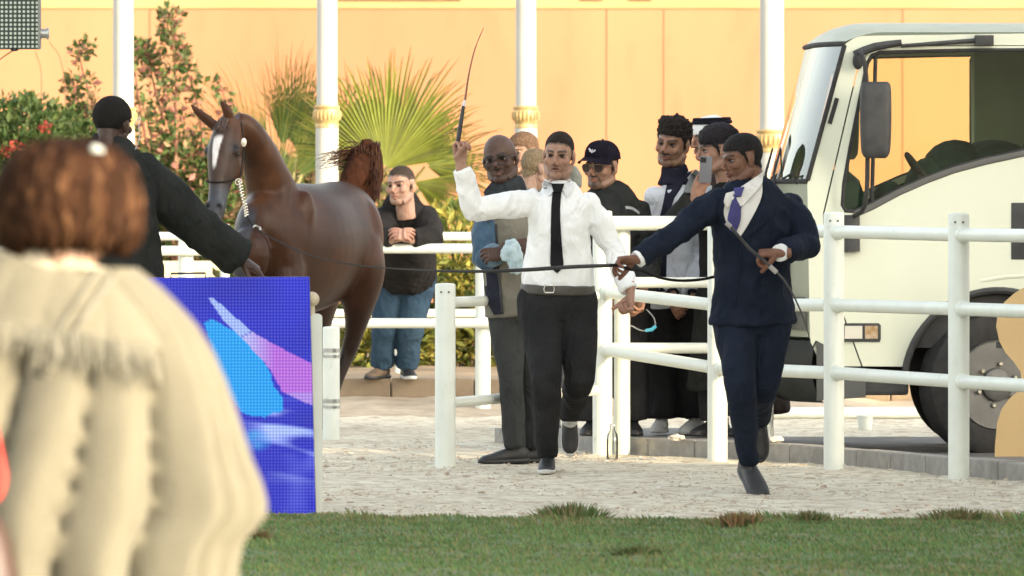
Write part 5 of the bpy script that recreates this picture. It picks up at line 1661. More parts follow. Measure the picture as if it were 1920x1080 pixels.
p.garment("trousers", lambda bm: (tube(bm, [p.along(-0.18), p.along(0.1)], [(0.18, 0.14)] * 2, 20, ref=p.S), p.legs(bm, 0.0, (0.118, 0.112, 0.095, 0.09, 0.085))), C_blk, 0.012, wr=(0.006, (9, 9, 5)), seed=16)
p.shoe("a", (-0.2, -1, 0), C_shoe, C_shoe); p.shoe("b", (0.1, -1, 0), C_shoe, C_shoe)
C_cap = cloth("black_cap", (0.016, 0.014, 0.024), (0.024, 0.02, 0.034), 0.85)
cp = thing("baseball_cap", "black baseball cap with small white logo worn by the bearded man", "cap", tuple(CM @ Vector((0, 0, 0.1))))
def crown(bm):
    nu, nv = 28, 10
    rows = []
    for j in range(nv + 1):
        ph = math.pi / 2 * j / nv
        row = []
        for i in range(nu):
            th = 2 * math.pi * i / nu
            r = math.cos(ph) ** 0.75
            zz = 0.046 + 0.092 * math.sin(ph)
            fr = max(0, math.cos(th)) * 0.010 * math.sin(2 * ph)
            row.append(bm.verts.new(CM @ Vector((0.089 * r * math.sin(th), -0.010 + (0.109 + fr) * r * math.cos(th), zz + 0.012 * math.cos(th) * (1 - j / nv)))))
        rows.append(row)
    for j in range(nv):
        for i in range(nu):
            bm.faces.new((rows[j][i], rows[j][(i + 1) % nu], rows[j + 1][(i + 1) % nu], rows[j + 1][i]))
    bm.faces.new(rows[-1])
    bmesh.ops.solidify(bm, geom=bm.faces[:], thickness=0.004)
    ell(bm, CM @ Vector((0, -0.01, 0.139)), 0.007)
shape("crown", crown, C_cap, cp, True, 60)
def brim(bm):
    rows = []
    for j in range(7):
        t = j / 6
        row = []
        for i in range(17):
            a = R(-72 + 144 * i / 16)
            r0 = Vector((0.088 * math.sin(a), -0.010 + 0.110 * math.cos(a), 0.054))
            r1 = Vector((0.093 * math.sin(a), -0.008 + 0.110 * math.cos(a) + 0.085 * math.cos(a) ** 0.6, 0.046 - 0.026 * math.sin(a) ** 2))
            row.append(bm.verts.new(CM @ (r0.lerp(r1, t) + Vector((0, 0, -0.006 * t * t)))))
        rows.append(row)
    for j in range(6):
        for i in range(16):
            bm.faces.new((rows[j][i], rows[j][i + 1], rows[j + 1][i + 1], rows[j + 1][i]))
    bmesh.ops.solidify(bm, geom=bm.faces[:], thickness=0.004)
shape("brim", brim, C_cap, cp, True, 60)
shape("logo", lambda bm: (tube(bm, [CM @ Vector((-0.018, 0.096, 0.092)), CM @ Vector((0.0, 0.104, 0.080)), CM @ Vector((0.018, 0.100, 0.098))], [0.005] * 3, 8), tube(bm, [CM @ Vector((-0.006, 0.103, 0.094)), CM @ Vector((0.012, 0.104, 0.084))], [0.004] * 2, 8)), mat("logo_white", (0.45, 0.45, 0.5), rough=0.8), cp)
M_lensd = mat("sunglass_lens", (0.030, 0.018, 0.016), (0.055, 0.032, 0.028), 12, 0.35, spec=0.2)
M_wire = mat("sunglass_wire", (0.30, 0.24, 0.17), rough=0.3, metal=0.8)
sg_ = thing("sunglasses", "dark aviator sunglasses on the bearded man in the cap", "sunglasses", tuple(CM @ Vector((0, 0.1, 0))))
for sg in (-1, 1):
    prof = [(-0.024, 0.013), (-0.012, 0.018), (0.008, 0.018), (0.024, 0.013), (0.027, 0.0), (0.021, -0.018), (0.006, -0.026), (-0.010, -0.024), (-0.021, -0.012)]
    prof = catmull([(*q,) for q in prof + [prof[0]]], 3)
    cc = [CM @ Vector((sg * (0.034 + q[0]), 0.1035 - 0.010 * max(0, q[0] / 0.027), 0.001 + q[1])) for q in prof]
    def lensf(bm):
        a = [bm.verts.new(c) for c in cc[:-1]]
        bm.faces.new(a)
        bmesh.ops.solidify(bm, geom=bm.faces[:], thickness=0.0025)
    shape("lens", lensf, M_lensd, sg_, False)
    shape("rim", lambda bm: tube(bm, cc, [0.0016] * len(cc), 6), M_wire, sg_)
    shape("temple_arm", lambda bm: tube(bm, [CM @ Vector((sg * 0.060, 0.094, 0.013)), CM @ Vector((sg * 0.076, 0.06, 0.012)), CM @ Vector((sg * 0.081, -0.005, 0.008))], [0.0018] * 3, 6), M_wire, sg_)
shape("bridge", lambda bm: tube(bm, [CM @ Vector((-0.012, 0.104, 0.010)), CM @ Vector((0, 0.110, 0.013)), CM @ Vector((0.012, 0.104, 0.010))], [0.0016] * 3, 6), M_wire, sg_)
# lanyard and phone dangling from his hands
ln = thing("lanyard", "thin lanyard with a light blue clip hanging from the capped man's hands", "lanyard", tuple(p.p(1205, 590, -0.46)))
shape("strap", lambda bm: tube(bm, [p.p(1168, 609, -0.46), p.p(1184, 611, -0.46), p.p(1200, 619, -0.46), p.p(1216, 620, -0.46), p.p(1228, 612, -0.46), p.p(1226, 596, -0.45), p.p(1212, 580, -0.45)], [0.004] * 7, 6, k=3), mat("lanyard_grey", (0.25, 0.27, 0.3), rough=0.6), ln)
shape("clip", lambda bm: tube(bm, [p.p(1210, 620, -0.463), p.p(1222, 618, -0.463), p.p(1230, 611, -0.463)], [0.009, 0.011, 0.009], 8), mat("clip_blue", (0.10, 0.45, 0.62), rough=0.4), ln)

# ---------------------------------------------------------------- man in the white open jacket
p = Person("person", "curly-haired moustached man in white open jacket behind the barrier", 48.05, dict(
    neck=(1266, 330, 0), sa=(1230, 368, -0.06), sb=(1318, 362, 0.10), ea=(1222, 460, 0.0), eb=(1335, 455, 0.05), wa=(1262, 556, -0.25), wb=(1300, 558, -0.2),
    ha=(1242, 560, 0), hb=(1304, 560, 0), ka=(1240, 690, 0), kb=(1302, 690, 0), aa=(1240, 783, -0.02), ab=(1304, 783, -0.02)), ground=PZ, u=1.0)
p.head(1262, 270, -0.02, 88, yaw=26, pitch=5, roll=-8, skin=(0.285, 0.161, 0.105), stubble=0.25, moust=0.95, goatee=0.2, hairc=(0.013, 0.010, 0.009), style="full", hairvol=0.012, curl=0.016, extra=lambda c: 0.012 * sst(c[:, 2], 0.045, 0.10) + 0.006 * HN2)
p.hand("a", (0.35, -0.4, -0.85), (0.2, 0.6, 0), (0.5, 0.55, 0.6, 0.65), 0.5, -1)
p.finish_body()
C_wj = cloth("white_jacket", (0.66, 0.68, 0.72), (0.60, 0.62, 0.66))
tn = p.garment("roll_neck_top", lambda bm: (p.torso(bm, 0.012, -0.05), p.arm(bm, "a", 0.014, 0.95), p.arm(bm, "b", 0.014, 0.95), tube(bm, [p.J["neck"] + Vector((0, 0, -0.05)), p.J["neck"], p.J["neck"] + Vector((-0.005, -0.01, 0.06))], [(0.10, 0.085), (0.078, 0.075), (0.068, 0.068)], 18, ref=(1, 0, 0), k=3)), cloth("navy_knit", (0.014, 0.014, 0.026), (0.022, 0.022, 0.036)), seed=17)
jw = p.garment("jacket", lambda bm: (p.torso(bm, 0.026, -0.10), p.arm(bm, "a", 0.028, 0.92), p.arm(bm, "b", 0.028, 0.92)), C_wj, wr=(0.007, (9, 9, 6)), seed=18)
p.strip("top_front", [(1250, 345), (1238, 400), (1228, 440), (1226, 560)], [(1300, 318), (1276, 352), (1256, 400), (1245, 560)], jw, cloth("navy_knit", (0.014, 0.014, 0.026)), 0.008, 16, 5, 0.006)
p.strip("lapel", [(1302, 318), (1284, 352), (1268, 402), (1262, 440)], [(1318, 330), (1300, 360), (1282, 395), (1274, 440)], jw, cloth("grey_lapel", (0.30, 0.32, 0.32), (0.25, 0.27, 0.27)), 0.010, 14, 3, 0.006)
p.garment("trousers", lambda bm: (tube(bm, [p.along(-0.18), p.along(0.1)], [(0.18, 0.14)] * 2, 20, ref=p.S), p.legs(bm, 0.0, (0.125, 0.122, 0.105, 0.10, 0.09))), C_blk, 0.012, wr=(0.006, (9, 9, 5)), seed=19)
C_snk = mat("white_sneaker", (0.62, 0.60, 0.55), (0.5, 0.48, 0.43), 16, 0.7)
p.shoe("a", (-0.15, -1, 0), C_snk, C_sole); p.shoe("b", (-0.35, -1, 0), C_snk, C_sole, size=1.1)

# ---------------------------------------------------------------- man filming with a phone
p = Person("person", "dark-haired man in black coat filming with a phone behind the suited man", 47.55, dict(
    neck=(1362, 340, 0.02), sa=(1326, 384, -0.10), sb=(1420, 380, 0.12), ea=(1266, 418, -0.22), eb=(1432, 480, 0.1), wa=(1303, 372, -0.34), wb=(1390, 556, -0.1),
    ha=(1335, 566, 0), hb=(1405, 566, 0.04), ka=(1335, 690, 0), kb=(1405, 690, 0.04), aa=(1336, 789, 0), ab=(1404, 789, 0.04)), ground=PZ, u=1.05)
p.head(1346, 283, -0.02, 86, yaw=78, pitch=4, roll=0, skin=(0.331, 0.193, 0.134), hairc=(0.012, 0.010, 0.012), style="low", hairvol=0.014, curl=0.004, extra=lambda c: 0.012 * sst(c[:, 2], 0.03, 0.09))
p.hand("a", (0.35, -0.25, 0.9), (0.3, 0.9, 0.1), (0.45, 0.5, 0.55, 0.6), 0.55, 1)
p.finish_body()
C_coat = cloth("black_coat", (0.014, 0.015, 0.014), (0.022, 0.023, 0.022))
p.garment("coat", lambda bm: (p.torso(bm, 0.030, -0.12), p.arm(bm, "a", 0.028, 0.90, cuff=0.01), p.arm(bm, "b", 0.028, 0.95), tube(bm, [p.along(0.1), p.along(-0.4), p.along(-0.9)], [(0.2, 0.16), (0.225, 0.18), (0.25, 0.20)], 24, ref=p.S, k=3)), C_coat, 0.011, wr=(0.008, (9, 9, 4)), seed=20)
p.garment("trousers", lambda bm: p.legs(bm, 0.0, (0.1, 0.095, 0.085, 0.08, 0.07)), C_blk, 0.014, None)
p.shoe("a", (-0.6, -0.8, 0), C_shoe, C_shoe); p.shoe("b", (-0.6, -0.8, 0), C_shoe, C_shoe)
ph = thing("mobile_phone", "grey mobile phone held up by the filming man", "phone", tuple(p.p(1322, 318, -0.40)))
pc = p.p(1323, 318, -0.40)
Mp = Matrix.Translation(pc) @ Matrix.Rotation(R(-22), 4, 'Z') @ Matrix.Rotation(R(3), 4, 'Y')
shape("phone_body", lambda bm: box(bm, (-0.036, -0.004, -0.074), (0.036, 0.004, 0.074), M=Mp, bev=0.003), mat("phone_grey", (0.13, 0.13, 0.145), rough=0.35), ph)
shape("camera_bump", lambda bm: box(bm, (-0.031, -0.0066, 0.038), (0.004, -0.0042, 0.068), M=Mp, bev=0.001), M_black, ph)
for dx, dz in ((-0.022, 0.060), (-0.022, 0.046), (-0.006, 0.053)):
    shape("camera_lens", lambda bm: lathe(bm, [(0.006, 0), (0.006, 0.002)], Mp @ Vector((dx, -0.0066, dz)), 12, Mp.to_3x3() @ Vector((0, -1, 0))), M_iris, ph)

# ---------------------------------------------------------------- man with headdress
p = Person("person", "robed man in white headdress with black cord, mostly hidden behind the filming man", 49.0, dict(
    neck=(1345, 318, 0), sa=(1320, 360, -0.05), sb=(1425, 360, 0.05), ea=(1305, 440, 0), eb=(1440, 440, 0), wa=(1330, 520, -0.1), wb=(1425, 520, -0.1),
    ha=(1350, 545, 0), hb=(1410, 545, 0), ka=(1350, 660, 0), kb=(1410, 660, 0), aa=(1352, 792, 0), ab=(1415, 792, 0)), ground=0.0, u=1.05)
p.head(1332, 262, -0.02, 84, yaw=62, pitch=2, skin=(0.302, 0.174, 0.119), stubble=0.3, moust=0.6)
GM = p.HM
p.finish_body()
C_thobe = cloth("brown_robe", (0.050, 0.036, 0.032), (0.065, 0.048, 0.042))
p.garment("robe", lambda bm: (p.torso(bm, 0.03, -0.1), p.arm(bm, "a", 0.035, 0.95, cuff=0.02), p.arm(bm, "b", 0.035, 0.95, cuff=0.02), tube(bm, [p.along(0.2), p.along(-0.4), p.along(-0.9), p.along(-1.24)], [(0.2, 0.16), (0.24, 0.2), (0.27, 0.22), (0.285, 0.235)], 24, ref=p.S, k=3)), C_thobe, 0.012, wr=(0.011, (9, 9, 2)), seed=21)
p.shoe("a", (-0.5, -0.8, 0), C_shoe, C_shoe); p.shoe("b", (-0.5, -0.8, 0), C_shoe, C_shoe)
hdr = thing("headdress", "white cloth headdress with thick black cord on the robed man", "headdress", tuple(GM @ Vector((0, 0, 0.1))))
C_ghu = cloth("white_headcloth", (0.74, 0.74, 0.73), (0.68, 0.68, 0.67))
def ghutra(bm):
    ell(bm, GM @ Vector((0, -0.012, 0.046)), (0.089 * p.hsc, 0.108 * p.hsc, 0.082 * p.hsc), GM.to_3x3().normalized(), seg=26, rings=16)
    tube(bm, [GM @ Vector((0, -0.03, 0.05)), GM @ Vector((0, -0.055, -0.05)), GM @ Vector((0, -0.085, -0.16)), GM @ Vector((0, -0.10, -0.25))], [(0.086, 0.075), (0.090, 0.055), (0.11, 0.05), (0.13, 0.045)], 20, ref=GM.to_3x3() @ Vector((1, 0, 0)), k=3)
me = remesh(ghutra, 0.008, 2)
wrinkle(me, 0.004, (22, 22, 8), 5)
put("headcloth", me, C_ghu, hdr)
for dz, rr in ((0.092, 0.0095), (0.107, 0.0095)):
    k_ = 0.086 if dz < 0.1 else 0.080
    shape("cord", lambda bm: tube(bm, [GM @ Vector((k_ * math.sin(a), -0.012 + (k_ + 0.016) * math.cos(a), dz)) for a in [2 * math.pi * i / 28 for i in range(29)]], [rr * 1.15] * 29, 10), cloth("black_cord", (0.012, 0.012, 0.018)), hdr)

# ---------------------------------------------------------------- man in black reaching towards the horse
p = Person("person", "man in black cap and long black coat, back turned, reaching towards the horse", 40.5, dict(
    neck=(206, 274, 0), sa=(168, 314, -0.10), sb=(264, 318, 0.12), ea=(134, 420, -0.1), eb=(358, 416, 0.22), wa=(140, 520, 0.05), wb=(448, 484, 0.34),
    ha=(205, 560, 0), hb=(265, 560, 0.03), ka=(205, 715, 0), kb=(268, 715, 0.0), aa=(205, 896, 0.05), ab=(272, 896, -0.05)), u=1.12)
p.head(212, 232, 0.0, 94, yaw=-150, pitch=6, roll=0, skin=(0.058, 0.034, 0.026), hairc=(0.010, 0.009, 0.009), stubble=0.3)
BM = p.HM
p.hand("b", (0.82, 0.2, -0.52), (-0.3, 0.2, -0.95), (0.25, 0.25, 0.3, 0.3), 0.3, -1, size=1.1)
p.hand("a", (0.1, 0.1, -1), (1, 0, 0), (0.4, 0.45, 0.5, 0.5), 0.4, 1)
p.finish_body()
C_bc = cloth("charcoal_coat", (0.016, 0.018, 0.017), (0.024, 0.026, 0.025))
p.garment("coat", lambda bm: (p.torso(bm, 0.030, -0.12, 0.01), p.arm(bm, "b", 0.034, 0.98, (0.075, 0.066, 0.056, 0.050, 0.042), 0.012), p.arm(bm, "a", 0.030, 0.95),
                              tube(bm, [p.along(0.15), p.along(-0.25), p.along(-0.55)], [(0.19, 0.15), (0.21, 0.17), (0.23, 0.18)], 24, ref=p.S, k=3)), C_bc, 0.010, wr=(0.009, (8, 8, 7)), seed=22)
p.garment("collar", lambda bm: tube(bm, [p.J["neck"] + Vector((0, 0, -0.05)), p.J["neck"] + Vector((0, 0, 0.01)), p.J["neck"] + Vector((0.005, 0, 0.05))], [(0.13, 0.10), (0.092, 0.088), (0.080, 0.080)], 18, ref=p.S, k=3), C_bc, 0.008, (0.004, (12, 12, 12)), seed=23)
p.garment("trousers", lambda bm: p.legs(bm, 0.0, (0.11, 0.1, 0.08, 0.075, 0.062)), C_blk, 0.014, None)
p.shoe("a", (0.5, 0.8, 0), C_shoe, C_shoe); p.shoe("b", (0.5, 0.8, 0), C_shoe, C_shoe)
kc = thing("knit_cap", "close-fitting black knitted cap on the man reaching towards the horse", "cap", tuple(BM @ Vector((0, 0, 0.1))))
def beanie(bm):
    ell(bm, BM @ Vector((0, -0.012, 0.036)), (0.088 * p.hsc, 0.108 * p.hsc, 0.096 * p.hsc), BM.to_3x3().normalized(), seg=28, rings=18)
me = remesh(beanie, 0.007, 1)
inv = BM.inverted()
bm = bmesh.new(); bm.from_mesh(me)
bmesh.ops.delete(bm, geom=[v for v in bm.verts if (inv @ v.co).z < (0.030 if (inv @ v.co).y > 0.02 else 0.0 if (inv @ v.co).y > -0.03 else -0.032)], context='VERTS')
put("cap_dome", from_bm(bm, "cap", True, 80), cloth("black_knit", (0.013, 0.012, 0.011), (0.02, 0.018, 0.017), bscale=300, bump=0.5), kc)
ep = thing("earpiece", "thin clear wire earpiece at the ear of the man in black", "earpiece", tuple(BM @ Vector((-0.09, 0, 0))))
for sg in (-1,):
    shape("wire", lambda bm: tube(bm, [p.p(252, 235, -0.12), p.p(258, 224, -0.12), p.p(263, 220, -0.12), p.p(260, 240, -0.12), p.p(262, 256, -0.1), p.p(254, 280, -0.08)], [0.003] * 6, 6, k=3), mat("wire_clear", (0.45, 0.45, 0.42), rough=0.3), ep)
# ================================================================== HORSE
horse = thing("horse", "dark bay horse with white blaze and raised tail behind the LED screen", "horse", (-1.25, 52.1, 0))
HL, HH = Vector((0.90, -0.43, 0)), Vector((-0.43, -0.90, 0))
FL, FD = Vector((0.93, -0.36, 0)).normalized(), Vector((-0.36, -0.93, -0.10)).normalized()
hpts = [W(x, y, Y) for x, y, Y in ((433, 226, 51.28), (427, 252, 51.24), (421, 288, 51.20), (416, 322, 51.15), (411, 352, 51.10), (407, 382, 51.05), (405, 402, 51.03), (405, 413, 51.03))]
HAX = (hpts[-1] - hpts[0]).normalized()


def horse_shape(bm):
    # trunk
    tube(bm, [W(x, y, Y) for x, y, Y in ((676, 430, 53.0), (664, 438, 52.9), (640, 446, 52.65), (605, 458, 52.35), (572, 466, 52.05), (538, 464, 51.8), (505, 452, 51.55), (482, 446, 51.38), (470, 450, 51.3))],
         [(0.10, 0.16), (0.19, 0.28), (0.255, 0.355), (0.275, 0.375), (0.285, 0.400), (0.265, 0.395), (0.225, 0.35), (0.16, 0.25), (0.08, 0.13)], 28, ref=HL, k=3)
    # neck
    tube(bm, [W(x, y, Y) for x, y, Y in ((528, 470, 51.75), (522, 420, 51.7), (512, 370, 51.62), (496, 318, 51.52), (478, 272, 51.42), (458, 240, 51.33), (440, 228, 51.29))],
         [(0.24, 0.24), (0.205, 0.20), (0.165, 0.165), (0.132, 0.135), (0.108, 0.11), (0.085, 0.085), (0.06, 0.06)], 22, ref=(1, 0, 0), k=3)
    ell(bm, W(556, 430, 51.62), (0.10, 0.12, 0.25), Matrix.Rotation(R(14), 3, 'Y'))        # shoulder blade
    ell(bm, W(684, 446, 52.58), (0.12, 0.16, 0.24))                                       # haunch
    tube(bm, [W(535, 330, 51.55), W(520, 400, 51.45), W(500, 470, 51.33)], [0.05, 0.07, 0.06], 12, k=3)   # neck muscle
    # chest muscles
    ell(bm, W(468, 480, 51.28), (0.13, 0.13, 0.18))
    ell(bm, W(520, 485, 51.5), (0.16, 0.16, 0.22))
    # head
    tube(bm, hpts, [(0.060, 0.075), (0.088, 0.105), (0.100, 0.125), (0.082, 0.105), (0.060, 0.078), (0.055, 0.062), (0.050, 0.054), (0.034, 0.034)], 24, ref=FL, k=3)
    ell(bm, W(441, 312, 51.22), (0.055, 0.07, 0.085))                     # near jowl
    for sg in (-1, 1):
        ell(bm, hpts[2] + FL * sg * 0.083 + FD * 0.045 - HAX * 0.02, 0.034)     # brow over the eye
        ell(bm, hpts[5] + FL * sg * 0.036 + FD * 0.040 + HAX * 0.012, (0.024, 0.024, 0.030))   # nostril rim
    ell(bm, hpts[6] + FD * 0.016 + HAX * 0.03, (0.045, 0.042, 0.03))
    ell(bm, hpts[6] - FD * 0.028 + HAX * 0.016, (0.036, 0.036, 0.028))    # chin
    # ears
    for pts in (((412, 246, 51.26), (398, 232, 51.26), (385, 222, 51.26), (368, 207, 51.25), (357, 194, 51.25)), ((430, 240, 51.24), (429, 224, 51.22), (427, 210, 51.2), (420, 198, 51.2), (411, 187, 51.2))):
        tube(bm, [W(*q) for q in pts], [(0.034, 0.03), (0.033, 0.026), (0.034, 0.024), (0.024, 0.016), (0.004, 0.004)], 12, ref=FL, k=3)
    # hind legs
    tube(bm, [W(x, y, Y) for x, y, Y in ((668, 455, 52.5), (678, 505, 52.45), (674, 560, 52.45), (668, 608, 52.5), (655, 655, 52.55), (638, 700, 52.5), (625, 742, 52.45), (618, 768, 52.4), (610, 782, 52.3))],
         [(0.15, 0.19), (0.14, 0.18), (0.105, 0.145), (0.068, 0.085), (0.048, 0.058), (0.036, 0.04), (0.034, 0.036), (0.042, 0.042), (0.036, 0.036)], 18, ref=HL, k=3)
    tube(bm, [W(x, y, Y) for x, y, Y in ((610, 480, 52.9), (604, 540, 52.9), (598, 600, 53.0), (596, 650, 53.1), (588, 700, 53.0), (582, 745, 52.9), (578, 765, 52.85), (572, 778, 52.8))],
         [(0.14, 0.19), (0.13, 0.17), (0.085, 0.10), (0.055, 0.06), (0.037, 0.04), (0.034, 0.036), (0.042, 0.042), (0.036, 0.036)], 18, ref=HL, k=3)
    # forelegs
    tube(bm, [W(x, y, Y) for x, y, Y in ((535, 500, 51.5), (540, 570, 51.4), (536, 630, 51.25), (534, 680, 51.2), (532, 735, 51.25), (530, 768, 51.25), (526, 790, 51.2))],
         [(0.12, 0.15), (0.085, 0.11), (0.056, 0.06), (0.050, 0.052), (0.036, 0.038), (0.042, 0.042), (0.036, 0.036)], 16, ref=HL, k=3)
    tube(bm, [W(x, y, Y) for x, y, Y in ((478, 500, 51.6), (470, 560, 51.3), (455, 610, 51.0), (450, 650, 50.95), (462, 700, 51.15), (468, 730, 51.25), (470, 748, 51.25))],
         [(0.12, 0.15), (0.085, 0.10), (0.056, 0.06), (0.050, 0.052), (0.036, 0.038), (0.042, 0.042), (0.036, 0.036)], 16, ref=HL, k=3)


me = remesh(horse_shape, 0.0095, 3, 0.5)
bm = bmesh.new()
bm.from_mesh(me)
vb = [v for v in bm.verts if v.co.y > 51.36 and v.co.z > 0.55]
for _ in range(24):
    bmesh.ops.smooth_vert(bm, verts=vb, factor=0.5, use_axis_x=True, use_axis_y=True, use_axis_z=True)
bm.to_mesh(me)
bm.free()
me.update()
co = coords(me)
# eye sockets, nostrils
rel = co - np.array(hpts[2])
la, fr, ax = rel @ np.array(FL), rel @ np.array(FD), rel @ np.array(HAX)
col = np.tile(np.array([0.042, 0.0155, 0.0065]), (len(co), 1))


def hm(c, w):
    global col
    w = np.clip(w, 0, 1)[:, None]
    col = col * (1 - w) + np.array(c) * w


hn = lum_noise(co, 3.0)
hm((0.023, 0.0088, 0.0045), 0.5 + 0.9 * hn)
top = sst(co[:, 2], 1.30, 1.50) * (co[:, 1] > 51.8) * (co[:, 0] > -1.42)
hm((0.022, 0.016, 0.014), 0.6 * top)
hm((0.022, 0.013, 0.010), sst(-co[:, 2], -0.75, -0.45))
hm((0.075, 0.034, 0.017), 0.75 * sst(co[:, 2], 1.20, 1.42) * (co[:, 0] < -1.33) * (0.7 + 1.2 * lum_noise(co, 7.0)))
ishead = sst(-np.abs(la), -0.16, -0.13) * (co[:, 1] < 51.42) * sst(ax, -0.26, -0.10)
hm((0.034, 0.025, 0.022), 0.75 * ishead * sst(fr, -0.02, 0.06))
hm((0.050, 0.056, 0.068), ishead * sst(ax, 0.19, 0.30) * (co[:, 2] > 1.15))
hm((0.024, 0.022, 0.024), ishead * np.exp(-(((np.abs(la) - 0.090) / 0.030) ** 2 + ((ax + 0.01) / 0.035) ** 2)) * (fr > -0.01))
bw = 0.030 - 0.10 * np.clip(ax + 0.07, 0, 0.25)
hm((0.68, 0.67, 0.66), ishead * sst(-np.abs(la + 0.006), -bw - 0.006, -bw + 0.004) * sst(fr, 0.06, 0.085) * sst(ax, -0.085, -0.070) * (1 - sst(ax, 0.10, 0.16)))
for sg in (-1, 1):
    nz = hpts[5] + FL * sg * 0.036 + FD * 0.062 + HAX * 0.014
    d = np.linalg.norm((co - np.array(nz)) * (1, 1, 0.8), axis=1)
    co += (np.array(-FD) * 0.016)[None, :] * np.exp(-(d / 0.016) ** 2)[:, None]
    hm((0.008, 0.007, 0.008), 1.2 * np.exp(-(d / 0.019) ** 2))
hm((0.05, 0.05, 0.058), ishead * sst(ax, 0.37, 0.40))
set_coords(me, co)
set_col(me, col)
M_horse = mat("bay_coat", (1, 1, 1), (0.72, 0.68, 0.66), 14, 0.40, attr="Col", bump=0.05, bscale=160, spec=0.15)
put("body", me, M_horse, horse)
for sg in (-1, 1):
    ec = hpts[2] + FL * sg * 0.092 + FD * 0.040 - HAX * 0.004
    shape("eye", lambda bm: ell(bm, ec, (0.021, 0.021, 0.019)), mat("horse_eye", (0.010, 0.006, 0.005), rough=0.08), horse)
M_hoof = mat("hoof", (0.05, 0.045, 0.04), (0.03, 0.027, 0.024), 12, 0.6)
for x, y, Y in ((604, 786, 52.25), (568, 782, 52.75), (522, 794, 51.15), (474, 764, 51.27)):
    c = W(x, y, Y)
    shape("hoof", lambda bm: tube(bm, [c + Vector((0.012, 0.02, 0.045)), c, c + Vector((-0.012, -0.03, -0.05))], [0.042, 0.052, 0.062], 14), M_hoof, horse)
# mane on the crest and forelock
M_mane = mat("mane_hair", (0.022, 0.011, 0.008), (0.045, 0.022, 0.014), 60, 0.5, stretch=(1, 1, 0.3), bump=0.5, bscale=200)


def mane(bm):
    cr = catmull([(446, 212, 51.32), (476, 228, 51.42), (504, 258, 51.52), (530, 304, 51.66), (545, 345, 51.8)], 16)
    for i, q in enumerate(cr):
        for k in range(3):
            b = W(q[0] + random.uniform(-2, 2), q[1] + random.uniform(0, 5), q[2] + 0.06)
            ln = random.uniform(0.06, 0.13)
            tube(bm, [b, b + Vector((0.004, 0.05, -0.004)), b + Vector((-0.01, 0.075, -ln * 0.6)), b + Vector((-0.02, 0.08, -ln))], [0.009, 0.009, 0.007, 0.002], 5, k=1)


def forelock(bm):
    for i in range(14):
        b = W(412 + i * 1.3, 222 + random.uniform(-2, 4), 51.2)
        tube(bm, [b, b + FD * 0.03 + HAX * 0.02, b + FD * 0.035 + HAX * random.uniform(0.05, 0.09) + FL * random.uniform(-0.02, 0.03)], [0.008, 0.008, 0.002], 5)


shape("forelock", forelock, M_mane, horse)
shape("mane", mane, M_mane, horse)
# tail carried high, long hair streaming to the left


def tailcore(bm):
    tube(bm, [W(x, y, Y) for x, y, Y in ((664, 392, 52.9), (682, 362, 53.0), (692, 322, 53.05), (695, 292, 53.05), (690, 274, 53.05), (680, 268, 53.0))], [0.065, 0.085, 0.088, 0.070, 0.045, 0.02], 16, k=3)
    tube(bm, [W(x, y, Y) for x, y, Y in ((648, 362, 52.8), (664, 330, 52.9), (680, 298, 53.0), (690, 276, 53.0))], [0.05, 0.075, 0.07, 0.035], 14, k=3)


tm = remesh(tailcore, 0.010, 3)
wrinkle(tm, 0.006, (30, 30, 8), 2)
tl_ = put("tail", tm, mat("tail_core", (0.020, 0.008, 0.005), (0.036, 0.014, 0.008), 40, 0.85, spec=0.05, stretch=(1, 1, 0.25), bump=0.6, bscale=120), horse)


def tailhair(bm):
    for i in range(1100):
        t = random.random()
        x0, y0 = 704 - 54 * random.random() * (1 - t) + 8 * random.random(), 372 - 100 * t
        b = W(x0, y0, 53.0 + random.uniform(-0.07, 0.07))
        up = W(x0 + random.uniform(-8, 4), 266 + random.uniform(0, 26) + 12 * (1 - t), 53.0 + random.uniform(-0.07, 0.07))
        ex, ey = 640 + random.uniform(-12, 34), 296 + random.uniform(-8, 44)
        if i < 90:
            ex, ey = 604 + random.uniform(-14, 40), 304 + random.uniform(-16, 16)
        else:
            ex, ey = x0 + random.uniform(-7, 4), 340 + random.uniform(-20, 40)
        mid = W((x0 + ex) / 2 - 4, min(y0, ey) - random.uniform(0, 14), 53.0)
        tube(bm, [b, up, mid if i < 90 else up.lerp(W(ex, ey, 53.0), 0.5), W(ex, ey, 53.0 + random.uniform(-0.12, 0.12))], [0.0035, 0.0034, 0.0025, 0.0008], 4, k=3, cap=False)


random.seed(21)
th_ = tag(shape("tail_hair", tailhair, mat("tail_hair", (0.028, 0.012, 0.008), (0.050, 0.021, 0.012), 30, 0.65, spec=0.15), tl_), kind="stuff")
# show halter
M_strap = mat("halter_leather", (0.012, 0.010, 0.009), rough=0.8, spec=0.15)
M_chain = mat("chain_metal", (0.62, 0.58, 0.50), rough=0.25, metal=0.95)
hal = thing("show_halter", "thin black show halter with chain and round rosette on the horse's head", "halter", tuple(hpts[3]))


def hring(i, f, sa, sb, n=28):
    c = hpts[i].lerp(hpts[i + 1], f)
    return [c + FL * (sa * math.cos(2 * math.pi * k / n)) + FD * (sb * math.sin(2 * math.pi * k / n)) for k in range(n + 1)]


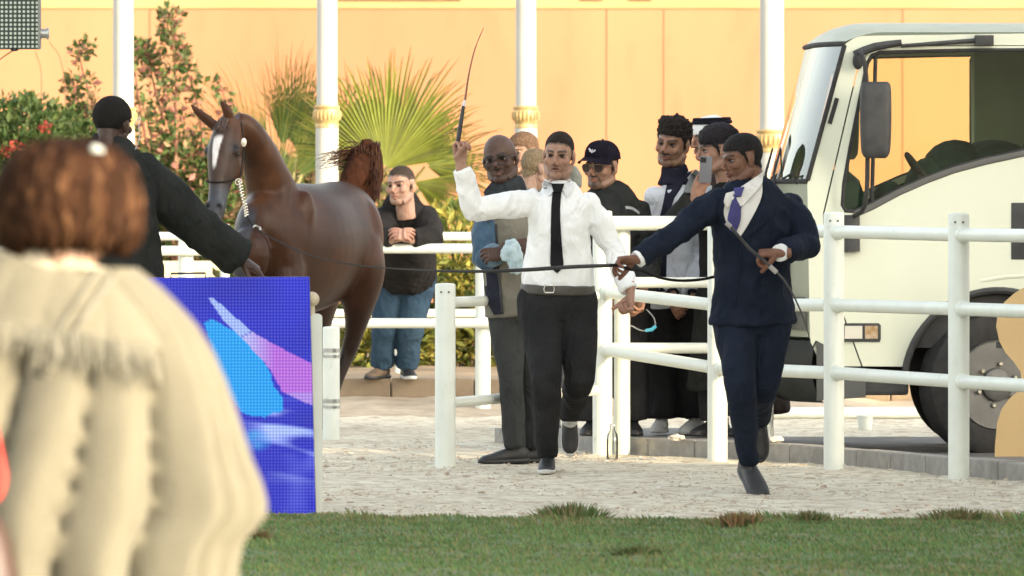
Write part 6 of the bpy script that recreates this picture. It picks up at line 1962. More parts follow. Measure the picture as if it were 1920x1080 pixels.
nb_ = hring(3, 0.55, 0.081, 0.100)
shape("noseband", lambda bm: tube(bm, nb_, [0.0055] * 29, 6), M_strap, hal)
ck = [W(452, 228, 51.18), W(456, 262, 51.12), W(455, 300, 51.08), W(449, 338, 51.03)]
shape("cheek_strap", lambda bm: tube(bm, ck, [0.005] * 4, 6, k=4), M_strap, hal)
rc = W(457, 267, 51.10)
shape("rosette", lambda bm: (ell(bm, rc, (0.017, 0.009, 0.027)), ell(bm, rc + Vector((0, -0.008, 0)), (0.009, 0.006, 0.014))), mat("rosette_pearl", (0.62, 0.56, 0.46), rough=0.3, metal=0.3), hal)
ch = catmull([(449, 340, 51.02), (453, 362, 51.0), (459, 385, 51.0), (462, 405, 51.0)], 8)
for i, q in enumerate(ch):
    c = W(q[0] + (1.5 if i % 2 else -1.5), q[1], q[2])
    shape("chain_link", lambda bm: ell(bm, c, (0.012, 0.008, 0.006) if i % 2 else (0.008, 0.010, 0.008), seg=8, rings=6), M_chain, hal)
rr_ = W(447, 341, 51.02)
shape("ring", lambda bm: tube(bm, [rr_ + Vector((0.018 * math.cos(a), 0, 0.018 * math.sin(a))) for a in [2 * math.pi * i / 16 for i in range(17)]], [0.005] * 17, 6), M_chain, hal)
# lead from chain to the suited man's hand
ld = thing("lead_rope", "long thin black lead running from the horse to the suited man's hand", "lead", tuple(W(700, 500, 47.5)))
hh_ = SUIT.J["ga"]
lp = [W(462, 405, 51.0), W(474, 424, 50.9), W(486, 432, 50.8), W(520, 452, 50.3), W(580, 478, 49.4), W(660, 496, 48.2), W(760, 505, 46.6), W(880, 509, 44.4), W(985, 506, 43.2), W(1060, 501, 42.3), Vector((hh_.x - 0.05, hh_.y, hh_.z)), hh_, Vector((hh_.x + 0.07, hh_.y + 0.01, hh_.z - 0.02))]
shape("strap", lambda bm: tube(bm, lp, [0.004, 0.004, 0.0045, 0.0045, 0.004, 0.004, 0.005, 0.008, 0.010, 0.010, 0.009, 0.008, 0.007], 8, k=4), M_strap, ld)
shape("snap_hook", lambda bm: tube(bm, [W(475, 426, 50.86), W(480, 423, 50.85), W(487, 426, 50.8), W(488, 432, 50.78)], [0.006] * 4, 6, k=3), M_chain, ld)
shape("slack_end", lambda bm: tube(bm, [hh_ + Vector((0.07, 0.01, -0.02)), W(1205, 508, 41.1), W(1235, 520, 41.3), W(1272, 526, 41.4), W(1315, 524, 41.5), W(1350, 516, 41.55)], [0.007] * 6, 8, k=4), M_strap, ld)
# ================================================================== WOMAN IN THE FOREGROUND
random.seed(7)
WYc = 16.0
wm = thing("person", "woman with brown bob and cream fringed shawl, back turned, in the near foreground", "person", (W(120, 0, WYc).x, WYc, 0))
def wp_(x, y, d=0.0): return W(x, y, WYc + d)
CX = 122
SKW = (0.45, 0.29, 0.21)
def wbody(bm):
    tube(bm, [wp_(CX, 1380), wp_(CX, 1000), wp_(CX, 720), wp_(CX, 600), wp_(CX, 540), wp_(CX, 505)], [(0.15, 0.12), (0.16, 0.12), (0.17, 0.11), (0.17, 0.09), (0.09, 0.07), (0.055, 0.058)], 20, ref=(1, 0, 0), k=3)
    tube(bm, [wp_(CX, 520), wp_(CX, 460), wp_(CX, 400)], [0.056, 0.052, 0.055], 16)
    for sg in (-1, 1):
        tube(bm, [wp_(CX + sg * 165, 600), wp_(CX + sg * 220, 760, 0.02), wp_(CX + sg * 290, 930, -0.02)], [0.055, 0.048, 0.04], 12, k=2)
        tube(bm, [wp_(CX + sg * 290, 930, -0.02), wp_(CX + sg * 200, 1000, 0.12), wp_(CX + sg * 90, 1010, 0.22)], [0.04, 0.034, 0.026], 12, k=2)
        tube(bm, [wp_(CX + sg * 75, 1010), wp_(CX + sg * 75, 1400), wp_(CX + sg * 75, 1765)], [0.085, 0.055, 0.036], 12, k=2)
me = remesh(wbody, 0.014, 2)
set_col(me, np.tile(np.array(SKW), (len(me.vertices), 1)))
hd_ = pydata("head", HCO, HF, True)
set_col(hd_, np.tile(np.array(SKW), (len(HCO), 1)))
hd_.transform(Matrix.Translation(wp_(CX + 4, 385, 0.0)) @ Matrix.Rotation(R(-6), 4, 'Z'))
put("body", join_meshes("body", [me, hd_]), M_skin, wm)
# hair: a bob made of many locks over a rounded base
HCc = wp_(CX + 6, 398, 0.0)
prof = [(262, 0.012), (266, 0.045), (275, 0.072), (292, 0.096), (315, 0.113), (345, 0.124), (380, 0.131), (415, 0.134), (445, 0.132), (462, 0.126), (470, 0.10)]
def hr(y): return float(np.interp(y, [q[0] for q in prof], [q[1] for q in prof]))
M_whair = mat("brown_hair", (1, 1, 1), (0.70, 0.66, 0.62), 45, 0.75, attr="Col", stretch=(1, 1, 0.12), bump=0.5, bscale=160, spec=0.05)
def hbase(bm):
    tube(bm, [wp_(CX + 6, y) for y, r in prof], [(r - 0.008, (r - 0.008) * 0.95) for y, r in prof], 32, ref=(1, 0, 0))
bm = bmesh.new()
hbase(bm)
cols = [np.array([0.035, 0.016, 0.009])] * len(bm.verts)
for i in range(520):
    th = random.uniform(0, 2 * math.pi)
    ys = random.uniform(263, 300)
    ye = random.uniform(440, 486) if random.random() < 0.75 else random.uniform(380, 440)
    wob = random.uniform(-0.10, 0.10)
    P, n = [], 9
    for k in range(n):
        y = ys + (ye - ys) * k / (n - 1)
        t = th + wob * k / n + 0.05 * math.sin(k * 1.3 + i)
        r = hr(min(y, 462)) + random.uniform(-0.004, 0.004)
        if y > 455:
            r -= (y - 455) * 0.0006
        P.append(wp_(CX + 6, y) + Vector((r * math.cos(t), 0.95 * r * math.sin(t), 0)))
    n0 = len(bm.verts)
    w = random.uniform(0.006, 0.013)
    tube(bm, P, [w * (0.5 + 0.5 * math.sin(math.pi * min(1, (k + 1.5) / n))) if k < n - 1 else 0.002 for k in range(n)], 6)
    q = random.random()
    c = np.array([0.030, 0.014, 0.008]) if q < 0.5 else (np.array([0.062, 0.029, 0.015]) if q < 0.85 else np.array([0.12, 0.060, 0.030]))
    c = c * random.uniform(0.7, 1.25)
    cols += [c] * (len(bm.verts) - n0)
me = bpy.data.meshes.new("hair")
bm.to_mesh(me); bm.free()
smooth_mesh(me)
set_col(me, np.array(cols))
put("hair", me, M_whair, wm)
hc_ = wp_(178, 279, -0.085)
tag(shape("hair_clip", lambda bm: (ell(bm, hc_, (0.009, 0.007, 0.008)), ell(bm, hc_ + Vector((0.011, 0.004, -0.003)), (0.006, 0.006, 0.006))), mat("pearl_clip", (0.45, 0.48, 0.46), rough=0.25), None), "small pearly white hair clip in the woman's brown hair", "hair clip")
# blouse collar
shape("collar", lambda bm: tube(bm, [wp_(CX - 10, 540), wp_(CX - 8, 505), wp_(CX, 478)], [(0.155, 0.105), (0.125, 0.095), (0.085, 0.080)], 24, ref=(1, 0, 0), k=3), cloth("ivory_blouse", (0.55, 0.47, 0.35), (0.5, 0.43, 0.32)), wm)
# shawl
C_shw = mat("cream_wool", (0.315, 0.29, 0.215), (0.27, 0.248, 0.185), 5, 0.95, bump=0.3, bscale=130, sheen=0.3)
out = [(474, 80), (482, 104), (500, 132), (530, 170), (565, 206), (610, 246), (660, 276), (710, 300), (770, 318), (850, 341), (905, 362), (940, 372), (965, 371), (990, 352), (1012, 330), (1060, 318), (1150, 322), (1260, 330)]


def f0(y):
    return float(np.interp(y, [474, 600, 700, 1260], [0, 0.6, 1.3, 1.0]))


def shawl_layer(bm, rows, off, seed, amp, tilt=0.0, nth=180):
    prev = None
    rings = []
    for y in rows:
        hw = float(np.interp(y, [q[0] for q in out], [q[1] for q in out])) / 1000.0 - 0.016 * f0(y)
        dp = float(np.interp(y, [474, 560, 660, 800, 1000, 1260], [0.085, 0.115, 0.150, 0.185, 0.215, 0.235]))
        f = float(np.interp(y, [474, 560, 680, 900, 1260], [0.0, 0.25, 0.65, 1.0, 1.15]))
        ring = []
        for i in range(nth):
            th = 2 * math.pi * i / nth
            c, s = math.cos(th), math.sin(th)
            e = 2.0 / 2.35
            cx, sy = math.copysign(abs(c) ** e, c), math.copysign(abs(s) ** e, s)
            w = th + 0.10 * math.sin(y * 0.006 + seed)
            fold = 0.62 * math.sin(8 * w + seed) + 0.40 * math.sin(13 * w + 1.7 * seed + y * 0.002) + 0.22 * math.sin(21 * w + seed * 3)
            fold = 0.4 * fold + 1.9 * (abs(math.sin(7.5 * w + seed * 1.3 + 0.5 * math.sin(3 * w))) ** 0.5 - 0.72)
            d = amp * f * fold + off
            yy = y + tilt * (c * 90)
            ring.append(bm.verts.new(wp_(CX, yy) + Vector((cx * (hw + d), sy * (dp + d), 0))))
        rings.append(ring)
    for a, b in zip(rings[:-1], rings[1:]):
        for i in range(nth):
            bm.faces.new((a[i], a[(i + 1) % nth], b[(i + 1) % nth], b[i]))
    bmesh.ops.solidify(bm, geom=bm.faces[:], thickness=0.004)
    return rings


rows_ = [502 + i * 11 for i in range(70)]
sw1 = shape("shawl", lambda bm: shawl_layer(bm, rows_, 0.0, 1.1, 0.042), C_shw, wm, True, 80)
up_rows = [506 + i * 8 for i in range(15)]
ov = shape("shawl_overlay", lambda bm: shawl_layer(bm, up_rows, 0.014, 2.3, 0.014, 0.55), C_shw, wm, True, 80)


def fringe(bm):
    for i in range(210):
        th = math.pi + math.pi * i / 300 + random.uniform(-0.01, 0.01)
        y0 = 616 + 0.55 * 90 * math.cos(th)
        hw = float(np.interp(616, [q[0] for q in out], [q[1] for q in out])) / 1000.0 + 0.016
        dp = 0.137 + 0.016
        c, s = math.cos(th), math.sin(th)
        e = 2.0 / 2.35
        ln = random.uniform(25, 90)
        P = []
        for k in range(5):
            y = y0 + ln * k / 4
            grow = 0.00042 * (y - y0) * (1 + 0.4 * math.sin(i * 0.9))
            P.append(wp_(CX, y) + Vector((math.copysign(abs(c) ** e, c) * (hw + grow + 0.006 * k / 4), math.copysign(abs(s) ** e, s) * (dp + grow + 0.004), 0)) + Vector((random.uniform(-0.003, 0.003), random.uniform(-0.003, 0.003), 0)))
        tube(bm, P, [0.0036, 0.0034, 0.003, 0.0028, 0.0015], 5, cap=False)


fr = tag(shape("fringe", fringe, cloth("fringe_wool", (0.20, 0.185, 0.14), (0.16, 0.15, 0.115)), ov), kind="stuff")
# shadowed creases drawn as thin grey strips from the shoulder across the back
bvs = BVHTree.FromPolygons([v.co[:] for o in (sw1, ov) for v in o.data.vertices], [tuple(q + k for q in p_.vertices) for o, k in ((sw1, 0), (ov, len(sw1.data.vertices))) for p_ in o.data.polygons])


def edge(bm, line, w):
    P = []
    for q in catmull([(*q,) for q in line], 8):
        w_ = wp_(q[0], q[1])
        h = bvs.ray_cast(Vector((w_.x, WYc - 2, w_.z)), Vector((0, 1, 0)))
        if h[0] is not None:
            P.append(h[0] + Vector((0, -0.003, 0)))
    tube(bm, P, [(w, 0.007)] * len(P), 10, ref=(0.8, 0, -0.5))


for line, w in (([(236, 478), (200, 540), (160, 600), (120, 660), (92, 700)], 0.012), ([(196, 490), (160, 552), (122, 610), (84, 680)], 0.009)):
    shape("crease_shade", lambda bm: edge(bm, line, w * 0.55), cloth("crease_grey", (0.20, 0.185, 0.145)), sw1)
shape("skirt", lambda bm: tube(bm, [wp_(CX, 1000), wp_(CX, 1300), wp_(CX, 1700)], [(0.19, 0.16), (0.21, 0.18), (0.25, 0.21)], 28, ref=(1, 0, 0), k=3), cloth("dark_skirt", (0.05, 0.04, 0.04)), wm)
for sg in (-1, 1):
    A = wp_(CX + sg * 75, 1762)
    m2 = SHOE.copy(); m2.transform(Matrix.Translation(A)); put("shoe", m2, C_shoe, wm)
# dark bag at the picture's lower left corner
bg_ = thing("handbag", "dark brown bag with red strap beside the woman at the lower left corner", "bag", tuple(wp_(-30, 1500, -0.3).xy) + (0.0,))
shape("bag_body", lambda bm: tube(bm, [wp_(-75, 965, -0.35), wp_(-72, 985, -0.35), wp_(-64, 1080, -0.35), wp_(-60, 1200, -0.35), wp_(-62, 1230, -0.35)], [(0.04, 0.03), (0.075, 0.05), (0.095, 0.07), (0.10, 0.075), (0.08, 0.06)], 18, ref=(1, 0, 0), k=3, power=3), mat("brown_leather", (0.045, 0.022, 0.015), (0.06, 0.03, 0.02), 9, 0.5), bg_)
shape("strap", lambda bm: tube(bm, [wp_(-60, 970, -0.35), wp_(-16, 940, -0.34), wp_(2, 905, -0.33), wp_(-4, 850, -0.32), wp_(-40, 700, -0.25), wp_(-60, 600, -0.20)], [0.008, 0.009, 0.010, 0.009, 0.008, 0.008], 8, k=3), mat("red_strap", (0.55, 0.035, 0.02), rough=0.5), bg_)
# ================================================================== LAMP POSTS AND PLANTING
random.seed(11)
M_gold = mat("gilt_ring", (0.52, 0.38, 0.17), (0.40, 0.27, 0.11), 24, 0.45, metal=0.25)
M_lamp = mat("lamp_white", (0.44, 0.445, 0.41), (0.41, 0.415, 0.38), 3, 0.35)
for i, (x, yr, Y, lab) in enumerate(((231, 222, 63.0, "white lamp column directly behind the black knitted cap"), (613, 219, 63.0, "white lamp column with gilt ring rising behind the horse's back"),
                                     (986, 220, 63.0, "white lamp column with gilt ring above the bald man in glasses"), (1447, 265, 61.5, "white lamp column with gilt ring between suited man and truck"))):
    b = W(x, 0, Y)
    zr_ = W(x, yr, Y).z
    t = thing("lamp_column", lab, "lamp post", (b.x, Y, 0.19), "white lamp columns along the planting")
    r = 0.077 if i < 3 else 0.088
    shape("shaft", lambda bm: lathe(bm, [(0.16, 0.15), (0.16, 0.30), (0.12, 0.36), (r * 1.12, 0.45), (r * 1.1, zr_ - 0.1), (r, zr_), (r * 0.98, zr_ + 1.2), (r * 0.9, 4.6)], (b.x, Y, 0), 28), M_lamp, t)
    rg_ = shape("gilt_ring", lambda bm: lathe(bm, [(r, -0.085), (r * 1.12, -0.080), (r * 1.14, -0.062), (r * 1.05, -0.05), (r * 1.08, -0.04), (r * 1.22, -0.02), (r * 1.27, 0.01), (r * 1.24, 0.045), (r * 1.18, 0.055), (r * 1.24, 0.062), (r * 1.24, 0.078), (r, 0.086)], (b.x, Y, zr_), 28), M_gold, t)
    for k in range(22):
        a = 2 * math.pi * k / 22
        shape("bead", lambda bm: tube(bm, [Vector((b.x + r * 1.25 * math.cos(a), Y + r * 1.25 * math.sin(a), zr_ - 0.022)), Vector((b.x + r * 1.29 * math.cos(a), Y + r * 1.29 * math.sin(a), zr_ + 0.012)), Vector((b.x + r * 1.26 * math.cos(a), Y + r * 1.26 * math.sin(a), zr_ + 0.045))], [0.005, 0.008, 0.005], 6), M_gold, rg_)
    shape("lantern", lambda bm: lathe(bm, [(0.05, 4.6), (0.16, 4.7), (0.20, 5.0), (0.12, 5.15), (0.0, 5.25)], (b.x, Y, 0), 16), M_lamp, t)


def leaves(name, ells, n, size, pal, m, parent, seed=0, elong=1.7, droop=0.0, shell=0.55, up=0.3):
    rd = np.random.default_rng(seed)
    ells = [(np.array(c, float), np.array(r if isinstance(r, (list, tuple)) else (r, r, r), float)) for c, r in ells]
    vol = np.array([np.prod(r) ** 0.7 for c, r in ells])
    pick = rd.choice(len(ells), n, p=vol / vol.sum())
    C = np.array([ells[i][0] for i in pick])
    Rr = np.array([ells[i][1] for i in pick])
    d = rd.normal(size=(n, 3))
    d /= np.linalg.norm(d, axis=1)[:, None]
    P = C + d * Rr * (rd.uniform(shell ** 3, 1.1, n) ** (1 / 3))[:, None]
    ax_ = d + rd.normal(size=(n, 3)) * 0.8 + np.array([0, 0, up - droop])
    ax_ /= np.linalg.norm(ax_, axis=1)[:, None]
    sd = np.cross(ax_, rd.normal(size=(n, 3)))
    sd /= np.linalg.norm(sd, axis=1)[:, None]
    nn = np.cross(ax_, sd)
    sz = size * rd.uniform(0.55, 1.3, n)[:, None]
    a = P
    b1 = P + ax_ * sz * elong * 0.5 + sd * sz * 0.5 + nn * sz * 0.12
    c1 = P + ax_ * sz * elong
    d1 = P + ax_ * sz * elong * 0.5 - sd * sz * 0.5 + nn * sz * 0.12
    V = np.stack([a, b1, c1, d1], 1).reshape(-1, 3)
    idx = np.arange(n) * 4
    Fq = np.stack([idx, idx + 1, idx + 2, idx, idx + 2, idx + 3], 1).reshape(-1, 3)
    me = bpy.data.meshes.new(name)
    me.from_pydata(V.tolist(), [], Fq.tolist())
    pal = np.array(pal)
    cc = pal[rd.integers(0, len(pal), n)] * rd.uniform(0.65, 1.3, n)[:, None]
    set_col(me, np.repeat(cc, 4, axis=0))
    o = put(name, me, m, parent)
    return tag(o, kind="stuff") if n > 100 else o


LM = leaf_mat("foliage")
# fan palms
M_frond = leaf_mat("palm_leaf", (0.85, 0.85, 0.75))


def frond(t, cx, cy, Y, Rpx, a0, a1, n, pal, yaw=0.0, lean=0.15, fuse=0.45, base=None, seed=0):
    rd = random.Random(seed)
    c = W(cx, cy, Y)
    s = FPX / Y
    Rm = Rpx / s
    Mx = Matrix.Rotation(R(yaw), 3, 'Z') @ Matrix.Rotation(R(-lean * 60), 3, 'X')
    V, Fq, C = [], [], []
    for i in range(n):
        u = (i + 0.5) / n
        a = R(a0 + (a1 - a0) * u)
        da = R((a1 - a0) / n) * 0.5
        ln = Rm * (0.78 + 0.25 * math.sin(math.pi * u)) * rd.uniform(0.90, 1.06)
        w = da * 1.0
        cb = np.array(pal[rd.randrange(len(pal))]) * rd.uniform(0.8, 1.2)
        k = len(V)
        bend = rd.uniform(-0.05, 0.05)
        tipd = rd.uniform(0.0, 0.16) * ln
        prev = None
        st = [0.03, 0.2, fuse, 0.62, 0.8, 0.92, 1.0]
        for j, q in enumerate(st):
            r = ln * q
            hw = (w * r if q <= fuse else w * ln * fuse * (1 - (q - fuse) / (1 - fuse)) ** 0.75)
            aa = a + bend * max(0, q - fuse)
            cr = 0.020 + 0.045 * q
            out_ = -0.10 * ln * q * q - 0.02
            dz = -tipd * max(0, (q - 0.55) / 0.45) ** 2
            for sgn in (-1, 0, 1):
                p2 = Vector((math.cos(aa) * r - math.sin(aa) * hw * sgn, out_ + (cr * hw / max(w * ln, 1e-5) * (1.2 if sgn == 0 else 0)), math.sin(aa) * r + math.cos(aa) * hw * sgn))
                p3 = Mx @ p2
                V.append((c.x + p3.x, c.y + p3.y, c.z + p3.z + dz))
                cc = cb * (1.0 if sgn else 1.15)
                if q > 0.88:
                    cc = cc * 0.4 + np.array([0.34, 0.25, 0.11]) * 0.6
                C.append(cc)
        for j in range(len(st) - 1):
            for e in (0, 1):
                b0 = k + j * 3 + e
                Fq.append((b0, b0 + 1, b0 + 4, b0 + 3))
    me = pydata("frond", V, Fq)
    set_col(me, np.array(C))
    o = put("frond", me, M_frond, t)
    if base is not None:
        bq = W(*base)
        pipe("petiole", [bq, bq.lerp(c, 0.5) + Vector((0, 0, 0.05)), c], [0.022, 0.016, 0.010], mat("petiole", (0.16, 0.15, 0.05), (0.2, 0.17, 0.06), 9, 0.6), t, 8, 3)
    return o


YG, DG, OL = (0.23, 0.26, 0.055), (0.085, 0.13, 0.045), (0.17, 0.19, 0.055)
def palm_trunk(t, x, y0, Y):
    b, tp = W(x, 0, Y), W(x, y0, Y)
    def f(bm):
        n = 14
        for i in range(n):
            z = 0.1 + (tp.z - 0.1) * i / n
            lathe(bm, [(0.13, 0), (0.155, 0.07), (0.12, 0.09)], (b.x + 0.01 * math.sin(i * 2), Y, z), 14)
        lathe(bm, [(0.125, 0.05), (0.12, tp.z)], (b.x, Y, 0), 14)
    shape("trunk", f, mat("palm_trunk", (0.17, 0.12, 0.075), (0.11, 0.08, 0.05), 20, 0.95, bump=0.8, bscale=40), t)


pm = thing("fan_palm", "large fan palm with sunlit pleated fronds behind the horse's raised tail", "palm", (W(760, 0, 70).x, 70, 0.19))
palm_trunk(pm, 752, 400, 70)
bs_ = (752, 395, 70)
for k, (cx, cy, Y, Rp, a0, a1, n, pal, yaw, lean, fuse) in enumerate((
        (722, 318, 69.6, 232, 8, 172, 46, [YG, YG, OL], -10, 0.10, 0.50),
        (735, 300, 70.3, 226, 20, 140, 34, [OL, YG, DG], 20, -0.1, 0.45),
        (798, 312, 69.9, 168, -38, 74, 34, [OL, DG, YG], 25, 0.1, 0.38),
        (776, 342, 69.5, 150, -62, 10, 22, [YG, OL], 10, 0.35, 0.4),
        (668, 300, 70.5, 196, 60, 170, 32, [DG, OL, YG], -25, 0.05, 0.40),
        (830, 330, 70.6, 128, -25, 45, 18, [DG, OL], 30, 0.0, 0.35),
        (700, 345, 70.4, 150, 150, 215, 18, [DG, OL], -30, 0.1, 0.4))):
    frond(pm, cx, cy, Y, Rp, a0, a1, n, pal, yaw, lean, fuse, bs_, 30 + k)
pm2 = thing("fan_palm", "smaller fan palm with upright narrow fronds between horse's ears and neck", "palm", (W(545, 0, 73).x, 73, 0.19))
palm_trunk(pm2, 545, 385, 73)
bs2 = (545, 380, 73)
for k, (cx, cy, Y, Rp, a0, a1, n, pal, yaw, lean, fuse) in enumerate((
        (528, 275, 73, 215, 52, 112, 30, [DG, OL], 15, 0.0, 0.35),
        (500, 270, 72.7, 205, 90, 170, 40, [YG, OL, OL], -15, 0.1, 0.18),
        (585, 300, 73.4, 210, 70, 140, 26, [DG, OL], 10, 0.0, 0.3),
        (480, 320, 72.9, 215, 92, 172, 38, [OL, DG], -10, 0.1, 0.25),
        (520, 350, 72.2, 170, 40, 150, 30, [DG, OL], 0, 0.2, 0.3),
        (556, 285, 73.2, 190, 58, 122, 22, [DG, OL, DG], 25, 0.0, 0.42),
        (560, 330, 72.6, 150, 15, 95, 22, [OL, DG], 10, 0.2, 0.4),
        (506, 300, 72.4, 140, 120, 200, 22, [OL, YG], -20, 0.2, 0.35))):
    frond(pm2, cx, cy, Y, Rp, a0, a1, n, pal, yaw, lean, fuse, bs2, 60 + k)


def ws(x, y, Y, rx, ry, rz):
    return (tuple(W(x, y, Y)), (rx / (FPX / Y), ry, rz / (FPX / Y)))


G1, G2, G3 = (0.075, 0.12, 0.03), (0.05, 0.09, 0.026), (0.13, 0.16, 0.035)
# hedge behind the leaning man
hg = thing("grassy_hedge", "yellow-green sunlit hedge behind the white rails and the man in jeans", "hedge", (W(830, 0, 61.2).x, 61.2, 0.19))
el = [ws(x, y, 61.2 + (i % 3) * 0.3, rx, 0.45, ry) for i, (x, y, rx, ry) in enumerate(((850, 470, 60, 85), (880, 560, 60, 110), (820, 590, 55, 100), (760, 640, 60, 60), (900, 640, 55, 60), (840, 640, 60, 60), (690, 640, 60, 60), (940, 560, 45, 110), (980, 600, 45, 90), (700, 590, 55, 60), (1030, 560, 50, 100)))]
leaves("foliage", el, 6500, 0.040, [(0.26, 0.25, 0.045), (0.17, 0.19, 0.04), (0.09, 0.12, 0.03), (0.32, 0.27, 0.06)], LM, hg, 3, 2.6, up=0.8, shell=0.3)
for i in range(10):
    x = 780 + i * 26
    pipe("stem", [W(x, 700, 61.4), W(x + random.uniform(-12, 12), 590, 61.4), W(x + random.uniform(-20, 20), 480, 61.4)], [0.012, 0.009, 0.004], mat("twig", (0.13, 0.09, 0.05), rough=0.9), hg, 6, 3)
dk = thing("low_shrubs", "dark green low shrubs at the foot of the planting behind the horse", "shrub", (W(700, 0, 62.5).x, 62.5, 0.19))
leaves("foliage", [ws(x, y, 62.6, 70, 0.5, 50) for x, y in ((560, 640), (640, 610), (700, 640), (760, 610), (500, 600), (450, 560), (1080, 620), (1150, 600))], 4200, 0.045, [G1, G2, (0.12, 0.12, 0.05)], LM, dk, 4, 1.9, shell=0.3)
pipe("stem", [W(640, 700, 62.6), W(650, 600, 62.6)], [0.02, 0.01], mat("twig", (0.13, 0.09, 0.05)), dk, 6)

ob = thing("olive_shrub", "olive green shrub filling the gap behind the horse's neck", "shrub", (W(520, 0, 75).x, 75, 0.19))
leaves("foliage", [ws(x, y, 75, 70, 0.5, 75) for x, y in ((470, 360), (540, 370), (610, 380), (420, 420), (500, 440), (580, 450), (650, 430), (680, 380))], 5200, 0.055, [G1, (0.14, 0.15, 0.05), (0.20, 0.18, 0.07), (0.26, 0.17, 0.09)], LM, ob, 14, 1.9, shell=0.2)
pipe("stem", [W(540, 640, 75), W(545, 420, 75)], [0.04, 0.015], mat("twig", (0.13, 0.09, 0.05)), ob, 8)

# flowering bush far left
bl_ = thing("flowering_bush", "rounded green bush with red flowers at the far left", "bush", (W(60, 0, 66).x, 66, 0.19))
leaves("foliage", [ws(40, 330, 66, 120, 0.7, 150), ws(120, 300, 66.4, 80, 0.6, 90), ws(-40, 300, 66.2, 80, 0.6, 100), ws(150, 420, 66, 90, 0.6, 120), ws(20, 480, 65.8, 130, 0.6, 120)], 15000, 0.040, [G1, (0.09, 0.13, 0.035), G2, G2, (0.12, 0.15, 0.05)], LM, bl_, 5, 1.8, shell=0.6)
for k, (fx, fy, fr_) in enumerate(((85, 242, 9), (32, 278, 12), (12, 284, 9))):
    leaves("flower", [ws(fx, fy, 65.4, fr_, 0.1, fr_ * 0.8)], 26, 0.036, [(0.42, 0.07, 0.05), (0.36, 0.06, 0.05)], LM, bl_, 6 + k, 1.2, shell=0.1)
pipe("stem", [W(50, 640, 66.2), W(60, 420, 66.2)], [0.05, 0.02], mat("twig", (0.13, 0.09, 0.05)), bl_, 8)
# bougainvillea with long arching branches
bo_ = thing("bougainvillea", "bougainvillea with pinkish leaves on long arching branches left of the palms", "shrub", (W(330, 0, 69).x, 69, 0.19))
M_twig = mat("red_twig", (0.20, 0.085, 0.05), (0.15, 0.07, 0.04), 12, 0.8)
BR = [[(330, 480), (290, 330), (262, 200), (252, 110), (246, 60)], [(340, 470), (330, 300), (330, 150), (322, 60), (316, 20)], [(330, 480), (270, 330), (190, 230), (150, 110), (165, 85)],
      [(320, 480), (250, 350), (170, 250), (150, 200), (138, 150)], [(350, 470), (380, 320), (372, 200), (345, 120), (330, 80)], [(340, 470), (330, 330), (296, 190), (276, 110), (262, 95)], [(350, 480), (410, 350), (430, 240), (415, 160)], [(300, 480), (220, 330), (205, 250), (214, 210)]]
el2 = []
for i, br in enumerate(BR):
    pts = [W(x, y, 69 + 0.12 * i - 0.4) for x, y in br]
    pipe("branch", pts, [0.022, 0.016, 0.011, 0.006, 0.003][:len(pts)], M_twig, bo_, 6, 4)
    cc = catmull([(*q,) for q in br], 5)
    for j, q in enumerate(cc[4:]):
        r = (26 if i % 2 else 20) * (1 - 0.55 * j / len(cc))
        if random.random() < 0.85:
            el2.append(ws(q[0] + random.uniform(-10, 10), q[1], 69 + 0.12 * i - 0.4, r, 0.18, r))
PK, PK2 = (0.30, 0.13, 0.10), (0.33, 0.20, 0.11)
leaves("leaf_cluster", el2, 2900, 0.042, [G1, (0.13, 0.15, 0.05), G1, PK, PK2, (0.12, 0.14, 0.05), G2], LM, bo_, 8, 1.6, shell=0.1)
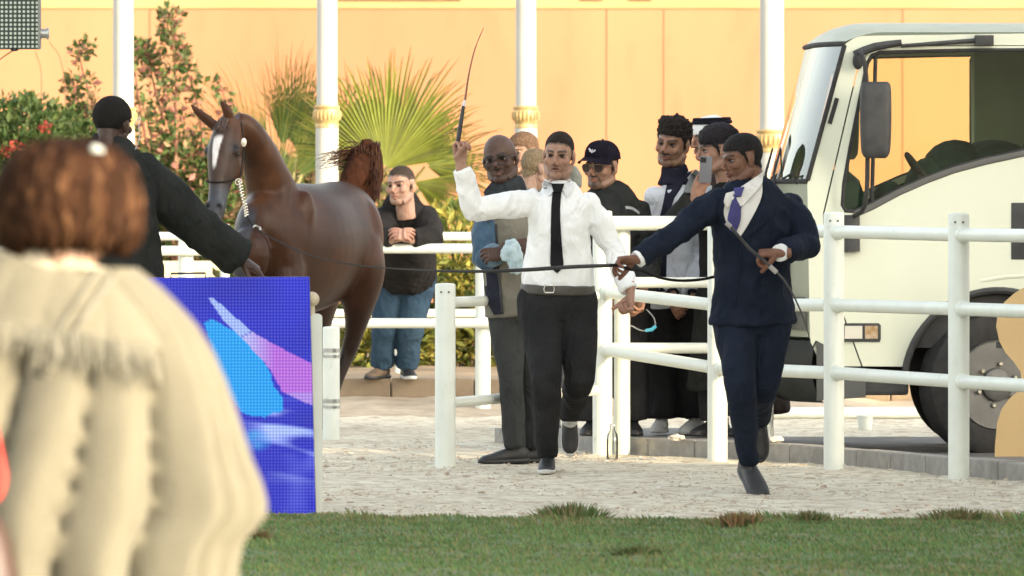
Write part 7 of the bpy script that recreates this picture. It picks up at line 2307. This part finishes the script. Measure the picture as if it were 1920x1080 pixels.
leaves("foliage", [ws(330, 330, 69.2, 90, 0.5, 80), ws(380, 420, 69, 110, 0.5, 100), ws(300, 430, 68.8, 110, 0.5, 90), ws(420, 330, 69.3, 50, 0.4, 60), ws(250, 380, 69, 70, 0.4, 70)], 8200, 0.042, [G1, G2, (0.12, 0.14, 0.045), G1, G2, PK, (0.22, 0.15, 0.08)], LM, bo_, 9, 1.7, shell=0.25)
# thin stray stems on the wall side
for i, br in enumerate(([(70, 200), (78, 150), (66, 95)], [(128, 200), (118, 130), (92, 78)])):
    pts = [W(x, y + (0 if k else 120), 67) for k, (x, y) in enumerate(br)]
    pipe("stray_stem", pts, 0.004, M_twig, bl_, 5, 4)

# ------------------------------------------------------------------ small things on the ground
bt = thing("glass_bottle", "clear empty bottle standing beside the fence post", "bottle", (W(1148, 0, 46.4).x, 46.4, 0))
bx_ = W(1148, 0, 46.4).x
shape("bottle_body", lambda bm: lathe(bm, [(0.028, 0.0), (0.032, 0.006), (0.032, 0.11), (0.028, 0.135), (0.013, 0.16), (0.013, 0.178)], (bx_, 46.4, 0.004), 20), glass_mat("bottle_glass", (0.86, 0.88, 0.84), alpha=0.10), bt)
shape("bottle_cap", lambda bm: lathe(bm, [(0.0155, 0.178), (0.0155, 0.194)], (bx_, 46.4, 0.004), 16), mat("cap_white", (0.7, 0.7, 0.7), rough=0.4), bt)
for i, (x, y, lab) in enumerate(((1268, 818, "crumpled grey paper scrap on the pavement between the spectators' shoes"), (1455, 826, "crumpled whitish paper scrap on the kerb beside the brown robe"))):
    c = W(x, y, 46.9 if i == 0 else 46.3)
    c.z = 0.106 if i == 0 else 0.112
    bm = bmesh.new()
    bmesh.ops.create_icosphere(bm, subdivisions=2, radius=0.035, matrix=Matrix.Translation(c) @ Matrix.Diagonal((1.3, 0.8, 0.5, 1)))
    for v in bm.verts:
        v.co += Vector((random.uniform(-1, 1), random.uniform(-1, 1), random.uniform(-1, 1))) * 0.007
    tag(put("paper_scrap", from_bm(bm, "scrap"), mat("paper", (0.62, 0.58, 0.52), (0.5, 0.46, 0.4), 20, 0.9)), lab, "litter", "paper scraps")
